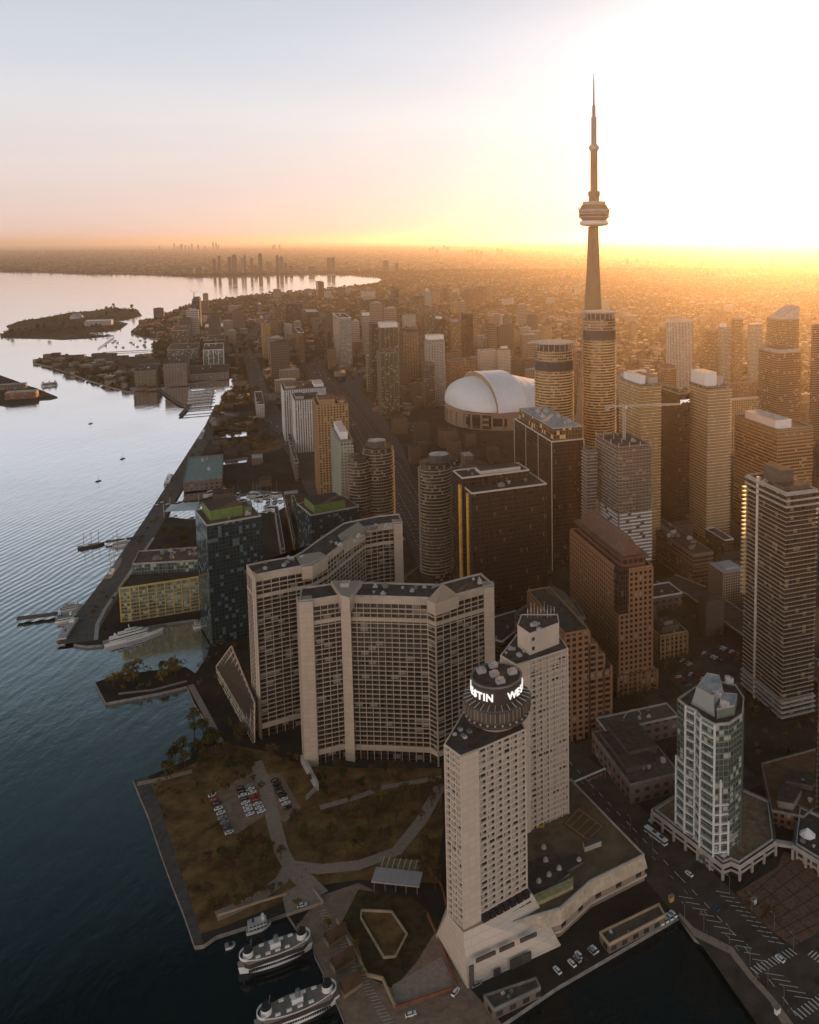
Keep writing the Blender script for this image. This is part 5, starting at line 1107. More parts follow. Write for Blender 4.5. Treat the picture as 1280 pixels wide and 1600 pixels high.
for k, (x0, y0, x1, y1) in enumerate([(510, 1478, 540, 1460), (520, 1518, 552, 1498), (533, 1556, 562, 1536)]):
    a, b = at(x0, y0, 2), at(x1, y1, 2); d = (b-a).normalized(); n = Vector((-d.y, d.x, 0))*2.4; t = thing('boarding_shed', ['brown roofed boarding shed nearest the first ferry', 'brown roofed boarding shed in the middle of the dock', 'brown roofed boarding shed nearest the second ferry'][k], 'shed', (a.x, a.y, 2)); mb = MB()
    mb.prism([a-n, b-n, b+n, a+n], 1.8, 4.6); mb.build('wall', wood, t); m2 = MB(); r0, r1 = a+Vector((0, 0, 6.6)), b+Vector((0, 0, 6.6)); up = Vector((0, 0, 4.5)); n2 = n*1.25
    A, B, C, D = a-n2, b-n2, b+n2, a+n2
    for q in ([A+up-Vector((0, 0, 2)), B+up-Vector((0, 0, 2)), r1, r0], [C+up-Vector((0, 0, 2)), D+up-Vector((0, 0, 2)), r0, r1]): m2.face(q)
    m2.build('roof', mat('brown_shingle', (.10, .06, .04), .9, var=.3), t)
for px, lab in (([(756, 1558), (838, 1530), (845, 1545), (772, 1580)], 'low dark roofed quay building in front of the hotel, left one'),):
    q = [at(x, y, 6) for x, y in px]; building('quay_building', lab, q, 6, F_ware, units=3, roof=rb)
# tent like cinesphere and footbridges on the park island
p = at(120, 498, 2); t = thing('geodesic_dome', 'grey geodesic dome on the park island', 'dome', (p.x, p.y, 2)); mb = MB()
mb.lathe(p.x, p.y, [(26*math.cos(a), 2+24*math.sin(a)) for a in [k*math.pi/2/7 for k in range(8)]], 24); mb.build('dome_shell', mat('dome_panel', (.32, .34, .33), .4, .3, var=.2, sc=.1), t)
p = at(304, 473, 2); t = thing('wind_turbine', 'three bladed white wind turbine by the exhibition shore', 'wind turbine', (p.x, p.y, 2)); zt = hgt(304, 457, p.y); mb = MB(); mb.cyl(p.x, p.y, 2, 2.2, zt, 1.4, 10); mb.build('mast', palec, t)
for a in (20, 140, 260):
    mb = MB(); mb.bar((p.x, p.y-2, zt), (p.x+24*math.cos(RAD(a)), p.y-2, zt+24*math.sin(RAD(a))), 1.4); mb.build('blade', palec, t)
low_wall([(153, 545), (178, 527)], 1, palec, 'thin pale breakwater crossing the channel mouth', 3)
low_wall([(160, 551), (200, 549), (237, 547)], 1.2, darkc, 'dark breakwater sheltering the moored yachts', 5)
low_wall([(248, 608), (265, 621), (283, 633), (295, 635)], 1.2, darkc, 'marina pier wall, inner arm', 7)
low_wall([(297, 633), (282, 649)], 1.2, darkc, 'marina pier wall, outer arm', 7)
low_wall([(280, 650), (337, 645)], .8, darkc, 'long floating breakwater closing the marina', 4)
low_wall([(27, 968), (60, 964), (90, 960)], 1.5, darkc, 'dark jetty stretching into the harbour from the tour boats', 5)
low_wall([(165, 848), (200, 843), (225, 838)], 1.5, darkc, 'dark jetty where the tall ship is tied up', 4)
low_wall([(283, 488), (345, 472), (400, 462), (430, 459)], 1, darkc, 'curving stone breakwater off the exhibition shore', 8)
for k, y in enumerate((612, 617, 622, 627, 632, 638, 643)):
    a, b = at(298+k*-1, y, .5), at(338-k*.5, y-3.5, .5); mb = MB(); mb.bar(a, b, 2, h=.6); tag(mb.build('floating_dock', wood), f'{ORD[k]} floating dock from the top of the marina basin', 'dock')

# ---------------------------------------------------------------- boats
def hull_mb(L_, B, h, bow=.35, stern=.85, z=0, flare=.12, double=False):
    mb = MB(); n = 12; prof = []
    for i in range(n+1):
        u = i/n
        if double: w = math.sin(math.pi*min(max(u, .03), .97))**.45
        else: w = stern+(1-stern)*min(1, u*3) if u < .5 else max(.02, 1-((u-.5)/.5)**(1/bow if bow > .5 else 2.4))
        prof.append((L_*(u-.5), B/2*w))
    top = [(x, y) for x, y in prof]+[(x, -y) for x, y in prof[::-1]]; bot = [(x*(1-flare*.4), y*(1-flare)) for x, y in top]
    mb.prism(bot, z-.6, z+h, 0, 1, poly1=top); return mb
BM = mat('boat_deck', (.30, .26, .22), .8, var=.15, sc=.6)
def boat(name, label, p, q, B=None, style='yacht', z=0, group=None):
    a, b = at(*p, 0), at(*q, 0); c = (a+b)/2; L_ = (b-a).length; rz = math.atan2((b-a).y, (b-a).x); B = B or L_*.2
    t = thing(name, label, 'boat', (c.x, c.y, 0), group, rz)
    if style == 'ferry':
        hull_mb(L_, B, 3.3, double=True).build('hull', [hullw, BM], t)
        mb = MB(); mb.prism([(L_*x, B*y) for x, y in ((-.42, -.3), (-.36, -.47), (.36, -.47), (.42, -.3), (.42, .3), (.36, .47), (-.36, .47), (-.42, .3))], 3.2, 5.2, 0, 1); mb.build('main_deck_house', [mat('dark_deck_house', (.055, .042, .035), .6), BM], t)
        for k in range(26):
            for s in (-1, 1): mb = MB(); mb.box(L_*(-.36+.0288*k), s*(B*.46), 1.5, .8, .5, 1.0); mb.build('hull_window', blackm, t)
        hull_mb(L_*.88, B*.98, .9, double=True, z=5.1).build('upper_rail', [hullw, mat('upper_deck', (.20, .17, .14), .8, var=.2, sc=.5)], t)
        for s in (-1, 1):
            mb = MB(); mb.cyl(L_*.36*s, 0, 5.8, 2.2, 8.4, 2.1, 14, 0, 1); mb.build('wheelhouse', [hullw, blackm], t)
            mb = MB(); mb.cyl(L_*.36*s, 0, 8.4, 1.7, 9.8, 1.8, 14); mb.build('wheelhouse_roof', blackm, t)
            mb = MB(); mb.bar((L_*.33*s, 0, 9), (L_*.31*s, 0, 13), .2); mb.build('mast', steel, t)
            mb = MB()
            for i in range(9):
                a0, a1 = -1.3+i*.29, -1.3+(i+1)*.29; mb.bar((L_*.36*s+s*3.6*math.cos(a0), 3.8*math.sin(a0), 7), (L_*.36*s+s*3.6*math.cos(a1), 3.8*math.sin(a1), 7), .3, h=1.1)
            mb.build('bow_screen', hullw, t)
        mb = MB(); mb.box(0, 0, 5.9, 4.4, 2.8, 2.4); mb.build('engine_casing', hullw, t); mb = MB(); mb.cyl(.3, 0, 8.3, 1.1, 11, .9, 12); mb.build('funnel', steel, t)
        for k in range(8): mb = MB(); mb.box(L_*(-.24+.065*k), B*(.3 if k % 2 else -.3), 5.9, 2, .9, .8); mb.build('life_raft_box', hullw, t)
    elif style == 'yacht':
        hull_mb(L_, B, 3, bow=.3).build('hull', [hullw, BM], t)
        for i, (x0, x1, w, z0, h) in enumerate(((-.40, .22, .8, 3, 2.3), (-.26, .12, .62, 5.3, 2.1), (-.14, .02, .42, 7.4, 1.5))):
            mb = MB(); q0_ = [(L_*x0, -B*w/2), (L_*x1, -B*w/2*.8), (L_*x1+B*.25, 0), (L_*x1, B*w/2*.8), (L_*x0, B*w/2)]; mb.prism(q0_, z0, z0+h, 0, poly1=[(x*.96, y*.92) for x, y in q0_]); mb.build('deck_house', hullw, t)
            mb = MB(); q0_ = [(x*1.003, y*1.01) for x, y in q0_]; mb.prism(q0_, z0+h*.4, z0+h*.78, 0, top=False); mb.build('window_band', blackm, t)
        for k in range(9):
            for s in (-1, 1): mb = MB(); mb.box(L_*(-.12+.03*k), s*B*.475, 1.5, .8, .3, .5); mb.build('hull_window', blackm, t)
        mb = MB(); mb.bar((-L_*.06, 0, 8.8), (-L_*.08, 0, 12.5), .5); mb.bar((-L_*.07, -2, 10.5), (-L_*.07, 2, 10.5), .35); mb.build('radar_mast', hullw, t)
        mb = MB(); mb.cyl(-L_*.3, 1, 5.4, .2, 6.4, .2, 8); mb.lathe(-L_*.3, 1, [(.01, 8), (.7, 7.6), (.9, 7), (.7, 6.4), (.01, 6.2)], 10); mb.build('radar_dome', hullw, t)
    elif style == 'tour':
        hull_mb(L_, B, 1.6, bow=.4).build('hull', [hullw, BM], t)
        mb = MB(); mb.box(-L_*.04, 0, 1.6, L_*.72, B*.8, 2.2); mb.build('cabin', facade('boat_cabin', (.02, .02, .02), (.6, .6, .6), 1.6, 2.2, .2, .45, metal=0, curtain=0) if 'boat_cabin' not in MT else MT['boat_cabin'], t)
        mb = MB(); mb.box(-L_*.06, 0, 3.9, L_*.66, B*.82, .25); mb.build('sun_deck', [hullw, teal, roofl][int(L_) % 3], t)
        mb = MB(); mb.box(L_*.18, 0, 4.15, L_*.1, B*.5, 1.7); mb.build('wheelhouse', hullw, t)
        mb = MB(); mb.cyl(-L_*.2, 0, 4, .5, 6, .4, 8); mb.build('funnel', blackm, t)
    elif style == 'tall':
        hull_mb(L_, B, 2.2, bow=.35).build('hull', [mat('dark_hull', (.03, .03, .03), .5, var=0), BM], t)
        mb = MB(); mb.box(-L_*.2, 0, 2.2, L_*.2, B*.5, 1.6); mb.build('deck_house', hullw, t)
        for k in range(3):
            x = L_*(-.26+.27*k); mb = MB(); mb.bar((x, 0, 2), (x, 0, L_*.62), .35); mb.build('mast', wood, t)
            for j in range(3): mb = MB(); hh = L_*(.25+.12*j); w = L_*(.11-.02*j); mb.bar((x, -w, hh), (x, w, hh), .22); mb.build('yard', wood, t)
        mb = MB(); mb.bar((L_*.48, 0, 2.4), (L_*.66, 0, 4.4), .3); mb.build('bowsprit', wood, t)
        for x in (-.26, .01, .28): mb = MB(); mb.bar((L_*x, 0, L_*.6), (L_*(x+.2), 0, 2.4), .08); mb.bar((L_*x, 0, L_*.5), (L_*x, B*.5, 2.3), .08); mb.build('rigging', blackm, t)
    elif style == 'small':
        hull_mb(L_, B, 1.1, bow=.3).build('hull', [hullw, BM], t); mb = MB(); mb.box(0, 0, 1.0, L_*.35, B*.55, 1.1); mb.build('cabin', glassd, t)
    return t
boat('ferry', 'white double ended ferry with two wheelhouses, upper one of two at the docks', (372, 1519), (488, 1478), 9.5, 'ferry')
boat('ferry', 'white double ended harbour ferry at the bottom edge, lower of the two at the docks', (398, 1612), (530, 1560), 10, 'ferry')
boat('yacht', 'long white motor yacht with tiered decks in the slip below the yellow framed building', (161, 1010), (256, 985), 8.5, 'yacht')
boat('tour_boat', 'white tour boat tied bow out at the corner of the western quay', (94, 1008), (122, 965), 8, 'tour')
boat('tour_boat', 'green roofed tour boat beside the dark jetty', (86, 972), (122, 965), 8, 'tour'); boat('tour_boat', 'low cream roofed tour boat, topmost at the dark jetty', (94, 955), (130, 947), 7, 'tour')
boat('tour_boat', 'white tour boat half hidden by the blue glass condo', (302, 981), (330, 974), 6, 'tour')
boat('tour_boat', 'white boat moored where the quay meets the teal roofed hall', (260, 760), (268, 742), 8, 'tour')
boat('tour_boat', 'dark hulled boat at the jetty right of the tall ship', (176, 854), (206, 848), 6, 'tour')
boat('tour_boat', 'small white boat off the small lawn quay', (312, 690), (320, 672), 7, 'tour')
boat('tall_ship', 'three masted dark tall ship tied to the jetty', (121, 858), (164, 850), 7, 'tall')
boat('tall_ship', 'dark tall ship lying alongside the quay promenade', (168, 908), (190, 874), 7, 'tall')
boat('airport_ferry', 'wide flat ferry crossing the channel by the airfield', (64, 604), (90, 601), 16, 'ferry')
boat('fireboat', 'white fireboat with a red deck in the small berth above the ferries', (384, 1458), (424, 1444), 5.5, 'tour')
boat('workboat', 'small white covered workboat left of the upper ferry', (352, 1482), (368, 1476), 3.6, 'small')
for k, (x, y, lab) in enumerate([(192, 717, 'lone sailing boat in the middle of the open harbour'), (154, 752, 'lone small boat left of the other on the open harbour'), (142, 662, 'tiny sailing boat far out below the airfield')]):
    c = at(x, y, 0); t = thing('sailboat', lab, 'boat', (c.x, c.y, 0), None, 1.1); hull_mb(8, 2.6, 1, bow=.3).build('hull', [blackm, BM], t); mb = MB(); mb.bar((0, 0, 1), (0, 0, 9), .2); mb.build('mast', wood, t); mb = MB(); mb.bar((0, 0, 2), (-3, 0, 2), .35); mb.build('furled_sail', darkc, t)
proto = thing('moored_boat', 'white motor boat moored in the marina basin', 'boat', (0, 0, -60), 'boats in the marina basin'); ORG[proto.name] = (0, 0, 0)
hull_mb(11, 3.6, 1.5, bow=.3).build('hull', [hullw, BM], proto); mb = MB(); mb.box(-.5, 0, 1.5, 4.5, 2.6, 1.3); mb.build('cabin', glassd, proto); mb = MB(); mb.box(-.5, 0, 2.8, 4.2, 2.7, .2); mb.build('cabin_roof', hullw, proto)
mb = MB(); mb.bar((1, 0, 1.5), (1, 0, 13), .2); mb.build('mast', steel, proto)
rb_ = random.Random(3); used = False
def moor(x, y, rz, lab, grp, sc=1):
    global used
    p = at(x, y, 0)
    if not used: proto.location = p; proto.rotation_euler = (0, 0, rz); proto['label'] = lab; proto['group'] = grp; used = True
    else: dup(proto, p, rz, lab, grp, sc)
for k, y in enumerate((612, 617, 622, 627, 632, 638)):
    for j in range(9): moor(300-k+j*4.2, y+1.3-j*.4, GA+RAD(90)+rb_.uniform(-.1, .1), 'white motor boat moored at the floating docks of the marina basin', 'boats in the marina basin')
for k in range(34): moor(rb_.uniform(325, 440), rb_.uniform(771, 796), rb_.uniform(0, 6), 'white boat packed into the slip behind the tent canopy', 'boats in the slip behind the tent canopy', rb_.uniform(.8, 1.5))
for k in range(16): moor(rb_.uniform(165, 232), rb_.uniform(532, 544), 1.2, 'dark dot of a yacht moored in the far harbour behind the breakwater', 'yachts moored behind the breakwater', 1.1)
for k in range(10): moor(250+k*3, 604-rb_.uniform(0, 2), 1.0, 'boat moored under the grain silos', 'boats under the grain silos')
for k in range(9): moor(246+k*8, 790+rb_.uniform(-2, 3), 1.0, 'white boat on the left side of the tent canopy quay', 'boats on the tent canopy quay')

# ---------------------------------------------------------------- cars
CARM = [mat('car_white', (.75, .75, .75), .3, var=0), mat('car_silver', (.38, .38, .4), .3, .4, var=0), mat('car_black', (.02, .02, .022), .25, var=0), mat('car_red', (.35, .03, .02), .3, var=0), mat('car_blue', (.04, .07, .16), .3, var=0)]
def car_proto():
    t = thing('parked_car', 'car', 'car', (0, 0, -80)); ORG[t.name] = (0, 0, 0)
    mb = MB(); q = [(-2.25, -.8), (-2.1, -.9), (2.0, -.9), (2.25, -.65), (2.25, .65), (2.0, .9), (-2.1, .9), (-2.25, .8)]
    mb.prism(q, .3, .75, 0); mb.prism(q, .75, .98, 0, poly1=[(x*.95, y*.92) for x, y in q])
    mb.prism([(-1.35, -.62), (.55, -.62), (.55, .62), (-1.35, .62)], 1.40, 1.47, 0); mb.build('body', CARM[0], t)
    mb = MB(); mb.prism([(-1.85, -.82), (1.15, -.82), (1.15, .82), (-1.85, .82)], .97, 1.42, 0, poly1=[(-1.4, -.64), (.6, -.64), (.6, .64), (-1.4, .64)]); mb.build('windows', glassd, t)
    for x in (-1.4, 1.4):
        for y in (-.82, .82):
            mb = MB(); n = 10
            pts = [(x+.34*math.cos(2*math.pi*i/n), .34+.34*math.sin(2*math.pi*i/n)) for i in range(n)]
            for s in (-.12, .12): mb.face([(a, y+s, b) for a, b in (pts if s < 0 else pts[::-1])])
            for i in range(n): a, b = pts[i], pts[(i+1) % n]; mb.face([(a[0], y-.12, a[1]), (b[0], y-.12, b[1]), (b[0], y+.12, b[1]), (a[0], y+.12, a[1])])
            mb.build('wheel', blackm, t)
    return t
CP = car_proto(); cused = False
CN = ['white', 'silver', 'black', 'red', 'blue']
def car(p, rz, col, lab, grp=None, name=None):
    global cused
    if not cused:
        c = CP; c.location = p; c.rotation_euler = (0, 0, rz); c['label'] = lab; cused = True
        if grp: c['group'] = grp
        for ch in c.children:
            if ch.name.startswith('body'): ch.material_slots[0].link = 'OBJECT'; ch.material_slots[0].material = CARM[col]
        return c
    return dup(CP, p, rz, lab, grp, swap={'body': CARM[col]})
def car_row(p, q, n, where, z=2.06, cols=(0, 0, 1, 2, 3, 0, 2, 4), turn=90, sd=1, skip=.0):
    a, b = at(*p, z), at(*q, z); d = (b-a); rz = math.atan2(d.y, d.x)+RAD(turn); r = random.Random(sd); 
    for i in range(n):
        c = r.choice(cols); j = r.random()
        if j < skip: continue
        car(a.lerp(b, (i+.5)/n)+Vector((r.uniform(-.2, .2), r.uniform(-.2, .2), 0)), rz+r.uniform(-.04, .04), c, f'{CN[c]} car, {ORD[i]} from far end, {where}')
car_row((331, 1240), (360, 1306), 9, 'leftmost row of the park car park', sd=2)
car_row((374, 1230), (392, 1276), 8, 'left middle row of the park car park', sd=5, cols=(0, 0, 1, 0, 2))
car_row((388, 1226), (410, 1272), 8, 'right middle row of the park car park', sd=7, cols=(0, 0, 1, 0, 3))
car_row((428, 1218), (452, 1266), 8, 'rightmost row of the park car park', sd=8, cols=(0, 2, 4, 2, 3))
for k, (x, y, c) in enumerate([(871, 1518, 0), (894, 1507, 0), (902, 1500, 1), (905, 1494, 0), (912, 1497, 2), (929, 1485, 0), (925, 1488, 1)]):
    car(at(x, y, 2.06), RAD(128), c, f'{CN[c]} car, {ORD[k]} from the left, parked on the quay behind the hotel podium')
for x, y, c, a, lab in [(1077, 1367, 0, 128, 'white taxi driving on the avenue beside the parking bay lines'), (1118, 1420, 4, 128, 'pale blue car in the shaded lane of the avenue'), (1219, 1500, 0, 128, 'white car waiting on the crosswalk'), (1020, 1283, 0, 200, 'white car turning out beside the arcade'),
                        (642, 1587, 0, 20, 'white car towing past the brown brick forecourt'), (745, 1540, 1, 30, 'silver car at the hotel corner below the opening'), (472, 1416, 0, 15, 'white van like car on the dock lane'), (712, 1552, 0, 60, 'white car by the hotel service yard')]:
    car(at(x, y, 2.07), RAD(a), c, lab)
car_row((1060, 1030), (1085, 1042), 6, 'near row, lot behind the stone office block', sd=3); car_row((1072, 1052), (1110, 1066), 8, 'second row, lot behind the stone office block', sd=4)
car_row((1098, 1020), (1130, 1034), 7, 'upper row, lot behind the stone office block', sd=6, cols=(0, 2, 2, 4)); car_row((1120, 1010), (1156, 1024), 7, 'top row, lot behind the stone office block', sd=9)
car_row((1058, 1056), (1090, 1084), 6, 'lowest row, lot behind the stone office block', sd=10)
car_row((1028, 1444), (1056, 1428), 4, 'parked at the head of the slip', sd=12, cols=(0, 0, 1))
# traffic, small in the picture
def traffic(P, offs, z, n, lab, grp, sd, l0=0, l1=1):
    r = random.Random(sd); seg = [(a, b, (b-a).length) for a, b in zip(P, P[1:])]; tot = sum(s[2] for s in seg)
    for k in range(n):
        s = r.uniform(l0, l1)*tot
        for a, b, l in seg:
            if s <= l: break
            s -= l
        d = (b-a).normalized(); nn = Vector((-d.y, d.x, 0)); o = r.choice(offs); p = a+d*min(s, l)+nn*o; p.z = z
        c = r.choice((0, 0, 1, 2, 2, 3)); car(p, math.atan2(d.y, d.x), c, f'{CN[c]} car {lab}', f'{CN[c]} cars {grp}')
traffic(EP, (-16, -10, -4, 5, 11, 17), 2.1, 90, 'in the traffic on the expressway west of the dome', 'on the expressway', 4, .1, 1)
traffic(R2, (-10, -5, 5, 10), 2.1, 80, 'in the traffic on the lakeshore boulevard', 'on the lakeshore boulevard', 6)
lot = [at(x, y, 2.08) for x, y in [(621, 665), (660, 660), (662, 670), (622, 676)]]
for j in range(3):
    for k in range(11): c = (k*7+j*3) % 4; car(lerp2(lot, k/10, j/2), GA+RAD(100), c, f'{CN[c]} car in the stadium car park, {ORD[k]} from the left in {["the near", "the middle", "the far"][j]} row')
# bus
b0 = at(1025, 1310, 2.06); t = thing('city_bus', 'white articulated looking bus with dark roof pods driving down the avenue', 'bus', tuple(b0), None, RAD(128))
mb = MB(); mb.box(0, 0, .4, 15, 2.6, 2.7); mb.build('body', hullw, t); mb = MB(); mb.box(0, 0, 1.5, 15.06, 2.66, 1); mb.build('window_band', glassd, t)
for x in (-4, 1): mb = MB(); mb.box(x, 0, 3.1, 2.4, 1.6, .35); mb.build('roof_pod', darkc, t)
for x in (-5, 4.6):
    for y in (-1.2, 1.2): mb = MB(); mb.box(x, y, 0, 1, .35, 1); mb.build('wheel', blackm, t)
# kiosk, signs on the plaza
for x, y, lab, m_ in ((1049, 1408, 'small yellow kiosk at the corner of the slip', yellow), (1178, 1412, 'white sign board standing on the tiled plaza', white), (1215, 1583, 'white notice panels at the foot of the promenade', white), (950, 1398, 'small white shed panel on the quay roof lot', white)):
    p = at(x, y, 2.05); t = thing('kiosk', lab, 'kiosk', tuple(p)); mb = MB(); mb.box(p.x, p.y, 2, 2.4, 1.4, 2.6, .6); mb.build('body', m_, t); mb = MB(); mb.box(p.x, p.y, 4.6, 3, 2, .25, .6); mb.build('roof', greyc, t)
# street lamps along the promenade and avenue
lp = thing('street_lamp', '', 'street lamp', (0, 0, 0), 'street lamps along the avenue and slip')
mb = MB(); mb.bar((0, 0, 0), (0, 0, 8), .16); mb.bar((0, 0, 8), (1.6, 0, 8.4), .12); mb.build('pole', steel, lp); mb = MB(); mb.box(1.7, 0, 8.25, .8, .3, .18); mb.build('lamp_head', palec, lp)
LPOS = [(1070, 1440), (1100, 1455), (1140, 1475), (1172, 1508), (1200, 1540), (1225, 1572), (1140, 1395), (1175, 1425), (1210, 1455), (1240, 1488), (960, 1225), (1000, 1255), (985, 1300), (1020, 1335)]
for k, (x, y) in enumerate(LPOS):
    p = at(x, y, 2.05); la = f'{ORD[k if k < 6 else k-6]} grey lamp post ' + ('along the slip promenade from its upper end' if k < 6 else 'across the avenue, counted from the tiled plaza edge')
    if k == 0: lp.location = p; lp.rotation_euler = (0, 0, 2.2); lp['label'] = la
    else: dup(lp, p, 2.2, la)
# people on the promenade: one continuous body each
def person_mesh(stride):   # swept closed body, limbs joined into one voxelised-free skin by overlapping rings of the same mesh
    bm_ = MB()
    def limb(pts, n=8):
        rings = []
        for (x, y, z, r) in pts: rings.append([(x+r*math.cos(2*math.pi*i/n), y+r*.8*math.sin(2*math.pi*i/n), z) for i in range(n)])
        for a, b in zip(rings, rings[1:]):
            for i in range(n): bm_.face([a[i], a[(i+1) % n], b[(i+1) % n], b[i]])
        bm_.face(rings[-1]); bm_.face(rings[0][::-1])
    s = stride
    limb([(s*.32, .09, .0, .07), (s*.30, .09, .08, .055), (s*.14, .09, .5, .07), (0, .08, .9, .1), (0, .0, 1.0, .17), (0, 0, 1.15, .15), (0, 0, 1.42, .2), (0, 0, 1.5, .07), (0, 0, 1.56, .06), (.01, 0, 1.62, .1), (.01, 0, 1.72, .11), (0, 0, 1.8, .05)])
    limb([(-s*.32, -.09, .0, .07), (-s*.30, -.09, .08, .055), (-s*.1, -.09, .5, .07), (0, -.07, .92, .11), (0, 0, 1.05, .1)])
    for sg in (1, -1): limb([(s*.22*-sg, .24*sg, .8, .04), (s*.08*-sg, .25*sg, 1.08, .045), (0, .21*sg, 1.4, .065), (0, .1*sg, 1.44, .06)])
    me = bm_.mesh('person', []); return me
CO = [mat('coat_black', (.02, .02, .02), .8, var=0), mat('coat_navy', (.03, .04, .08), .8, var=0), mat('coat_grey', (.15, .14, .14), .8, var=0)]
PM = []
for s_ in (1, .6):
    for c_ in range(3):
        me = person_mesh(s_); me.materials.append(CO[c_]); PM.append(me)
for k, (x, y) in enumerate([(1094, 1446), (1097, 1456), (1105, 1459), (1107, 1465), (1125, 1474), (1126, 1479), (1136, 1484), (1141, 1495), (1182, 1530), (1184, 1534), (1228, 1578), (1232, 1583), (1049, 1404), (1052, 1408), (454, 1372), (478, 1362), (472, 1373)]):
    o = link('person', PM[k % 6], None, at(x, y, 2.09), RAD(125+(k % 3)*40)); col_ = ['black', 'navy', 'grey'][k % 3]
    tag(o, f'{ORD[k] if k < 14 else ORD[k-14]} walking person in a {col_} coat, ' + ('counted down the slip promenade' if k < 14 else 'from the left by the fountain court'), 'person')

# ---------------------------------------------------------------- trees
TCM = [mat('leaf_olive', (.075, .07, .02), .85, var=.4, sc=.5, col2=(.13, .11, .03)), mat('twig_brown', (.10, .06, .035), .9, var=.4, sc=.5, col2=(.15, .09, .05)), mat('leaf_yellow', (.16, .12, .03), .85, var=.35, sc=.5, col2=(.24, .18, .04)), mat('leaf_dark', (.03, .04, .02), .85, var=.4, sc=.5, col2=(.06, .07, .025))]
bark = mat('bark', (.09, .065, .045), .95, var=.2)
def tree_proto(i, leaves, m, spread=3.6, ht=9, lobes=6):
    r = random.Random(i); t = thing('tree', '', 'tree', (0, 0, -100-i*20)); ORG[t.name] = (0, 0, 0); mb = MB(); mb.cyl(0, 0, 0, .28, ht*.45, .16, 7)
    L = []
    for k in range(lobes):
        a = 2*math.pi*k/lobes+r.uniform(-.4, .4); d = spread*r.uniform(.35, .75); z = ht*r.uniform(.5, .85); L.append((d*math.cos(a), d*math.sin(a), z, spread*r.uniform(.32, .5)))
        mb.bar((0, 0, ht*.3), (d*math.cos(a)*.9, d*math.sin(a)*.9, z), .13)
    L.append((0, 0, ht*.86, spread*.45)); mb.build('trunk', bark, t)
    cb_ = MB()
    for k in range(leaves):
        x, y, z, R = L[r.randrange(len(L))]; v = Vector((r.gauss(0, 1), r.gauss(0, 1), r.gauss(0, 1))).normalized()*R*r.uniform(.35, 1.08); c = Vector((x, y, z))+v
        n = Vector((r.gauss(0, 1), r.gauss(0, 1), r.gauss(0, 1)+.5)).normalized(); u = n.orthogonal().normalized(); w = n.cross(u); s = r.uniform(.18, .42)
        cb_.face([c-u*s-w*s*.6, c+u*s-w*s*.5, c+u*s*.7+w*s, c-u*s*.6+w*s*.8])
    cb_.build('crown', m, t); return t
TP = [tree_proto(0, 420, TCM[0]), tree_proto(1, 260, TCM[1]), tree_proto(2, 420, TCM[2], 4.2, 9), tree_proto(3, 420, TCM[3]), tree_proto(4, 300, TCM[1], 4, 10), tree_proto(5, 520, TCM[3], 3.2, 12)]
tused = [False]*6
def tree(p, k, s, lab, grp):
    rz = rng.uniform(0, 6.28)
    if not tused[k]: t = TP[k]; t.location = p; t.rotation_euler = (0, 0, rz); t.scale = (s,)*3; t['label'] = lab; t['group'] = grp; tused[k] = True; return t
    return dup(TP[k], p, rz, lab, grp, s)
def inpoly(p, poly):
    x, y = p[0], p[1]; c = False; n = len(poly)
    for i in range(n):
        a, b = poly[i-1], poly[i]
        if (a[1] > y) != (b[1] > y) and x < (b[0]-a[0])*(y-a[1])/(b[1]-a[1]+1e-12)+a[0]: c = not c
    return c
def grove(px, n, ks, s0, s1, lab, grp, sd, z=2):
    poly = ring(px, z); xs = [p.x for p in poly]; ys = [p.y for p in poly]; r = random.Random(sd); k = 0; tries = 0; pts = []
    while k < n and tries < 4000:
        tries += 1; p = Vector((r.uniform(min(xs), max(xs)), r.uniform(min(ys), max(ys)), z))
        if not inpoly(p, poly) or any((p-q).length < 4.5*s0 for q in pts): continue
        pts.append(p); k += 1
    pts.sort(key=lambda p: proj(p)[0])
    KN = ['olive leafed', 'bare brown', 'yellow leafed', 'dark leafed', 'bare brown', 'dark tall']
    for i, p in enumerate(pts):
        kk = r.choice(ks); l_ = f'{KN[kk]} tree, {ORD[i]} from left, {lab}' if len(pts) <= 22 else f'{KN[kk]} tree {lab}'
        tree(p, kk, r.uniform(s0, s1), l_, (KN[kk]+' '+grp) if len(pts) > 22 else grp)
grove([(325, 1310), (425, 1290), (440, 1345), (395, 1400), (325, 1430)], 24, (0, 1, 1, 4), .6, 1.0, 'scattered on the park lawn left of the path fork', 'trees on the left park lawn', 1)
grove([(440, 1290), (540, 1255), (640, 1240), (620, 1320), (560, 1345), (470, 1345)], 30, (0, 1, 1, 2, 4), .6, 1.0, 'on the round lawn in the middle of the park', 'trees on the round park lawn', 2)
grove([(640, 1240), (692, 1220), (690, 1400), (665, 1380), (650, 1300)], 16, (1, 4, 1), .7, 1.1, 'in the strip between park and front hotel tower', 'trees beside the hotel tower', 3)
grove([(500, 1205), (640, 1205), (600, 1232), (505, 1250)], 10, (1, 4, 3), .7, 1.0, 'at the foot of the chevron tower', 'trees at the foot of the chevron tower', 4)
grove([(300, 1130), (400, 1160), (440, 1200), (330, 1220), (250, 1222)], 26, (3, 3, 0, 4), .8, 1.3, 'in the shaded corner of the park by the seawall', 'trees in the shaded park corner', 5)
grove([(345, 1416), (395, 1400), (440, 1386), (445, 1392), (350, 1428)], 12, (1, 0), .4, .55, 'in the row on the cream pier wall', 'trees on the cream pier wall', 6)
grove([(175, 1078), (215, 1070), (215, 1050), (180, 1055)], 5, (2, 2), 1.0, 1.4, 'in the yellow clump on the little pier', 'trees on the little pier', 7)
grove([(245, 1070), (290, 1062), (285, 1045), (250, 1050)], 5, (2, 3), 1.0, 1.3, 'right of the yellow clump on the pier', 'trees on the little pier', 8)
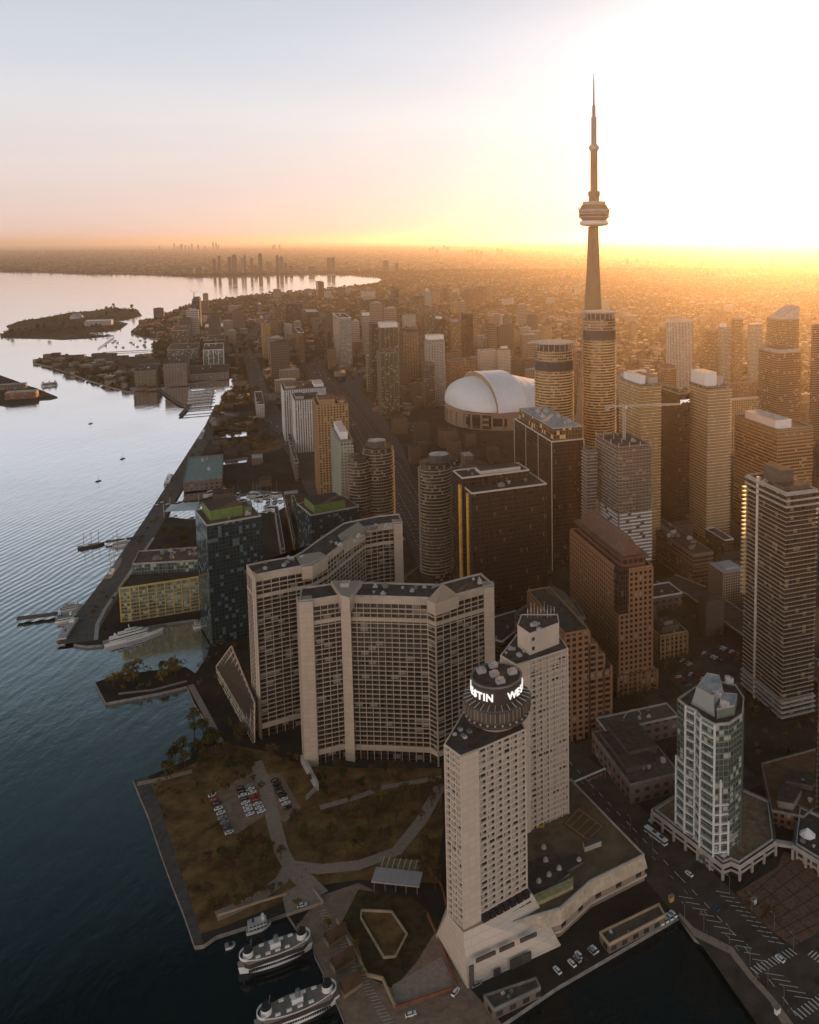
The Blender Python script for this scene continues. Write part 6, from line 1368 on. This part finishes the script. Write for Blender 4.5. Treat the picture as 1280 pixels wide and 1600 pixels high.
for k, (x, y) in enumerate([(513, 1450), (540, 1512), (563, 1528), (555, 1485), (465, 1418)]): tree(at(x, y, 2), 2, .55, f'{ORD[k]} small yellow tree along the cream garden wall of the dock plaza', 'small trees of the dock plaza')
grove([(1160, 1425), (1200, 1425), (1225, 1445), (1200, 1460), (1165, 1440)], 4, (1, 4), .7, .9, 'on the tiled plaza', 'bare trees on the tiled plaza', 9)
grove([(360, 610), (385, 596), (402, 600), (404, 625), (385, 640), (352, 640)], 20, (3, 3, 5, 4), 1.3, 2.0, 'on the wooded knoll beside the marina', 'trees on the wooded knoll', 10)
grove([(348, 655), (405, 655), (412, 668), (350, 674)], 10, (0, 2, 3), 1.0, 1.5, 'on the small lakeside lawn', 'trees on the small lakeside lawn', 11)
grove([(345, 685), (430, 682), (436, 704), (350, 706)], 18, (0, 2, 3), 1.1, 1.6, 'in the garden between boulevard and quay', 'trees in the boulevard garden', 12)
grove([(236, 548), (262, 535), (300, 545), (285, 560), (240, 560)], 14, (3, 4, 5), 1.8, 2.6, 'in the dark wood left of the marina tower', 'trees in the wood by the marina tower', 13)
grove([(350, 545), (395, 535), (405, 560), (390, 575), (360, 570)], 14, (3, 4, 0), 1.8, 2.6, 'in the green park right of the marina tower', 'trees in the green park', 14)
grove([(60, 568), (120, 572), (170, 575), (200, 600), (165, 598), (100, 580)], 16, (3, 5, 4), 1.2, 2.0, 'on the spit opposite the airfield', 'trees on the harbour spit', 15)
grove([(16, 524), (70, 505), (130, 505), (175, 512), (130, 526), (60, 527)], 16, (3, 5, 4), 1.6, 2.4, 'on the front island of the lake park', 'trees on the front park island', 16, 1.6)
grove([(138, 492), (175, 484), (216, 486), (215, 492), (160, 497)], 10, (5, 3), 2.0, 3.0, 'on the rear island of the lake park', 'trees on the rear park island', 17, 1.6)
grove([(225, 505), (260, 495), (300, 498), (300, 525), (230, 524)], 10, (3, 4), 1.8, 2.6, 'on the shore below the exhibition grounds', 'trees below the exhibition grounds', 18)
grove([(660, 1000), (770, 1010), (820, 960), (1010, 1090), (900, 1170)], 3, (1,), .8, 1, 'in the courtyard between the offices', 'trees in the office courtyard', 19)
grove([(250, 830), (310, 815), (310, 870), (235, 880)], 10, (3, 4, 0), .8, 1.2, 'on the garden roof side of the yellow framed building', 'trees by the yellow framed building', 20)
grove([(540, 590), (590, 580), (640, 640), (600, 655)], 14, (1, 4, 0), 1.2, 1.8, 'in the railway park west of the dome', 'trees in the railway park', 21)

# ---------------------------------------------------------------- filler: districts beyond, and small blocks between the towers
landpoly = np.array([(p.x, p.y) for p in outer])
def inside(P, poly):
    x, y = P[:, 0], P[:, 1]; c = np.zeros(len(P), bool); n = len(poly)
    for i in range(n):
        a, b = poly[i-1], poly[i]
        k = (a[1] > y) != (b[1] > y)
        with np.errstate(divide='ignore', invalid='ignore'): k &= x < (b[0]-a[0])*(y-a[1])/(b[1]-a[1]+1e-12)+a[0]
        c ^= k
    return c
RDS = [(EP, 34), (R2, 24), (R1, 24), (QP, 24)]
def free(P, pad=8, roads=True):
    ok = inside(P, landpoly)
    for h_ in holes: ok &= ~inside(P, np.array([(p.x, p.y) for p in h_]))
    for f in FOOT:
        c = np.mean([(p[0], p[1]) for p in f], axis=0); r = max(np.hypot(p[0]-c[0], p[1]-c[1]) for p in f)*.85
        near_ = np.hypot(P[:, 0]-c[0], P[:, 1]-c[1]) < r+pad; ok &= ~near_
    if roads:
        for R, w in RDS:
            for a, b in zip(R, R[1:]):
                d = np.array([b.x-a.x, b.y-a.y]); l2 = d@d; q = P-np.array([a.x, a.y]); tt = np.clip(q@d/l2, 0, 1); ok &= np.hypot(*(q-tt[:, None]*d).T) > w
    return ok
def wedge(n, d0, d1, a0=-56, a1=34, pw=1.4):
    u = rng.random(n); d = (d0**(2-pw)+u*(d1**(2-pw)-d0**(2-pw)))**(1/(2-pw)); a = np.radians(rng.uniform(a0, a1, n)); return np.stack([d*np.sin(a), d*np.cos(a)], 1)
def np_mesh(name, V, Fq, m, mi=None):
    me = bpy.data.meshes.new(name); me.vertices.add(len(V)); me.vertices.foreach_set('co', V.astype(np.float32).ravel())
    n = Fq.shape[1]; me.loops.add(Fq.size); me.loops.foreach_set('vertex_index', Fq.astype(np.int32).ravel()); me.polygons.add(len(Fq)); me.polygons.foreach_set('loop_start', np.arange(0, Fq.size, n, dtype=np.int32))
    for k in (m if isinstance(m, list) else [m]): me.materials.append(k)
    if mi is not None: me.polygons.foreach_set('material_index', mi.astype(np.int32))
    me.update(calc_edges=True); me.validate(); o = bpy.data.objects.new(name, me); COL.objects.link(o); return o
# canopy clumps
def clumps(name, P, s, hscale, m, label):
    n = len(P); base = np.array([[1, 0, 0], [0, 1, 0], [-1, 0, 0], [0, -1, 0], [0, 0, 1], [0, 0, -.3]]); F = np.array([[0, 1, 4], [1, 2, 4], [2, 3, 4], [3, 0, 4], [1, 0, 5], [2, 1, 5], [3, 2, 5], [0, 3, 5]])
    V = base[None]*s[:, None, None]*rng.uniform(.6, 1.35, (n, 6, 1)); V[:, :, 2] *= hscale; a = rng.uniform(0, 6.28, n); ca, sa = np.cos(a)[:, None], np.sin(a)[:, None]
    X = V[:, :, 0]*ca-V[:, :, 1]*sa; Y = V[:, :, 0]*sa+V[:, :, 1]*ca; V = np.stack([X+P[:, 0:1], Y+P[:, 1:2], V[:, :, 2]+2+s[:, None]*.6], 2).reshape(-1, 3)
    Fq = (F[None]+6*np.arange(n)[:, None, None]).reshape(-1, 3); mi = np.repeat(rng.integers(0, len(m), n), 8)
    kind(np_mesh(name, V, Fq, m, mi), 'stuff', label, 'woodland')
P = wedge(190000, 1450, 9000); P = P[free(P, 0)]; d = np.hypot(P[:, 0], P[:, 1])
dens = np.sin(P[:, 0]*.004+1)*np.sin(P[:, 1]*.0033)+rng.random(len(P))*1.6 > .35; P, d = P[dens], d[dens]
clumps('tree_canopy', P, rng.uniform(2.6, 4.8, len(P))*(1+d/8000), .9, [TCM[0], TCM[3], TCM[1], TCM[3], TCM[0], mat('canopy_rust', (.12, .06, .025), .9, var=.3, sc=.1)], 'mixed brown and olive street trees covering the low suburbs to the horizon')
P = wedge(40000, 8000, 40000, -60, 36, 1.2); P = P[inside(P, landpoly)]; d = np.hypot(P[:, 0], P[:, 1])
clumps('far_woodland', P, rng.uniform(9, 24, len(P))*(.6+d/22000), .35, [TCM[0], TCM[3], TCM[1]], 'far off wooded plain fading to the horizon')
# shore trees of the two far coasts
pts = []
for cl in (ring([(440, 457), (400, 461), (375, 464), (345, 468), (316, 472), (285, 478)]), ring([(515, 451), (479, 454), (440, 457)]), far_l, ring([(590, 442), (555, 447), (515, 451)])):
    for a, b in zip(cl, cl[1:]):
        l = (b-a).length; k = int(l/22); 
        for i in range(k): q = a.lerp(b, rng.random()); pts.append((q.x+rng.uniform(0, 60), q.y+rng.uniform(15, 70)))
P = np.array(pts); P = P[inside(P, landpoly)]; clumps('shore_trees', P, rng.uniform(7, 13, len(P)), .8, [TCM[3], TCM[0], TCM[1]], 'belt of trees along the far bay shores')
# woods on the islands and the spit
pts = []
for key, v in (('park_island', isl['park_island']), ('spit', [(60, 568), (120, 572), (170, 575), (200, 600), (165, 598), (100, 580)]), ('shore', [(225, 505), (262, 495), (345, 475), (420, 466), (430, 480), (300, 530), (228, 524)])):
    pl = np.array([(p.x, p.y) for p in ring(v)]); lo, hi = pl.min(0), pl.max(0); Q = rng.uniform(lo, hi, (2600, 2)); Q = Q[inside(Q, pl)]
    w_ = np.sin(Q[:, 0]*.02)+np.sin(Q[:, 1]*.013)+rng.random(len(Q))*1.5 > .55; Q = Q[w_]
    k_ = np.ones(len(Q), bool)
    for f in FOOT:
        c = np.mean([(p[0], p[1]) for p in f], axis=0); r = max(np.hypot(p[0]-c[0], p[1]-c[1]) for p in f); k_ &= np.hypot(Q[:, 0]-c[0], Q[:, 1]-c[1]) > r*.9
    pts.append(Q[k_])
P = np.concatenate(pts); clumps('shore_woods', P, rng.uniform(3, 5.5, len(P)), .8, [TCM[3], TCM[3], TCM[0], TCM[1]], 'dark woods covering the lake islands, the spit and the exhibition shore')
# low houses
P = wedge(17000, 1500, 9500); P = P[free(P, 4)]; n = len(P); w = rng.uniform(3.5, 7, n)*rng.choice([1, 1, 1, 2.2], n); l = rng.uniform(4, 9, n)*rng.choice([1, 1, 1, 1.8], n); h = rng.uniform(3.5, 8, n)*rng.choice([1, 1, 1, 1.7], n); a = GA+rng.choice([0, math.pi/2], n)
c = np.array([[-1, -1], [1, -1], [1, 1], [-1, 1]]); X = c[None, :, 0]*w[:, None]; Y = c[None, :, 1]*l[:, None]; xx = X*np.cos(a)[:, None]-Y*np.sin(a)[:, None]+P[:, 0:1]; yy = X*np.sin(a)[:, None]+Y*np.cos(a)[:, None]+P[:, 1:2]
V = np.concatenate([np.stack([xx, yy, np.full_like(xx, 1.5)], 2), np.stack([xx, yy, np.repeat(h[:, None]+2, 4, 1)], 2)], 1).reshape(-1, 3)
F = np.array([[0, 1, 5, 4], [1, 2, 6, 5], [2, 3, 7, 6], [3, 0, 4, 7], [4, 5, 6, 7]]); Fq = (F[None]+8*np.arange(n)[:, None, None]).reshape(-1, 4)
mi = np.stack([rng.integers(0, 3, n)]*4+[rng.choice([3, 3, 3, 4, 5], n)], 1).reshape(-1)
kind(np_mesh('low_houses', V, Fq, [mat('house_brick', (.20, .11, .07), .9, var=.3, sc=.05), mat('house_tan', (.28, .21, .15), .9, var=.3, sc=.05), mat('house_grey', (.18, .17, .16), .9, var=.3, sc=.05), mat('house_roof', (.12, .10, .09), .9, var=.4, sc=.05), mat('house_roof_light', (.45, .42, .40), .8, var=.3, sc=.05), mat('house_roof_mid', (.24, .19, .16), .8, var=.3, sc=.05)], mi), 'stuff', 'low brick houses and flat roofs filling the suburbs between the trees', 'houses')
# far sets of towers, each one its own object
def unit_tower(fm, name):
    t = thing(name, '', 'building', (0, 0, -300)); mb = MB(); mb.prism([(-.5, -.5), (.5, -.5), (.5, .5), (-.5, .5)], -.02, 1, 0, top=False)
    me = mb.mesh('wall', fm); link('wall', me, t); mb = MB(); mb.prism([(-.49, -.49), (.49, -.49), (.49, .49), (-.49, .49)], .99, 1.0); mb.prism([(-.25, -.3), (.3, -.3), (.3, .25), (-.25, .25)], 1.0, 1.05); mb.build('roof', roofl if 'tan' in fm.name or 'pale' in fm.name else roofm, t, org=(0, 0, 0)); return t
def far_facade(name, c, g):
    m = bpy.data.materials.new(name); m.use_nodes = True; t = m.node_tree; b = t.nodes['Principled BSDF']; b.inputs['Roughness'].default_value = .5
    tc = t.nodes.new('ShaderNodeTexCoord'); br = t.nodes.new('ShaderNodeTexBrick'); br.inputs['Color1'].default_value = (*g, 1); br.inputs['Color2'].default_value = (*[k*.6 for k in g], 1); br.inputs['Mortar'].default_value = (*c, 1)
    br.inputs['Scale'].default_value = 1; br.inputs['Mortar Size'].default_value = .012; br.inputs['Brick Width'].default_value = .11; br.inputs['Row Height'].default_value = .07; br.offset = 0
    sp = t.nodes.new('ShaderNodeSeparateXYZ'); cb2 = t.nodes.new('ShaderNodeCombineXYZ'); ad = t.nodes.new('ShaderNodeMath'); ad.operation = 'ADD'
    t.links.new(tc.outputs['Object'], sp.inputs[0]); t.links.new(sp.outputs[0], ad.inputs[0]); t.links.new(sp.outputs[1], ad.inputs[1]); t.links.new(ad.outputs[0], cb2.inputs[0]); t.links.new(sp.outputs[2], cb2.inputs[1])
    t.links.new(cb2.outputs[0], br.inputs['Vector']); t.links.new(br.outputs[0], b.inputs['Base Color']); MT[name] = m; return m
UT = [unit_tower(far_facade('far_brown_wall', (.22, .15, .10), (.05, .035, .03)), 'apartment_block'), unit_tower(far_facade('far_tan_wall', (.34, .27, .20), (.07, .06, .05)), 'apartment_block'), unit_tower(far_facade('far_dark_wall', (.10, .09, .08), (.03, .03, .03)), 'apartment_block'), unit_tower(far_facade('far_pale_wall', (.48, .44, .40), (.12, .11, .10)), 'apartment_block')]
uu = [False]*4; UNn = ['brown', 'tan', 'dark', 'pale']
def far_tower(x, y, w, d_, h, k, lab, grp, rz=GA*-1, nm=None):
    t = UT[k]
    if not uu[k]: uu[k] = True; t.location = (x, y, 2); t.rotation_euler = (0, 0, rz); t['label'] = lab; 
    else: t = dup(t, (x, y, 2), rz, lab)
    t.scale = (w, d_, h)
    t.name = nm or 'apartment_block'
    t['category'] = nm.replace('_', ' ') if nm else 'building'
    if grp: t['group'] = grp
    return t
for k, (x0, x1, yt) in enumerate([(388, 402, 132), (410, 425, 118), (455, 472, 122), (474, 497, 113), (515, 528, 124), (529, 538, 115), (557, 570, 127), (573, 590, 160), (594, 613, 108), (630, 645, 140), (674, 688, 116), (690, 708, 122), (712, 725, 150), (735, 750, 162), (780, 800, 168), (820, 850, 165), (905, 922, 126), (924, 942, 124), (1160, 1185, 138), (1187, 1212, 166), (1213, 1230, 150), (270, 300, 172), (310, 340, 168)]):
    xa, xb, yt_ = 200+x0/2.909, 200+x1/2.909, 360+yt/2.909; yb = 427.5 if x0 < 860 else 425.5; p = at((xa+xb)/2, yb, 2); w = (xb-xa)/FPX*p.y*.9; h = hgt((xa+xb)/2, yt_, p.y)-2
    far_tower(p.x, p.y, w, w*.9, h, [2, 0, 2, 2, 1][k % 5], f'{ORD[k]} tower from the left in the cluster across the bay', None, nm='lakeside_tower')
for k, (x, yt) in enumerate([(145, 72), (212, 60), (226, 72), (240, 66), (247, 62), (262, 68), (278, 72), (292, 62), (320, 65), (350, 72), (388, 55), (402, 58), (412, 68), (660, 68), (668, 64), (690, 66)]):
    X = 200+x/2.909; p = at(X, 393, 2); h = hgt(X, 360+yt/2.909, p.y); far_tower(p.x, p.y, 2.2/FPX*p.y, 2/FPX*p.y, h, 2, f'{ORD[k]} tower from the left in the faint skyline on the horizon', None, nm='distant_tower')
for k, (x, yt) in enumerate([(672, 388), (677, 386), (683, 390), (694, 384), (700, 386), (732, 391), (738, 390), (745, 391), (752, 393), (778, 389), (784, 390), (980, 405), (995, 404), (1097, 408), (1012, 408)]):
    p = at(x, yt+8, 2); h = hgt(x, yt, p.y); far_tower(p.x, p.y, 4/FPX*p.y, 3/FPX*p.y, h, 2 if k < 11 else 0, f'{ORD[k]} block from the left among the distant towers of the northern plain', None, nm='distant_tower')
P = wedge(1500, 1700, 7500, -30, 36, 1.2); P = P[free(P, 14)][:170]
P2 = wedge(900, 1750, 3300, -24, 0, 1.1); P2 = P2[free(P2, 12)][:80]; P = np.concatenate([P, P2])
BIG = 170
for i_, p in enumerate(P):
    d = math.hypot(*p); k = int(rng.choice([0, 0, 1, 1, 2, 3])); hh = float(rng.choice([14, 20, 28, 40, 58])*rng.uniform(.8, 1.2)) if i_ < BIG else float(rng.choice([24, 40, 60, 80])*rng.uniform(.8, 1.2)); x_, y_ = proj((p[0], p[1], hh))
    far_tower(float(p[0]), float(p[1]), float(rng.uniform(18, 45)), float(rng.uniform(14, 24)), hh, k, f'{UNn[k]} mid rise block scattered through the tree covered suburbs', f'{UNn[k]} mid rise blocks scattered through the suburbs')
P = wedge(9000, 560, 1700, -34, 30, 1.0); ok = free(P, 9); P = P[ok]; keep = []
for p in P:
    x_, y_ = proj((p[0], p[1], 2))
    if x_ < 330 or (y_ > 860 and x_ < 1000) or y_ > 1000: continue
    if any((p[0]-q[0])**2+(p[1]-q[1])**2 < (17 if x_ < 620 and y_ > 640 else 30)**2 for q in keep): continue
    keep.append(p)
for p in keep[:290]:
    px_, py_ = proj((p[0], p[1], 2)); k = int(rng.choice([0, 0, 1, 2, 2])); hh = float(rng.uniform(9, 34)) if px_ > 620 or py_ < 600 else float(rng.uniform(4, 10))
    far_tower(float(p[0]), float(p[1]), float(rng.uniform(12, 28)), float(rng.uniform(10, 24)), hh, k, f'{UNn[k]} low block filling the gaps between the downtown towers', f'{UNn[k]} low blocks between the downtown towers', nm='low_block')
P = wedge(900, 2000, 3600, -44, -26, 1.0); P = P[free(P, 14)][:30]
for p in P:
    k = int(rng.choice([0, 2, 1])); far_tower(float(p[0]), float(p[1]), float(rng.uniform(14, 30)), float(rng.uniform(10, 24)), float(rng.uniform(6, 14)), k, f'{UNn[k]} low shed on the exhibition grounds', f'{UNn[k]} sheds on the exhibition grounds', nm='exhibition_shed')
for x0, y0 in ((155, 556), (163, 560), (172, 556), (180, 562), (190, 560), (198, 566), (206, 562), (214, 568), (222, 564), (230, 570), (238, 566)):
    p = at(x0, y0+6, 2); far_tower(p.x, p.y, 34, 20, 17, 2, 'dark row house block on the harbour spit', 'row house blocks on the harbour spit', nm='row_houses')
# street and garden trees between the towers, past the ones built singly
P = wedge(9000, 480, 1700, -40, 34, 1.0); P = P[free(P, -2)]; P = P[:3600]; n = len(P)
K = 22; C = np.repeat(P, K, 0); hh_ = rng.uniform(3.5, 7, n).repeat(K); g = rng.normal(0, 1, (n*K, 3)); g /= np.linalg.norm(g, axis=1)[:, None]; rr2 = rng.uniform(.3, 1, n*K)*hh_*.5
ctr = np.stack([C[:, 0]+g[:, 0]*rr2, C[:, 1]+g[:, 1]*rr2, 2+hh_*.75+g[:, 2]*rr2*.8], 1); u = rng.normal(0, 1, (n*K, 3)); u /= np.linalg.norm(u, axis=1)[:, None]; w_ = np.cross(u, g); w_ /= np.linalg.norm(w_, axis=1)[:, None]+1e-9; ss = rng.uniform(.35, .8, n*K)[:, None]
V = np.stack([ctr-u*ss-w_*ss*.7, ctr+u*ss-w_*ss*.5, ctr+u*ss*.6+w_*ss, ctr-u*ss*.7+w_*ss*.8], 1).reshape(-1, 3)
kind(np_mesh('street_trees', V, np.arange(len(V)).reshape(-1, 4), [TCM[0], TCM[1], TCM[3]], np.repeat(rng.integers(0, 3, n), K)), 'stuff', 'small street and garden trees between the downtown blocks and roads', 'trees')
# elevated highway on columns behind the granite tower
HWY = [at(x, y, 9) for x, y in [(1330, 1075), (1240, 1030), (1160, 975), (1090, 925), (1040, 905)]]
t = thing('elevated_highway', 'elevated highway deck on concrete columns curving behind the surface car park', 'bridge', (HWY[0].x, HWY[0].y, 2)); mb = MB()
for a, b in zip(HWY, HWY[1:]): mb.bar(a, b, 24, h=1.6)
mb.build('deck', asphalt, t)
for s in (-12, 12):
    mb = MB()
    for a, b in zip(HWY, HWY[1:]):
        d = (b-a).normalized(); n = Vector((-d.y, d.x, 0))*s; mb.bar(a+n+Vector((0, 0, 1.2)), b+n+Vector((0, 0, 1.2)), .4, h=1.2)
    mb.build('barrier', palec, t)
for a, b in zip(HWY, HWY[1:]):
    for u in (.0, .33, .66):
        p = a.lerp(b, u); mb = MB(); mb.box(p.x, p.y, 1.5, 2, 9, 7, math.atan2((b-a).y, (b-a).x)); mb.build('column', greyc, t)

# ---------------------------------------------------------------- air
hz = MB(); X_, Y0_, Y1_, Z0_, Z1_ = 142000, -3200, 141000, -5, 600
hz.prism([(-X_, Y0_), (X_, Y0_), (X_, Y1_), (-X_, Y1_)], Z0_, Z1_, bottom=True)
hm = bpy.data.materials.new('haze'); hm.use_nodes = True; ht = hm.node_tree; ht.nodes.clear()
ho = ht.nodes.new('ShaderNodeOutputMaterial'); pv = ht.nodes.new('ShaderNodeVolumePrincipled'); pv.inputs['Color'].default_value = (1, .93, .84, 1)
pv.inputs['Density'].default_value = 2.8e-5; pv.inputs['Anisotropy'].default_value = .75; ht.links.new(pv.outputs[0], ho.inputs['Volume'])
ho_ = hz.build('haze', hm); kind(ho_, 'stuff', 'warm evening haze over the whole city', 'haze')
